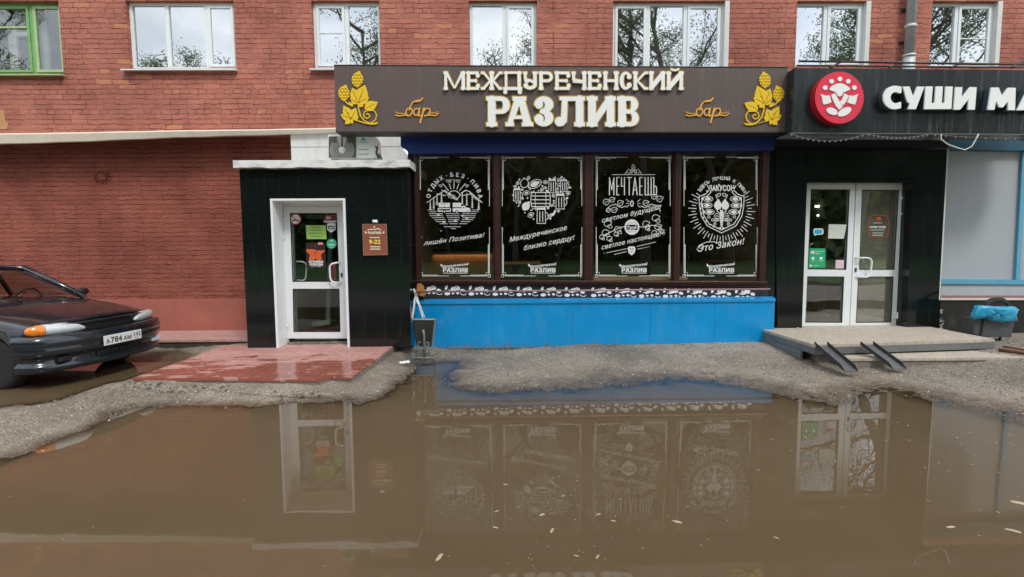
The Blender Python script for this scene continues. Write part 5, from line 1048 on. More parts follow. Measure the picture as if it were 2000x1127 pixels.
# ---------------------------------------------------------------- entrance platform with step
m_tile = None
def paver(name, c1, c2, w, h, wet=0., rot=0., mort=.35):
    m, t, b = newmat(name); Lk = t.links.new; tc = N(t, 'ShaderNodeTexCoord'); mp = N(t, 'ShaderNodeMapping'); mp.inputs['Rotation'].default_value = (0, 0, rot); Lk(tc.outputs['Object'], mp.inputs[0])
    br = N(t, 'ShaderNodeTexBrick', offset=.5); br.inputs['Scale'].default_value = 1; br.inputs['Brick Width'].default_value = w; br.inputs['Row Height'].default_value = h; br.inputs['Mortar Size'].default_value = .005; br.inputs['Mortar Smooth'].default_value = .3
    br.inputs['Color1'].default_value = (*c1, 1); br.inputs['Color2'].default_value = (*c2, 1); br.inputs['Mortar'].default_value = tuple(c * mort for c in c1) + (1,)
    nw = N(t, 'ShaderNodeTexNoise', Scale=3., Detail=3.); va = N(t, 'ShaderNodeVectorMath', operation='MULTIPLY_ADD'); va.inputs[1].default_value = (.03, .03, 0); Lk(tc.outputs['Object'], nw.inputs['Vector']); Lk(nw.outputs['Color'], va.inputs[0]); Lk(mp.outputs[0], va.inputs[2]); Lk(va.outputs[0], br.inputs['Vector'])
    nz = N(t, 'ShaderNodeTexNoise', Scale=9., Detail=8., Roughness=.65); Lk(tc.outputs['Object'], nz.inputs['Vector'])
    mu = N(t, 'ShaderNodeMixRGB', blend_type='MULTIPLY'); mu.inputs['Fac'].default_value = 1; r = N(t, 'ShaderNodeMapRange'); r.inputs['To Min'].default_value = .72; r.inputs['To Max'].default_value = 1.25; Lk(nz.outputs['Fac'], r.inputs['Value']); Lk(br.outputs['Color'], mu.inputs[1]); Lk(r.outputs[0], mu.inputs[2]); last = mu.outputs[0]
    b.inputs['Roughness'].default_value = .8
    if wet:
        # wet patches: the stone darker and glossy; wetter away from the wall (object -y)
        nm = N(t, 'ShaderNodeMapping'); nm.inputs['Scale'].default_value = (.8, 2.6, 1); Lk(tc.outputs['Object'], nm.inputs[0]); nn = N(t, 'ShaderNodeTexNoise', Scale=3.4, Detail=7., Roughness=.62); Lk(nm.outputs[0], nn.inputs['Vector'])
        sx = N(t, 'ShaderNodeSeparateXYZ'); Lk(tc.outputs['Object'], sx.inputs[0]); mr = N(t, 'ShaderNodeMapRange'); mr.inputs['From Min'].default_value = .75; mr.inputs['From Max'].default_value = -.35; mr.inputs['To Min'].default_value = -.17; mr.inputs['To Max'].default_value = .085; Lk(sx.outputs['Y'], mr.inputs['Value'])
        ad = N(t, 'ShaderNodeMath', operation='ADD'); Lk(nn.outputs['Fac'], ad.inputs[0]); Lk(mr.outputs[0], ad.inputs[1]); a2 = N(t, 'ShaderNodeMath', operation='MULTIPLY_ADD'); a2.inputs[1].default_value = -.5; Lk(br.outputs['Fac'], a2.inputs[0]); Lk(ad.outputs[0], a2.inputs[2])
        wr = N(t, 'ShaderNodeValToRGB'); wr.color_ramp.elements[0].position = .50; wr.color_ramp.elements[1].position = .54; Lk(a2.outputs[0], wr.inputs[0])
        wc = N(t, 'ShaderNodeMixRGB'); wc.inputs[2].default_value = (.29, .088, .058, 1); Lk(wr.outputs[0], wc.inputs['Fac']); Lk(last, wc.inputs[1]); last = wc.outputs[0]
        rr = N(t, 'ShaderNodeMapRange'); rr.inputs['To Min'].default_value = .6; rr.inputs['To Max'].default_value = .07; Lk(wr.outputs[0], rr.inputs['Value']); Lk(rr.outputs[0], b.inputs['Roughness'])
    Lk(last, b.inputs['Base Color']); iv = N(t, 'ShaderNodeMath', operation='MULTIPLY_ADD'); iv.inputs[1].default_value = -1.; Lk(br.outputs['Fac'], iv.inputs[0]); Lk(nz.outputs['Fac'], iv.inputs[2]); bp = N(t, 'ShaderNodeBump', Strength=.5 if not wet else .25, Distance=.008); Lk(iv.outputs[0], bp.inputs['Height']); Lk(bp.outputs[0], b.inputs['Normal'])
    return m
m_plat = paver('platform_tile', (.46, .40, .32), (.40, .35, .28), .16, .08, rot=.6, mort=.75)
pf = thing('entrance_platform', (*P(1750, 665, 6.8).xy, 0), 'grey tiled concrete platform and step in front of the white double doors', 'platform')
A = G(1516, 652, .31); B = G(1591, 673.5, .31); C_ = G(1943, 662.5, .31); D = Vector((C_.x + .05, YW - .05, .31))
A.y = 7.24
m_side = mat('steel_edge', (.19, .20, .20), .45, .5, var=.3, dirt=.5, dcol=(.16, .15, .13, 1))
poly = [Vector((A.x, 7.43, .31)), A, B, C_, D, Vector((A.x + 2.0, YW - .05, .31))]
poly = [Vector((A.x, YSd + .02, .31)), B, C_, D, Vector((A.x + 1.7, YW - .06, .31)), Vector((A.x + 1.7, YSd + .02, .31))]
b = MB(); b.prism(poly, (0, 0, -.035)); b.build('top_slab', m_plat, pf)
b = MB(); b.prism([p + Vector((0, 0, -.0355)) for p in poly], (0, 0, -.085)); b.build('steel_fascia', m_side, pf)
cen = sum(poly, Vector()) / len(poly); b = MB(); b.prism([cen + (p - cen) * .9 + Vector((0, 0, -.121)) for p in poly], (0, 0, -.2)); b.build('base_block', m_conc, pf)
S0 = G(1655, 700.5, .168); S1 = G(2120, 698, .168); b = MB(); sp_ = [S0, S1, Vector((S1.x, 6.7, .168)), Vector((S0.x + .05, 6.7, .168))]
b.prism(sp_, (0, 0, -.03)); b.build('step_slab', m_plat, pf); b = MB(); b.prism([p + Vector((0, .015, -.0305)) for p in sp_], (0, 0, -.16)); b.build('step_riser', m_conc, pf)
b = MB(); s0 = G(1520, 665, .15); b.box(A.x + .0, A.x + .03, 6.2, 7.4, .06, .19)
b.build('side_beam', m_side, pf)
for i, (q0, q1) in enumerate(((( 1603, 673), (1663, 726)), ((1693, 672.5), (1757, 721)))):
    p0 = G(q0[0], q0[1] + 1, .30); p1 = G(q1[0], q1[1], .09); d = (p1 - p0); side = Vector((-d.y, d.x, 0)).normalized() * .07 * -1; upv = Vector((0, 0, .045))
    side = Vector((.075, .0, 0)); r_ = thing('wheel_ramp_channel', p1, ['first dark steel channel ramp leaning from the corner of the platform', 'second dark steel channel ramp leaning on the middle of the platform'][i], 'ramp', 'steel channel ramps leaning on the platform')
    b = MB(); th = Vector((0, 0, -.006))
    b.prism([p0 - side, p0 + side, p1 + side, p1 - side], th); b.build('channel_bed', mat('scuffed_steel', (.13, .13, .13), .5, .4, var=.4, scale=20), r_)
    for s_ in (-1, 1):
        b = MB(); o_ = side * s_; e = side * (s_ * .08); cut = (p1 - p0).normalized() * -.05
        b.prism([p0 + o_ + Vector((0, 0, .001)), p1 + o_ + Vector((0, 0, .001)), p1 + o_ + upv * .3, p1 + o_ + upv + cut, p0 + o_ + upv], e); b.build('channel_flange', m_dark, r_)
# ---------------------------------------------------------------- litter bins
YBn = 6.42
m_bin = mat('rusty_dark_bin', (.012, .013, .011), .65, var=.4, scale=14, dirt=.25, dcol=(.15, .13, .11, 1)); m_binside = mat('pale_bin_side', (.28, .28, .27), .5, .3, var=.3)  # one side and the rim are paler than the bucket
bn = thing('litter_bin', G(830, 699, .09), 'rusty dark tapered litter bin with curled iron stand beside the blue base', 'litter bin')
b = MB()
Ta = lambda x, y, Y: P(785 + x / 6.63, 540 + y / 6.63, Y)
Ya_, Yb_ = YBn - .02, YBn + .26
top = [Ta(158, 558, Ya_), Ta(418, 560, Ya_), Ta(440, 556, Yb_), Ta(130, 553, Yb_)]; bot = [Ta(205, 905, Ya_), Ta(378, 905, Ya_), Ta(400, 890, Yb_), Ta(185, 890, Yb_)]
ctr = sum(top, Vector()) / 4; ib = [ctr + (p - ctr) * .9 for p in top]
b.add(top + bot, [(0, 1, 5, 4), (4, 5, 6, 7), (3, 2, 6, 7), (0, 3, 7, 4), (1, 2, 6, 5)]); b.build('bucket', m_bin, bn)
b = MB()
for a, c in zip(top, top[1:] + top[:1]): b.tube([a, c], .012, 6)
b.build('rim', m_binside, bn)
b = MB(); b.prism([top[1] + Vector((.004, 0, 0)), top[2] + Vector((.004, 0, 0)), bot[2] + Vector((.004, 0, 0)), bot[1] + Vector((.004, 0, 0))], (.004, 0, 0)); b.build('pale_side', m_binside, bn)
m_iron = mat('grey_wrought_iron', (.20, .20, .18), .6, .2, var=.3)
b = MB(); Yi = YBn - .06; b.tube([Ta(275, 690, Yi), Ta(288, 760, Yi), Ta(288, 1050, Yi)], .014, 8); b.tube([Ta(120, 1050, Yi), Ta(290, 1056, Yi), Ta(440, 1048, Yi)], .012, 8)
b.tube([Ta(180, 1045, Yi), Ta(230, 985, Yi), Ta(240, 935, Yi), Ta(205, 880, Yi), Ta(215, 845, Yi), Ta(245, 860, Yi)], .009, 6); b.tube([Ta(390, 1045, Yi), Ta(330, 985, Yi), Ta(298, 920, Yi), Ta(300, 870, Yi), Ta(330, 850, Yi), Ta(355, 875, Yi), Ta(335, 905, Yi), Ta(318, 885, Yi)], .009, 6)
b.tube([Ta(400, 1040, Yi), Ta(440, 1000, Yi), Ta(462, 965, Yi), Ta(440, 925, Yi), Ta(400, 910, Yi), Ta(350, 960, Yi), Ta(355, 1000, Yi)], .009, 6)
b.tube([Ta(178, 1045, Yi), Ta(165, 1005, Yi), Ta(140, 995, Yi), Ta(122, 1015, Yi), Ta(135, 1035, Yi), Ta(150, 1025, Yi)], .008, 6); b.tube([Ta(455, 975, Yi), Ta(495, 965, Yi), Ta(498, 985, Yi), Ta(440, 1000, Yi)], .008, 6)
for x in (150, 420): b.tube([Ta(x, 1050, Yi), Ta(x, 1040, Yi + .3)], .01, 6)
b.tube([Ta(150, 1042, Yi + .3), Ta(430, 1040, Yi + .3)], .01, 6)
b.build('stand', m_iron, bn)
b = MB(); Yr = 6.95
o0 = Ta(150, 190, Yr)
def ribbon(pts, w):
    vs = []; 
    for x, y in pts: p = Ta(x, y, Yr); vs += [p + Vector((-w, 0, 0)), p + Vector((w, 0, 0)), p + Vector((w, .006, 0)), p + Vector((-w, .006, 0))]
    n = len(pts); fs = []
    for i in range(n - 1):
        for j in range(4): fs.append((i * 4 + j, i * 4 + (j + 1) % 4, i * 4 + 4 + (j + 1) % 4, i * 4 + 4 + j))
    fs += [(0, 1, 2, 3), ((n - 1) * 4, (n - 1) * 4 + 1, (n - 1) * 4 + 2, (n - 1) * 4 + 3)]; b.add(vs, fs)
ribbon([(165, 185), (180, 250), (165, 300), (155, 400), (140, 500), (118, 618)], .013); ribbon([(175, 200), (195, 300), (235, 420), (272, 535)], .009); ribbon([(185, 215), (215, 320), (250, 410), (295, 530)], .005); b.tube([Ta(185, 300, Yr), Ta(215, 370, Yr), Ta(240, 400, Yr)], .006, 5)
o = b.build('plastic_ribbon', m_wh, None, loc=o0); tag(o, 'torn white plastic ribbon hanging from the end of the thin rail', 'plastic ribbon')
b = MB(); q = [Ta(200, 95, 7.1), Ta(245, 95, 7.1), Ta(268, 150, 7.1), Ta(300, 225, 7.1), Ta(290, 262, 7.1), Ta(215, 250, 7.1), Ta(190, 170, 7.1)]; b.prism(q, (0, .07, 0)); o = b.build('orange_rag', mat('orange_cloth', (.50, .20, .05), .8, var=.4, scale=15, bump=.6), None, loc=q[0]); tag(o, 'crumpled orange rag stuffed behind the rail end beside the porch', 'rag')
# second bin
YB2 = 6.75
b2 = thing('litter_bin', P(1945, 690, YB2), 'grey steel litter bin with arched strap on a slanted post by the platform', 'litter bin')
Tb = lambda x, y, Y=YB2: P(1880 + x / 8.667, 570 + y / 8.667, Y)
b = MB(); b.prism([Tb(218, 440), Tb(885, 480), Tb(830, 775), Tb(330, 765), Tb(190, 720)], (0, .2, 0)); b.build('bucket', mat('grey_bin_steel', (.085, .09, .095), .45, .3, var=.3, scale=4), b2, bevel=.01)
b = MB(); b.prism([Tb(330, 235, YB2 - .02), Tb(400, 235, YB2 - .02), Tb(405, 420, YB2 - .02), Tb(340, 740, YB2 - .02), Tb(310, 740, YB2 - .02), Tb(375, 420, YB2 - .02)], (0, .012, 0))
arch = [Tb(x, y, YB2 - .014) for x, y in ((405, 235), (440, 190), (500, 150), (560, 128), (630, 118), (700, 132), (760, 170), (795, 220), (800, 250))]
for p, q in zip(arch, arch[1:]): b.prism([p + Vector((0, 0, .02)), q + Vector((0, 0, .02)), q - Vector((0, 0, .02)), p - Vector((0, 0, .02))], (0, .05, 0))
b.build('strap_handle', m_dark, b2)
b = MB(); b.tube([Tb(640, 770, YB2 + .1), Tb(600, 945, YB2 + .05)], .018, 8); b.build('post', m_dark, b2)
b = MB(); Yg = YB2 - .03; outl = [(255, 238), (400, 232), (500, 240), (620, 255), (740, 245), (860, 245), (915, 290), (905, 380), (885, 480), (800, 500), (650, 515), (520, 500), (430, 470), (410, 410), (360, 395), (300, 420), (205, 468), (205, 390), (225, 300)]
cx_, cy_ = 560, 370; rings = []
for k, (s_, dy) in enumerate(((1, .0), (.97, -.03), (.8, -.05), (.5, -.055), (.02, -.05))):
    rings.append([Tb(cx_ + (x - cx_) * s_, cy_ + (y - cy_) * s_, Yg) + Vector((0, dy + .018 * math.sin(i * 2.7 + k * 1.9), 0)) for i, (x, y) in enumerate(outl)])
n = len(outl); b.smooth = True; b.add([p + Vector((0, .05, 0)) for p in rings[0]] + sum(rings, []), [(k * n + i, k * n + (i + 1) % n, (k + 1) * n + (i + 1) % n, (k + 1) * n + i) for k in range(5) for i in range(n)])
o = b.build('rubbish_bag', mat('blue_plastic_bag', (.01, .30, .50), .3, var=.35, scale=7, bump=1., bscale=9, coat=.4), None, loc=Tb(560, 370)); tag(o, 'bright blue plastic bag lining the grey litter bin', 'bag')
b = MB(); b.tube([G(1950, 683, .2), G(1985, 687, .2), G(2060, 697, .2)], .02, 8); b.tube([G(1960, 677, .2), G(2000, 683, .2), G(2060, 692, .2)], .012, 8); o = b.build('rusty_rail', mat('rust', (.14, .05, .02), .8, var=.5, scale=20), None, loc=G(1985, 687, .2)); tag(o, 'rusty iron bars lying beside the grey bin', 'metal bars')
# ---------------------------------------------------------------- ground
def lat(seed, n=256): return np.random.RandomState(seed).rand(n, n)
def vnoise(x, y, s, seed):
    T_ = lat(seed); x = x / s; y = y / s; xi = np.floor(x).astype(int); yi = np.floor(y).astype(int); fx_ = x - xi; fy = y - yi; fx_ = fx_ * fx_ * (3 - 2 * fx_); fy = fy * fy * (3 - 2 * fy)
    g = lambda a, b_: T_[a % 256, b_ % 256]
    return (g(xi, yi) * (1 - fx_) + g(xi + 1, yi) * fx_) * (1 - fy) + (g(xi, yi + 1) * (1 - fx_) + g(xi + 1, yi + 1) * fx_) * fy - .5
W1 = [(-60, 905), (0, 893), (65, 880), (115, 857), (165, 840), (205, 822), (214, 806), (262, 795), (330, 791), (490, 792), (600, 786), (672, 779), (700, 788), (748, 776), (770, 762), (800, 730), (818, 713), (852, 710), (890, 706), (897, 722), (886, 733), (882, 752), (905, 764), (960, 770), (1075, 762), (1200, 752), (1300, 748), (1325, 745), (1425, 748), (1500, 764), (1530, 772), (1565, 777), (1640, 790), (1670, 779), (1720, 766), (1745, 766), (1810, 781), (1875, 798), (1925, 808), (2000, 826), (2100, 850)]
W1 = [tuple(G(x, y).xy) for x, y in W1] + [(11, 2.5), (11, 1.3), (-11, 1.2), (-11, 3.6)]
W2 = [(-80, 800), (0, 795), (70, 790), (115, 783), (160, 768), (200, 752), (258, 738), (300, 722), (372, 694), (330, 688), (262, 699), (200, 708), (120, 715), (0, 720), (-80, 725)]
W2 = [tuple(G(x, y).xy) for x, y in W2] + [(-9.5, 6.4), (-9.5, 5.0)]
def sdf(poly, X, Y):
    D = np.full(X.shape, 1e9); I = np.zeros(X.shape, bool); n = len(poly)
    for i in range(n):
        x0, y0 = poly[i]; x1, y1 = poly[(i + 1) % n]; dx, dy = x1 - x0, y1 - y0; l = dx * dx + dy * dy + 1e-12
        t = np.clip(((X - x0) * dx + (Y - y0) * dy) / l, 0, 1); D = np.minimum(D, np.hypot(X - x0 - t * dx, Y - y0 - t * dy))
        c = (y0 > Y) != (y1 > Y); I ^= c & (X < (x1 - x0) * (Y - y0) / (y1 - y0 + 1e-12) + x0)
    return np.where(I, -D, D)
CR = [tuple(G(x, y).xy) for x, y in ((185, 768), (240, 764), (330, 772), (420, 768), (520, 776), (640, 778))]
def height(X, Y):
    d1, d2 = sdf(W1, X, Y), sdf(W2, X, Y); d = np.minimum(d1, d2)
    n1 = vnoise(X, Y, .5, 1); n2 = vnoise(X, Y, .11, 2); n3 = vnoise(X, Y, .045, 3); n4 = vnoise(X, Y, 2.2, 4); n5 = vnoise(X, Y, .022, 5)
    soft = np.clip((X + .9) / .8, 0, 1)                       # the right-hand shore is flatter
    dd = np.clip(d, 0, None); zo = .105 * np.clip(dd / .75, 0, 1) * (1 - soft) + soft * .13 * np.clip(dd / 1.9, 0, 1.3) ** 1.35
    zi = -.07 * (1 - np.exp(np.clip(d, None, 0) / .45)) * (1 - .35 * soft)
    z = np.where(d > 0, zo, zi) + n1 * .012 * (1 - .3 * soft) + n4 * .02 * np.clip(dd, 0, 1) + n2 * .011 + n3 * .010 + n5 * .005
    far = np.clip((1.2 - Y) / 1.5, 0, 1); z = z * (1 - far) + .05 * far + n4 * .04 * far
    # broken line in the asphalt
    c = np.full(X.shape, 9.0)
    for (x0, y0), (x1, y1) in zip(CR, CR[1:]):
        dx, dy = x1 - x0, y1 - y0; l = dx * dx + dy * dy; t = np.clip(((X - x0) * dx + (Y - y0) * dy) / l, 0, 1); c = np.minimum(c, np.hypot(X - x0 - t * dx, Y - y0 - t * dy))
    z = z - .042 * np.exp(-(c / .04) ** 2) * (n2 + .8) + .012 * np.exp(-((c - .1) / .05) ** 2) * (n3 + .5)
    z = np.where(Y > 7.0, np.minimum(z, .13), z); return z
fine = np.arange(-6.6, 7.6001, .022)
xs = np.concatenate([np.array([-90, -60, -40, -28, -20, -15, -12, -10, -9, -8.2, -7.6, -7.2, -6.9]), fine, np.array([8., 8.5, 9.2, 10.5, 12, 15, 20, 28, 40, 60, 90])])
ys = np.concatenate([np.array([-90, -60, -40, -25, -16, -12, -9, -7, -5, -4, -3, -2.2, -1.6, -1., -.5, 0, .4, .8, 1.1, 1.3, 1.5, 1.7, 1.9]), np.arange(2.05, 4.2, .045), np.arange(4.2, 7.3, .022), np.array([7.4, 7.6, 7.9, 8.2, 8.6, 9.5, 12, 20, 40, 90])])
Xg, Yg_ = np.meshgrid(xs, ys); Zg = height(Xg, Yg_)
nx, ny = len(xs), len(ys); me = bpy.data.meshes.new('ground'); co = np.stack([Xg, Yg_, Zg], -1).reshape(-1, 3)
idx = (np.arange(ny - 1)[:, None] * nx + np.arange(nx - 1)[None]).reshape(-1); fc = np.stack([idx, idx + 1, idx + nx + 1, idx + nx], -1)
me.vertices.add(len(co)); me.vertices.foreach_set('co', co.reshape(-1)); me.loops.add(fc.size); me.loops.foreach_set('vertex_index', fc.reshape(-1)); me.polygons.add(len(fc)); me.polygons.foreach_set('loop_start', np.arange(len(fc)) * 4); me.polygons.foreach_set('use_smooth', np.ones(len(fc), bool)); me.update(calc_edges=True)
m, t, b = newmat('worn_asphalt'); Lk = t.links.new; tc = N(t, 'ShaderNodeTexCoord')
def nn(s, d=5., r=.6): n = N(t, 'ShaderNodeTexNoise', Scale=s, Detail=d, Roughness=r); Lk(tc.outputs['Object'], n.inputs['Vector']); return n
n1 = nn(1.1, 6.); n2 = nn(60., 3.); vo = N(t, 'ShaderNodeTexVoronoi', Scale=55.); Lk(tc.outputs['Object'], vo.inputs['Vector'])
c1 = N(t, 'ShaderNodeMixRGB'); c1.inputs[1].default_value = (.18, .147, .112, 1); c1.inputs[2].default_value = (.30, .255, .20, 1); r1 = N(t, 'ShaderNodeValToRGB'); r1.color_ramp.elements[0].position = .35; r1.color_ramp.elements[1].position = .65; Lk(n1.outputs['Fac'], r1.inputs[0]); Lk(r1.outputs[0], c1.inputs['Fac'])
c2 = N(t, 'ShaderNodeMixRGB', blend_type='MULTIPLY'); c2.inputs['Fac'].default_value = 1; mr = N(t, 'ShaderNodeMapRange'); mr.inputs['From Min'].default_value = .25; mr.inputs['From Max'].default_value = .75; mr.inputs['To Min'].default_value = .4; mr.inputs['To Max'].default_value = 1.6; Lk(n2.outputs['Fac'], mr.inputs['Value']); Lk(c1.outputs[0], c2.inputs[1]); Lk(mr.outputs[0], c2.inputs[2])
sv = N(t, 'ShaderNodeSeparateColor'); Lk(vo.outputs['Color'], sv.inputs[0]); gt = N(t, 'ShaderNodeMath', operation='GREATER_THAN'); gt.inputs[1].default_value = .80; Lk(sv.outputs[0], gt.inputs[0]); lt = N(t, 'ShaderNodeMath', operation='LESS_THAN'); lt.inputs[1].default_value = .42; Lk(vo.outputs['Distance'], lt.inputs[0]); mm = N(t, 'ShaderNodeMath', operation='MULTIPLY'); Lk(gt.outputs[0], mm.inputs[0]); Lk(lt.outputs[0], mm.inputs[1]); m8 = N(t, 'ShaderNodeMath', operation='MULTIPLY'); m8.inputs[1].default_value = .6; Lk(mm.outputs[0], m8.inputs[0])
n9 = nn(.45, 8., .7); r9 = N(t, 'ShaderNodeMapRange'); r9.inputs['From Min'].default_value = .35; r9.inputs['From Max'].default_value = .65; r9.inputs['To Min'].default_value = .68; r9.inputs['To Max'].default_value = 1.15; Lk(n9.outputs['Fac'], r9.inputs['Value']); c9 = N(t, 'ShaderNodeMixRGB', blend_type='MULTIPLY'); c9.inputs['Fac'].default_value = 1; Lk(c2.outputs[0], c9.inputs[1]); Lk(r9.outputs[0], c9.inputs[2]); c2 = c9
c3 = N(t, 'ShaderNodeMixRGB'); c3.inputs[2].default_value = (.50, .46, .40, 1); Lk(m8.outputs[0], c3.inputs['Fac']); Lk(c2.outputs[0], c3.inputs[1])
# damp band just above the water level: darker, glossier stone
sz = N(t, 'ShaderNodeSeparateXYZ'); Lk(tc.outputs['Object'], sz.inputs[0]); wr = N(t, 'ShaderNodeMapRange'); wr.inputs['From Min'].default_value = .004; wr.inputs['From Max'].default_value = .022; wr.inputs['To Min'].default_value = 1; wr.inputs['To Max'].default_value = 0; Lk(sz.outputs['Z'], wr.inputs['Value'])
c4 = N(t, 'ShaderNodeMixRGB', blend_type='MULTIPLY'); c4.inputs[2].default_value = (.50, .44, .38, 1); Lk(wr.outputs[0], c4.inputs['Fac']); Lk(c3.outputs[0], c4.inputs[1]); Lk(c4.outputs[0], b.inputs['Base Color'])
ro = N(t, 'ShaderNodeMapRange'); ro.inputs['To Min'].default_value = .62; ro.inputs['To Max'].default_value = .25; Lk(wr.outputs[0], ro.inputs['Value']); Lk(ro.outputs[0], b.inputs['Roughness'])
hb_ = N(t, 'ShaderNodeMath', operation='MULTIPLY_ADD'); hb_.inputs[1].default_value = -.6; Lk(vo.outputs['Distance'], hb_.inputs[0]); Lk(n2.outputs['Fac'], hb_.inputs[2]); bp = N(t, 'ShaderNodeBump', Strength=.8, Distance=.012); Lk(hb_.outputs[0], bp.inputs['Height']); Lk(bp.outputs[0], b.inputs['Normal'])
me.materials.append(m); gr = bpy.data.objects.new('ground', me); COL.objects.link(gr); tag(gr, 'worn stony grey-brown asphalt in front of the shops', kind='structure')
# ---------------------------------------------------------------- puddle water
m, t, b = newmat('muddy_water'); Lk = t.links.new; tc = N(t, 'ShaderNodeTexCoord'); t.nodes.remove(b)
n1 = N(t, 'ShaderNodeTexNoise', Scale=.7, Detail=7., Roughness=.65); Lk(tc.outputs['Object'], n1.inputs['Vector']); c = N(t, 'ShaderNodeMixRGB'); c.inputs[1].default_value = (.110, .074, .038, 1); c.inputs[2].default_value = (.152, .108, .062, 1); Lk(n1.outputs['Fac'], c.inputs['Fac'])
df = N(t, 'ShaderNodeBsdfDiffuse'); Lk(c.outputs[0], df.inputs[0]); tr = N(t, 'ShaderNodeBsdfTransparent'); tr.inputs[0].default_value = (.80, .72, .60, 1)
at = N(t, 'ShaderNodeAttribute', attribute_name='depth'); m1 = N(t, 'ShaderNodeMixShader'); Lk(at.outputs['Fac'], m1.inputs[0]); Lk(tr.outputs[0], m1.inputs[1]); Lk(df.outputs[0], m1.inputs[2])
gl = N(t, 'ShaderNodeBsdfGlossy'); gl.inputs['Roughness'].default_value = .012; fr_ = N(t, 'ShaderNodeFresnel'); fr_.inputs['IOR'].default_value = 1.6
n2 = N(t, 'ShaderNodeTexNoise', Scale=2.2, Detail=3.); Lk(tc.outputs['Object'], n2.inputs['Vector']); bp = N(t, 'ShaderNodeBump', Strength=.06, Distance=.012); Lk(n2.outputs['Fac'], bp.inputs['Height']); Lk(bp.outputs[0], gl.inputs['Normal'])
m2 = N(t, 'ShaderNodeMixShader'); Lk(fr_.outputs[0], m2.inputs[0]); Lk(m1.outputs[0], m2.inputs[1]); Lk(gl.outputs[0], m2.inputs[2]); Lk(m2.outputs[0], t.nodes['Material Output'].inputs['Surface'])
wx = np.concatenate([[-10.9, -9], np.arange(-7.6, 7.9, .04), [9, 10.9]]); wy = np.concatenate([[1., 1.6, 2.2, 2.8, 3.4], np.arange(3.7, 6.76, .035)]); WX, WY = np.meshgrid(wx, wy); dep = np.clip(-height(WX, WY), 0, None); op = 1 - np.exp(-dep / .010)
me = bpy.data.meshes.new('puddle_water'); k_, l_ = len(wx), len(wy); co = np.stack([WX, WY - 4, WX * 0], -1).reshape(-1, 3); idx = (np.arange(l_ - 1)[:, None] * k_ + np.arange(k_ - 1)[None]).reshape(-1); fc = np.stack([idx, idx + 1, idx + k_ + 1, idx + k_], -1)
me.from_pydata(co.tolist(), [], fc.tolist()); me.attributes.new('depth', 'FLOAT', 'POINT').data.foreach_set('value', op.reshape(-1).astype(np.float32)); me.materials.append(m)
wt = bpy.data.objects.new('puddle_water', me); COL.objects.link(wt); wt.location = (0, 4, 0); tag(wt, 'still muddy brown water flooding the yard and mirroring the shops', kind='structure')
# ---------------------------------------------------------------- paving
m_gapmud = mat('shaded_wet_earth', (.05, .04, .028), .8, var=.5, scale=12, bump=1.)  # mud colour also holds the shade of the gap under the sidewalk slab
m_pav = paver('red_pavers', (.50, .27, .235), (.42, .205, .175), .235, .12, wet=1., rot=.06)
m_pav2 = paver('dry_pavers', (.50, .29, .25), (.43, .235, .2), .235, .12)
q = [G(258, 738.5, .12), G(624, 741.5, .12), G(648, 735, .12), G(686, 738, .12), G(768, 676, .17), Vector((P(768, 676, YP).x, YP + .2, .17)), Vector((P(430, 676, YP).x, YP + .2, .17)), G(430, 675, .17), G(372, 700, .15)]
b = MB(); b.prism([p + Vector((0, .01, -.0255)) for p in q], (0, 0, -.08)); o = b.build('paving_bed', m_conc, None, loc=(*G(520, 705, .1).xy, 0)); tag(o, 'crumbling mortar bed under the red brick paving', kind='structure')
b = MB(); b.prism(q, (0, 0, -.025)); o = b.build('paving', m_pav, None, loc=(*G(520, 705, .16).xy, 0)); tag(o, 'wet red brick paving in front of the porch door', kind='structure')
b = MB(); s0 = G(300, 665, .15); b.box(-14, P(478, 670, YP + .3).x + .1, s0.y + .02, YL - .013, .0, .119); o = b.build('sidewalk_base', m_gapmud, None, loc=(-6, 8, 0)); tag(o, 'soaked earth edge under the paved strip, shade of the gap in its colour', kind='structure')
b = MB(); b.box(-14, P(478, 670, YP + .3).x + .1, s0.y, YL - .012, .12, .15); o = b.build('sidewalk', m_pav2, None, loc=(-6, 8, 0)); tag(o, 'raised pinkish paved strip along the foot of the brick wall', kind='structure')
# ---------------------------------------------------------------- loose stones, weeds, floating bits
def hz(x, y): return float(height(np.array([[x]]), np.array([[y]]))[0, 0])
b = MB(); r3 = random.Random(11); pts = []
cand = [(r3.uniform(-6.4, 7.2), r3.uniform(4.25, 7.1)) for _ in range(26000)]
H = height(np.array([[c[0] for c in cand]]), np.array([[c[1] for c in cand]]))[0]
ico = [(0, 0, 1), (.9, 0, .1), (.2, .85, 0), (-.8, .4, .1), (-.6, -.7, 0), (.5, -.8, .1)]
for (x, y), z in zip(cand, H):
    if not (-.006 < z < .2): continue
    if (x < -1.2 and y > 5.25 and y < 6.9 and x > -4.6): continue
    p = .22 if z < .025 else .55
    if r3.random() > p: continue
    s = r3.choice((.004, .005, .006, .008, .012)); a = r3.uniform(0, 6.28); ca, sa = math.cos(a), math.sin(a)
    b.add([(x + (u * ca - v * sa) * s, y + (u * sa + v * ca) * s, z + (w_ * .8) * s + s * .1) for u, v, w_ in ico], [(0, 1, 2), (0, 2, 3), (0, 3, 4), (0, 4, 5), (0, 5, 1)])
m, t, bb = newmat('pebble_mix'); g = N(t, 'ShaderNodeNewGeometry'); rp_ = N(t, 'ShaderNodeValToRGB'); e = rp_.color_ramp.elements; e[0].color = (.10, .08, .06, 1); e[1].color = (.60, .54, .46, 1); q_ = e.new(.75); q_.color = (.20, .165, .125, 1); t.links.new(g.outputs['Random Per Island'], rp_.inputs[0]); t.links.new(rp_.outputs[0], bb.inputs['Base Color']); bb.inputs['Roughness'].default_value = .7
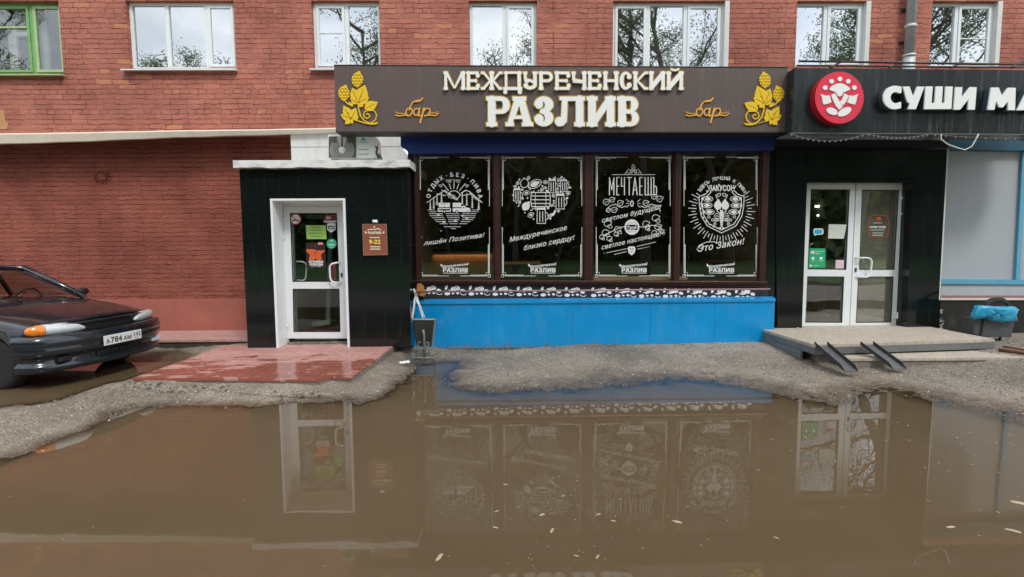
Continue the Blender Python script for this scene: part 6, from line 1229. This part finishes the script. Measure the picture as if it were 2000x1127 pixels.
o = b.build('gravel', m, None, loc=(0, 5, 0), fix=False); tag(o, 'fine loose grit on the asphalt around the puddle', kind='stuff')
b = MB()
for i in range(420):
    t_ = r3.random() * (len(CR) - 1); k = int(t_); (xa, ya), (xb, yb) = CR[k], CR[k + 1]; f_ = t_ - k; x = xa + (xb - xa) * f_; y = ya + (yb - ya) * f_ + r3.gauss(0, .05)
    if math.sin(x * 3.1) + math.sin(x * 7.7) < r3.uniform(-1.4, 1.): continue
    s = r3.choice((.008, .01, .014, .02, .028)); z = hz(x, y); a = r3.uniform(0, 6.28); ca, sa = math.cos(a), math.sin(a)
    b.add([(x + (u * ca - v * sa) * s, y + (u * sa + v * ca) * s * .7, z + w_ * s * .55) for u, v, w_ in ico], [(0, 1, 2), (0, 2, 3), (0, 3, 4), (0, 4, 5), (0, 5, 1)])
o = b.build('asphalt_rubble', mat('broken_asphalt', (.10, .082, .062), .85, var=.5, scale=30), None, loc=(-3, 5.2, 0), fix=False); tag(o, 'dark crumbled asphalt along the crack before the red paving', kind='stuff')
# weeds along the foot of the blue base
b = MB(); mw = mat('weeds', (.07, .12, .03), .7, var=.5, scale=20)
for i in range(900):
    t_ = r3.random(); x = P(870 + t_ * 630, 684, 7.05).x; y = 7.08 + r3.gauss(0, .05)
    if vn_ := (math.sin(x * 5) + math.sin(x * 13 + 1) < r3.uniform(-1, 1.6)): continue
    z = hz(x, y) - .004 if i % 6 == 0 else (z if i else .1); a = r3.uniform(0, 6.28); h_ = r3.uniform(.008, .035); w_ = .004
    b.add([(x - w_ * math.cos(a), y - w_ * math.sin(a), z), (x + w_ * math.cos(a), y + w_ * math.sin(a), z), (x + r3.uniform(-.015, .015), y + r3.uniform(-.02, .01), z + h_)], [(0, 1, 2)])
o = b.build('weeds', mw, None, loc=(1, 7, 0), fix=False); tag(o, 'low weeds and moss along the foot of the blue base', kind='stuff')
b = MB(); p = G(791, 709, .06); 
for k in range(7): b.ball(p + Vector((r3.uniform(-.05, .05), r3.uniform(-.03, .03), r3.uniform(0, .015))), r3.uniform(.014, .03), 7, .6)
o = b.build('crumpled_tissue', m_wh, None, loc=p); tag(o, 'crumpled white tissue on the mud before the litter bin', 'tissue')
m_leaf = mat('pale_petal', (.44, .36, .23), .6, var=.25); m_leaf2 = mat('white_fluff', (.38, .31, .20), .7, var=.15)
def debris(n, name, mt, lab, cat, grp, spots):
    protos = []
    for k in range(4):
        b = MB(); pts = []; m_ = 9
        for i in range(m_): a = 2 * math.pi * i / m_; rr = (1 + .45 * math.sin(a * 2 + k) + r3.uniform(-.2, .2)); pts.append((math.cos(a) * rr, math.sin(a) * rr * (.45 + .12 * k), 0))
        b.add([(0, 0, .25)] + [(x, y, 0) for x, y, z in pts] + [(x, y, -.1) for x, y, z in pts], [(0, 1 + i, 1 + (i + 1) % m_) for i in range(m_)] + [(1 + i, 1 + (i + 1) % m_, 1 + m_ + (i + 1) % m_, 1 + m_ + i) for i in range(m_)]); protos.append(b)
    base = []
    for k, (px, py, s) in enumerate(spots):
        p = G(px, py, 0.001)
        if k < 4: o = protos[k].build(name, mt, None, loc=(0, 0, 0)); base.append(o)
        else: o = base[k % 4].copy(); COL.objects.link(o)
        o.location = p; D_ = (p - Vector((0, 0, CAMH))).length; o.scale = [s * D_ / F * .38] * 3; o.rotation_euler = (0, 0, r3.uniform(0, 6.28)); tag(o, lab, cat, grp)
big = [(1323, 1019, 19), (858, 1088, 22), (1078, 1036, 14), (1059, 1005, 12), (1198, 1017, 10), (1167, 1087, 12), (1125, 1085, 9), (1169, 1004, 9), (1516, 1050, 9), (1857, 1029, 13), (1978, 1036, 16), (1990, 982, 18), (1100, 968, 8), (970, 998, 9), (968, 1030, 10), (987, 946, 8)]
debris(16, 'floating_leaf', m_leaf, 'pale shrivelled leaf floating on the muddy puddle', 'leaf', 'pale leaves floating on the puddle', big)
sm = []
for i in range(60): sm.append((r3.gauss(1130, 110), r3.uniform(930, 1110), r3.uniform(2., 4.5)))
for i in range(60):
    x = r3.uniform(1420, 1990); sm.append((x, 805 + (x - 1420) * .05 + abs(r3.gauss(0, 90)), r3.uniform(2., 5)))
for i in range(28): sm.append((r3.uniform(0, 1000), r3.uniform(830, 1110), r3.uniform(1.5, 3.5)))
debris(240, 'floating_petal', m_leaf2, 'tiny pale petal floating on the muddy puddle', 'petal', 'tiny petals floating on the puddle', sm)
fl2 = [(r3.uniform(0, 300), r3.uniform(800, 880), r3.uniform(3, 6)) for _ in range(0)]
# ---------------------------------------------------------------- what stands behind the camera: street, lawn and trees mirrored in the glass
b = MB(); b.box(-60, 60, -4.0, -3.85, -.1, .18); o = b.build('kerb', m_conc, None, loc=(0, -4, 0)); tag(o, 'concrete kerb across the yard behind the puddle', kind='structure')
b = MB(); b.add([(-60, -4.0, .17), (60, -4.0, .17), (60, -34, .5), (-60, -34, .5)], [(0, 1, 2, 3)]); o = b.build('lawn', mat('lawn_green', (.05, .12, .02), .9, var=.5, scale=1.5), None, loc=(0, -8, 0), fix=False); tag(o, 'green lawn across the yard', kind='structure')
m, t, bb = newmat('tree_leaf'); g = N(t, 'ShaderNodeNewGeometry'); rp_ = N(t, 'ShaderNodeValToRGB'); e = rp_.color_ramp.elements; e[0].color = (.06, .10, .035, 1); e[1].color = (.20, .28, .11, 1); t.links.new(g.outputs['Random Per Island'], rp_.inputs[0]); t.links.new(rp_.outputs[0], bb.inputs['Base Color']); bb.inputs['Roughness'].default_value = .6; tl_ = N(t, 'ShaderNodeBsdfTranslucent'); t.links.new(rp_.outputs[0], tl_.inputs[0]); ms_ = N(t, 'ShaderNodeMixShader'); ms_.inputs[0].default_value = .5; t.links.new(bb.outputs[0], ms_.inputs[1]); t.links.new(tl_.outputs[0], ms_.inputs[2]); t.links.new(ms_.outputs[0], t.nodes['Material Output'].inputs['Surface'])
m_leafm = m; m_bark = mat('bark', (.14, .12, .10), .9, var=.4, scale=8)
def tree_mesh(seed, Hh, spread, dens, leafs=.055):
    rr = random.Random(seed); tb = MB(); lb = MB(); tips = []
    def branch(p, d, L_, r, lvl):
        n = 5; pts = [p]; q = Vector(p); dd = d.copy()
        for i in range(n): dd = (dd + Vector((rr.uniform(-.16, .16), rr.uniform(-.16, .16), rr.uniform(-.05, .14)))).normalized(); q = q + dd * L_ / n; pts.append(q.copy())
        tb.tube(pts, [r * (1 - .7 * i / n) for i in range(n + 1)], 6 if lvl < 2 else 4, cap=False)
        if lvl < 3:
            for k in range({0: 15, 1: 6, 2: 4}[lvl]):
                t_ = rr.uniform(.28 if lvl == 0 else .25, 1); i = min(n - 1, int(t_ * n)); s = pts[i].lerp(pts[i + 1], t_ * n - i); a = rr.uniform(0, 6.28); up_ = rr.uniform(.15, .9)
                nd = (dd * .35 + Vector((math.cos(a), math.sin(a), up_ * .8))).normalized(); branch(s, nd, L_ * (.42 if lvl == 0 else .5) * (1.15 - .5 * t_) * (spread if lvl == 0 else 1), r * .38, lvl + 1)
        if lvl >= 2: tips.extend(pts[1:])
    branch(Vector((0, 0, 0)), Vector((0, 0, 1)), Hh, Hh * .016, 0)
    for p in tips:
        for k in range(dens):
            c = p + Vector((rr.gauss(0, .22), rr.gauss(0, .22), rr.gauss(0, .2))); u = Vector((rr.uniform(-1, 1), rr.uniform(-1, 1), rr.uniform(-1, 1))).normalized() * leafs; v = u.orthogonal().normalized() * leafs * .55
            lb.add([c - u, c + v, c + u, c - v], [(0, 1, 2, 3)])
    return tb, lb
def plant_tree(loc, proto, sc_, rz, lab):
    t = thing('tree', loc, lab, 'tree', 'trees across the yard mirrored in the windows'); t.scale = (sc_,) * 3; t.rotation_euler = (0, 0, rz)
    for o in proto:
        c = o.copy(); COL.objects.link(c); c.parent = t; c.location = (0, 0, 0)
    return t
kinds = []
for k, (Hh, spd, dens) in enumerate(((13.5, 1., 5), (12., .8, 4), (13., 1.15, 7))):
    tb, lb = tree_mesh(20 + k, Hh, spd, dens); o1 = tb.build('trunk', m_bark, None, fix=False); o2 = lb.build('crown', m_leafm, None, fix=False); kinds.append((o1, o2))
T_ = [(-6.5, -7, 0, .78, 'sparse tree across the yard mirrored in the narrow white window'), (.4, -8, 1, .86, 'thin tree across the yard mirrored beside the bar signboard top'), (6.2, -7.5, 0, 1.05, 'tall leafy tree across the yard mirrored in the widest window'), (10.5, -8.5, 2, 1.08, 'broad tree across the yard mirrored in three-part window edge'), (15.5, -7.5, 0, 1.1, 'tall tree across the yard mirrored in window above the red emblem'), (20.5, -9, 2, 1.0, 'bushy tree across the yard mirrored in the window past the drainpipe'), (-15.6, -11, 1, .9, 'low tree across the yard mirrored in the three-part window corner'), (-29, -12, 2, .95, 'broad tree across the yard mirrored in the green window'), (3.5, -20, 2, .8, 'dense far tree across the yard'), (-4, -22, 0, .8, 'far loose tree across the yard')]
for x, y, k, s, lab in T_: plant_tree((x, y, .2), kinds[k], s, rnd.uniform(0, 6), lab)
for a_ in kinds:
    for o in a_: bpy.data.objects.remove(o)
b = MB(); r4 = random.Random(5)  # unseen belt added so dark glass and granite mirror no bright sky
for i in range(60000):
    x = r4.uniform(-45, 45); hmax = 12. + 1.6 * math.sin(x * .35) + 1.1 * math.sin(x * .9 + 1); z = .3 + hmax * r4.random() ** .9; y = -28 + r4.gauss(0, 1.0) - 0
    s = r4.uniform(.25, .6); u = Vector((r4.uniform(-1, 1), r4.uniform(-1, 1), r4.uniform(-1, 1))).normalized() * s; v = u.orthogonal().normalized() * s * .6; c = Vector((x, y, z)); b.add([c - u, c + v, c + u, c - v], [(0, 1, 2, 3)])
o = b.build('added_tree_belt', m_leafm, None, loc=(0, -28, 0), fix=False); tag(o, 'unseen belt of trees added past the lawn to darken the reflections', kind='stuff')
# ---------------------------------------------------------------- parked car
A0 = G(10, 757); A1 = G(225, 703); ax = (A1 - A0); ax.z = 0; ax.normalize(); head = Vector((ax.y, -ax.x, 0)); mid = (A0 + A1) / 2
car = thing('parked_car', (mid.x, mid.y, 0), 'dark blue-black sedan with orange indicator parked in the puddle by the brick wall', 'car')
CM = Matrix(((head.x, ax.x, 0, mid.x), (head.y, ax.y, 0, mid.y), (0, 0, 1, -.012), (0, 0, 0, 1)))     # u forward, v to the far side, w up
m_paint = mat('car_paint', (.010, .017, .024), .24, .25, var=.25, scale=1.5, coat=.8, dirt=.35, dcol=(.05, .05, .05, 1)); m_trim = mat('black_plastic', (.014, .014, .015), .55, var=.3); m_rub = mat('tyre_rubber', (.012, .012, .012), .8, var=.3)
def cb(b, name, m_, par=None, **k): b.tf(CM); return b.build(name, m_, par or car, **k)
def loft(b, secs, close=False):
    n = len(secs[0]); b.smooth = True
    b.add([p for s in secs for p in s], [(i * n + j, i * n + j + 1, (i + 1) * n + j + 1, (i + 1) * n + j) for i in range(len(secs) - 1) for j in range(n - 1)])
def interp(tab, u):
    for (u0, v0), (u1, v1) in zip(tab, tab[1:]):
        if u0 >= u >= u1: t = (u0 - u) / (u0 - u1); return v0 + (v1 - v0) * t
    return tab[0][1] if u > tab[0][0] else tab[-1][1]
wtop = [(.66, .715), (.5, .752), (.2, .81), (-.1, .858), (-.45, .905), (-.5, .92), (-2.6, .95), (-3.3, .96), (-3.42, .93)]     # centre line of bonnet, belt, boot
wsho = [(.66, .672), (.5, .70), (.2, .755), (-.1, .80), (-.45, .845), (-1.5, .875), (-3.0, .90), (-3.42, .86)]                # shoulder
hw = [(.66, .80), (.5, .805), (.2, .812), (-.1, .82), (-1., .825), (-2.8, .815), (-3.42, .74)]
us = [.62, .5, .35, .2, .05, -.1, -.25, -.42, -.6, -1, -1.5, -2, -2.5, -2.9, -3.2, -3.42]
secs = []
for u in us:
    h, ws, wt_ = interp(hw, u), interp(wsho, u), interp(wtop, u)
    half = [(h - .06, .19), (h - .02, .25), (h, .42), (h + .006, .50), (h + .006, .53), (h - .004, .58), (h - .012, ws - .03), (h - .05, ws + .0), (h - .13, ws + .018), (.42, wt_ - .008), (.2, wt_), (0, wt_ + .004)]
    cu_ = lambda v: u - .17 * (v / .80) ** 2.6 * min(1, max(0, (u + .1) / .72))
    secs.append([(cu_(v), -v, w_) for v, w_ in half] + [(cu_(v), v, w_) for v, w_ in half[-2::-1]])
b = MB(); loft(b, secs); n = len(secs[0])
b.add(secs[-1], [list(range(n))]); b.smooth = False
# underside and nose plate close the shell so that the arches can be cut
b.add([s[0] for s in secs] + [s[-1] for s in secs], [(i, i + 1, len(secs) + i + 1, len(secs) + i) for i in range(len(secs) - 1)]); b.add(secs[0], [list(range(n))])
# merge doubles through bmesh, then cut arches
b.tf(CM); body = b.build('body', m_paint, car)
bm = bmesh.new(); bm.from_mesh(body.data); bmesh.ops.remove_doubles(bm, verts=bm.verts, dist=.0005); bmesh.ops.recalc_face_normals(bm, faces=bm.faces); bm.to_mesh(body.data); bm.free()
ctb = MB()
for u in (0, -2.46):
    for sv in (-1, 1): ctb.lathe([(.325, -.16 + sv * .80), (.325, .16 + sv * .80)], (u, 0, .29), 'Y', 32)
ctb.tf(CM); ct_ = ctb.build('t', m_trim, None); bm = bmesh.new(); bm.from_mesh(ct_.data); bmesh.ops.recalc_face_normals(bm, faces=bm.faces); bm.to_mesh(ct_.data); bm.free()
md = body.modifiers.new('b', 'BOOLEAN'); md.operation = 'DIFFERENCE'; md.object = ct_; md.solver = 'EXACT'
bpy.context.view_layer.update(); dg = bpy.context.evaluated_depsgraph_get(); nm_ = bpy.data.meshes.new_from_object(body.evaluated_get(dg)); body.modifiers.clear(); body.data = nm_; bpy.data.objects.remove(ct_)
# seams
def ln(pts, r=.004): 
    b = MB(); b.tube(pts, r, 5); return b
hl = [(.56, -.63), (.5, -.655), (.2, -.70), (-.1, -.71), (-.42, -.72)]
for s_ in (-1, 1):
    cb(ln([(u, v * s_, interp(wsho, u) + .017) for u, v in hl]), 'bonnet_seam', m_trim, body)
# front: dark slot, lamps
def front(v, u0, k=.17, p=2.6): return u0 - k * (abs(v) / .80) ** p
b = MB(); vs_ = [-.80 + .1 * i for i in range(17)]
loft(b, [[(front(v, .655) - .0, v, .60), (front(v, .66), v, .695)] for v in vs_]); cb(b, 'grille_slot', mat('slot_black', (.004, .004, .004), .8))
b = MB(); loft(b, [[(front(v, .60), v, .712), (front(v, .668), v, .703), (front(v, .676), v, .69), (front(v, .655), v, .68)] for v in [-.72 + .09 * i for i in range(17)]]); cb(b, 'bonnet_lip', m_paint)
m_lens = mat('headlight_lens', (.62, .68, .70), .06, .1, var=.2, scale=30, coat=1., bump=.3, bscale=60); m_amber = mat('amber_lens', (.85, .22, .01), .12, var=.15, scale=30, coat=1.)
for s_ in (-1, 1):
    def lrow(u, v, lo, hi, out): return [(u - .015, s_ * (v - .0), lo - .004), (u + out, s_ * v, lo + .006), (u + out * 1.25, s_ * v, (lo + hi) / 2), (u + out, s_ * v, hi - .012), (u - .03, s_ * (v - .0), hi + .004)]
    b = MB(); loft(b, [lrow(front(v, .655), v, lo, hi, .028) for v, lo, hi in ((.335, .625, .640), (.36, .610, .668), (.42, .602, .700), (.50, .600, .708), (.60, .600, .712), (.705, .600, .712))]); cb(b, 'headlight', m_lens)
    rows_ = [lrow(front(v, .655), v, lo, hi, .028) for v, lo, hi in ((.708, .600, .712), (.75, .600, .710))]
    for u, v, lo, hi in ((.50, .800, .602, .708), (.455, .822, .612, .698), (.44, .826, .632, .675)): rows_.append([(u, s_ * (v - .03), lo), (u + .012, s_ * v, lo + .006), (u + .012, s_ * (v + .006), (lo + hi) / 2), (u + .012, s_ * v, hi - .008), (u, s_ * (v - .03), hi)])
    b = MB(); loft(b, rows_); cb(b, 'indicator', m_amber if s_ < 0 else m_lens)
# bumper
prof = [(-.05, .598), (.0, .60), (.035, .59), (.055, .55), (.058, .49), (.045, .475), (.05, .46), (.05, .40), (.03, .375), (.005, .36), (.0, .30), (.025, .285), (.035, .25), (.02, .205), (-.06, .19)]
def bpath():
    out_ = [(.34, -.835, 0)]
    for i in range(21):
        v = -.82 + .082 * i; out_.append((front(v, .735, .19, 2.8), v, 1))
    out_.append((.34, .835, 0)); return out_
bp_ = bpath(); secs = []
for i, (u, v, f_) in enumerate(bp_):
    a = Vector(bp_[max(i - 1, 0)][:2]); c = Vector(bp_[min(i + 1, len(bp_) - 1)][:2]); t_ = (c - a).normalized(); nn_ = Vector((t_.y, -t_.x))
    if nn_.x < 0: nn_ = -nn_
    if i == 0: nn_ = Vector((0, -1))
    if i == len(bp_) - 1: nn_ = Vector((0, 1))
    secs.append([(u + nn_.x * d, v + nn_.y * d, w_) for d, w_ in prof])
b = MB(); loft(b, secs); cb(b, 'bumper', m_paint)
b = MB(); loft(b, [[(front(v, .741), v, .30), (front(v, .741), v, .355)] for v in [-.36 + .06 * i for i in range(13)]]); 
for v in [-.3 + .06 * i for i in range(11)]: b.box(.735, .765 - abs(v) * .1, v - .006, v + .006, .30, .358)
cb(b, 'lower_grille', m_trim)
for s_ in (-1, 1): b = MB(); b.box(front(.6, .735), front(.6, .775), s_ * .62 - .07, s_ * .62 + .07, .305, .355); cb(b, 'fog_light', m_lens if s_ > 0 else m_trim, bevel=.008)
b = MB(); loft(b, [[(front(v, .79, .19, 2.8), v, .475), (front(v, .80, .19, 2.8), v, .468), (front(v, .79, .19, 2.8), v, .46)] for v in [-.8 + .08 * i for i in range(21)]]); cb(b, 'bumper_moulding', m_trim)
# number plate
pm = mat('plate_white', (.74, .76, .76), .4, var=.05); b = MB(); b.box(.800, .806, -.265, .265, .405, .52); plate = cb(b, 'number_plate', pm, bevel=.002)
b = MB()
def ptxt(s, v0, w0, h, wd):
    v, f = text2(s, 0, 0, h * 200, wd * 200, bold=.03); b.add([(.8075, v0 + x / 200, w0 - y / 200) for x, y in v], f)
# seen from the front the text runs towards +v
ptxt('А', -.212, .452, .052, .045); ptxt('784', -.098, .46, .068, .155); ptxt('АМ', .055, .452, .052, .11); ptxt('142', .20, .474, .05, .10); ptxt('RUS', .19, .424, .016, .05)
b.box(.807, .8075, .136, .138, .41, .515); cb(b, 'plate_lettering', m_ink, plate, fix=False)
# greenhouse
Wb = lambda u: interp([(-.42, .73), (-1.2, .77), (-2.6, .76), (-3, .70)], u)
b = MB()
def bar(p0, p1, w0, nrm=(0, 0, 1), th=.03): b.tube([p0, Vector(p0).lerp(Vector(p1), .5) + Vector((0, 0, .006)), p1], w0, 8)
rz_ = 1.36; rh = .54
roof = []
for u, w_ in ((-1.16, 1.325), (-1.3, 1.352), (-1.6, 1.372), (-2.0, 1.372), (-2.35, 1.355), (-2.5, 1.325)):
    roof.append([(u, v, w_ - .05 * (abs(v) / .58) ** 3) for v in [-.58 + .116 * i for i in range(11)]])
r2_ = [[(p[0], p[1], p[2] - .035) for p in s] for s in roof]
b = MB(); loft(b, roof); loft(b, r2_); cb(b, 'roof', m_paint)
b = MB()
for s_ in (-1, 1):
    for pts, w_ in ((((-.44, .735, .885), (-.80, .67, 1.09), (-1.17, .585, 1.285)), .042), (((-1.15, .585, 1.285), (-1.7, .60, 1.315), (-2.5, .585, 1.28)), .028), (((-1.62, .79, .90), (-1.66, .61, 1.30)), .03), (((-2.48, .585, 1.28), (-3.0, .69, .95)), .045)):
        b.tube([(u, s_ * v, w) for u, v, w in pts], w_, 8)
b.tube([(-1.16, v, 1.305 - .04 * (abs(v) / .58) ** 3) for v in [-.58 + .116 * i for i in range(11)]], .026, 8)
cb(b, 'pillars', m_paint)
m_cg = glass('car_glass', (.80, .80, .76), .06)
b = MB(); rowsW = []
for t_ in (0, .25, .5, .75, 1):
    h_ = .70 + (.555 - .70) * t_; rowsW.append([(-.40 - .76 * t_ - .07 * (abs(v) ** 2), v * h_, .885 + .40 * t_ + (.03 * (1 - v * v) if t_ > .8 else 0)) for v in [-1 + .2 * i for i in range(11)]])
loft(b, rowsW); cb(b, 'windscreen', m_cg)
b = MB()
for s_ in (-1, 1):
    b.add([(-.62, s_ * .775, .90), (-1.6, s_ * .80, .905), (-1.64, s_ * .605, 1.29), (-1.2, s_ * .59, 1.27)], [(0, 1, 2, 3)]); b.add([(-1.68, s_ * .80, .905), (-2.75, s_ * .77, .93), (-2.45, s_ * .59, 1.27), (-1.70, s_ * .605, 1.29)], [(0, 1, 2, 3)])
b.add([(-3.1, -.6, .97), (-3.1, .6, .97), (-2.52, .55, 1.30), (-2.52, -.55, 1.30)], [(0, 1, 2, 3)]); cb(b, 'side_glass', m_cg, fix=False)
# cowl, wipers, mirrors, dashboard, wheel
b = MB(); loft(b, [[(-.36 - .06 * v * v, v * .70, interp(wtop, -.40) - .01 - .05 * abs(v) ** 3), (-.46, v * .70, interp(wtop, -.45) + .008 - .045 * abs(v) ** 3)] for v in [-1 + .2 * i for i in range(11)]]); cb(b, 'cowl', m_trim)
for s_, v0 in ((1, -.12), (1, .42)):
    b = MB(); b.tube([(-.40, v0, .915), (-.52, v0 - .22, .955)], .007, 6); b.tube([(-.50, v0 + .10, .945), (-.53, v0 - .20, .962), (-.545, v0 - .42, .965)], .006, 6); b.ball((-.40, v0, .915), .016, 8); cb(b, 'wiper', m_trim)
b = MB()
for s_ in (-1, 1):
    m2_ = MB(); m2_.ball((0, 0, 0), 1, 14); m2_.v = [(-.60 + x * .045, s_ * .87 + y * .095, .945 + z * .058) for x, y, z in m2_.v]; m2_.tube([(-.62, s_ * .75, .91), (-.61, s_ * .84, .93)], .018, 6); cb(m2_, 'wing_mirror', m_trim)
b = MB(); b.box(-.72, -.5, -.68, .68, .78, .885); cb(b, 'dashboard', m_trim, bevel=.03)
b = MB(); b.tube([Vector((-.86, .34, .86)) + Vector((math.sin(a) * .05, math.cos(a) * .18, math.sin(a) * .17)) for a in [2 * math.pi * i / 20 for i in range(20)]], .013, 6, closed=True); b.tube([(-.70, .34, .84), (-.84, .34, .86)], .02, 6); b.box(-.87, -.84, .2, .48, .85, .88); cb(b, 'steering_wheel', m_trim)
b = MB(); b.box(-1.14, -1.10, -.10, .10, 1.18, 1.235); b.tube([(-1.13, 0, 1.23), (-1.16, 0, 1.31)], .008, 6); cb(b, 'rear_view_mirror', m_trim, bevel=.01)
for s_ in (-1, 1):
    b = MB(); b.box(-1.65, -1.15, s_ * .36 - .23, s_ * .36 + .23, .45, .58); cb(b, 'seat', m_trim, bevel=.04)
    b = MB(); b.prism([(-1.6, s_ * .36 - .22, .55), (-1.47, s_ * .36 - .22, .55), (-1.66, s_ * .36 - .2, 1.02), (-1.76, s_ * .36 - .2, 1.02)], (0, .42, 0)); cb(b, 'seat_back', m_trim, bevel=.03)
m_rim = mat('hubcap_grey', (.33, .34, .35), .4, .4, var=.3, dirt=.5, dcol=(.1, .09, .07, 1))
for u in (0, -2.46):
    for s_ in (-1, 1):
        o_ = s_ * .70
        b = MB(); b.lathe([(.17, -.08 + o_), (.24, -.085 + o_), (.272, -.075 + o_), (.285, -.05 + o_), (.287, .0 + o_), (.285, .05 + o_), (.272, .075 + o_), (.24, .085 + o_), (.17, .08 + o_)], (u, 0, .285), 'Y', 40); wh = cb(b, 'wheel', m_rub)
        b = MB(); e = .06 * s_; b.lathe([(.001, o_ + e * .9), (.05, o_ + e * 1.1), (.07, o_ + e * .8), (.14, o_ + e * .85), (.175, o_ + e * 1.15), (.178, o_ + e * .7)] if s_ > 0 else [(.178, o_ + e * .7), (.175, o_ + e * 1.15), (.14, o_ + e * .85), (.07, o_ + e * .8), (.05, o_ + e * 1.1), (.001, o_ + e * .9)], (u, 0, .285), 'Y', 32)
        for k in range(8): a = k * math.pi / 4; b.ball((u + .11 * math.cos(a), o_ + e * .95, .285 + .11 * math.sin(a)), .016, 6)
        cb(b, 'rim', m_rim, wh)
b = MB()
for s_ in (-1, 1): b.box(-.47, -.465, s_ * .80, s_ * .835, .25, .85); 
cb(b, 'door_seam', m_trim, body)
# ---------------------------------------------------------------- person behind the counter door of the sushi shop
def skin(name, verts, edges, radii, m_, parent, root=0, sub=2):
    me = bpy.data.meshes.new(name); o = Vector(worldloc(parent)); me.from_pydata([tuple(Vector(v) - o) for v in verts], edges, []); me.materials.append(m_); ob = bpy.data.objects.new(name, me); COL.objects.link(ob); ob.parent = parent
    md = ob.modifiers.new('s', 'SKIN'); md.use_smooth_shade = True
    for i, r in enumerate(radii): d = me.skin_vertices[0].data[i]; d.radius = (r, r) if not isinstance(r, tuple) else r; d.use_root = (i == root)
    ss = ob.modifiers.new('u', 'SUBSURF'); ss.levels = sub; ss.render_levels = sub
    bpy.context.view_layer.update(); dg = bpy.context.evaluated_depsgraph_get(); me2 = bpy.data.meshes.new_from_object(ob.evaluated_get(dg)); ob.modifiers.clear(); ob.data = me2; return ob
Yp = 8.35; c = P(1607, 500, Yp); zf_ = .3
pr = thing('person', (c.x, Yp, zf_), 'person in a dark blue t-shirt reaching forward behind the glass of the shop door', 'person')
X0 = c.x - .05
V = [(X0, Yp, 1.12), (X0, Yp, 1.30), (X0 + .03, Yp, 1.48), (X0 + .06, Yp, 1.60), (X0 + .08, Yp - .02, 1.70), (X0 + .10, Yp - .03, 1.82), (X0 + .10, Yp - .03, 1.90),
     (X0 + .05, Yp - .19, 1.53), (X0 + .14, Yp - .26, 1.30), (X0 + .34, Yp - .30, 1.22), (X0 + .43, Yp - .31, 1.21),
     (X0 + .02, Yp + .19, 1.53), (X0 + .05, Yp + .26, 1.28), (X0 + .26, Yp + .2, 1.16), (X0 + .35, Yp + .18, 1.15),
     (X0, Yp - .10, 1.06), (X0 + .02, Yp - .11, .72), (X0, Yp - .11, .38), (X0 + .13, Yp - .11, .34), (X0, Yp + .10, 1.06), (X0 + .02, Yp + .11, .72), (X0, Yp + .11, .38), (X0 + .13, Yp + .11, .34)]
E = [(0, 1), (1, 2), (2, 3), (3, 4), (4, 5), (5, 6), (2, 7), (7, 8), (8, 9), (9, 10), (2, 11), (11, 12), (12, 13), (13, 14), (0, 15), (15, 16), (16, 17), (17, 18), (0, 19), (19, 20), (20, 21), (21, 22)]
Rr = [(.12, .15), (.11, .14), (.12, .17), .07, .05, .085, .075, .06, .042, .033, .03, .06, .042, .033, .03, .09, .06, .045, .04, .09, .06, .045, .04]
m_skin = mat('skin', (.50, .26, .17), .5, var=.1)
bd = skin('body', V, E, Rr, m_skin, pr)
for hx, hy, hzz, s_ in ((X0 + .43, Yp - .31, 1.21, -1), (X0 + .35, Yp + .18, 1.15, 1)):
    b = MB()
    for k in range(4): L_ = (.075, .085, .08, .065)[k]; yy = hy + (k - 1.5) * .018; b.tube([(hx, yy, hzz), (hx + .05, yy, hzz - .003), (hx + .05 + L_ * .5, yy, hzz - .015), (hx + .05 + L_ * .9, yy, hzz - .05)], [.012, .010, .009, .007], 6)
    b.tube([(hx, hy + .02, hzz), (hx + .035, hy + .05 * 1, hzz - .005), (hx + .07, hy + .06, hzz - .02)], [.013, .011, .008], 6); b.build('hand', m_skin, pr)
skin('t_shirt', [V[0], V[1], V[2], (X0 + .05, Yp, 1.56), (X0 + .05, Yp - .20, 1.53), (X0 + .12, Yp - .25, 1.36), (X0 + .02, Yp + .20, 1.53), (X0 + .045, Yp + .25, 1.35)], [(0, 1), (1, 2), (2, 3), (2, 4), (4, 5), (2, 6), (6, 7)], [(.135, .165), (.125, .155), (.135, .185), .075, .078, .062, .078, .062], mat('navy_cloth', (.012, .03, .13), .8, var=.3), pr)
skin('trousers', [(X0, Yp, 1.14), V[15], V[16], (X0, Yp - .11, .42), V[19], V[20], (X0, Yp + .11, .42)], [(0, 1), (1, 2), (2, 3), (0, 4), (4, 5), (5, 6)], [(.13, .155), .10, .075, .06, .10, .075, .06], mat('dark_trousers', (.02, .02, .025), .8), pr)
b = MB(); hc = Vector((X0 + .095, Yp - .03, 1.90)); b.ball(hc, .092, 14, 1.05); b.v = [(x, y, z) if z > 1.885 or x < X0 + .09 else (x - .02, y, 1.885) for x, y, z in b.v]; b.build('hair', mat('brown_hair', (.05, .025, .012), .7), pr)
b = MB(); b.ball((X0 + .185, Yp - .03, 1.835), .014, 8, 1.4)
for s_ in (-1, 1): b.ball((X0 + .175, Yp - .03 + s_ * .03, 1.86), .009, 8)
b.build('face_features', mat('face_dark', (.2, .08, .06), .5), pr)
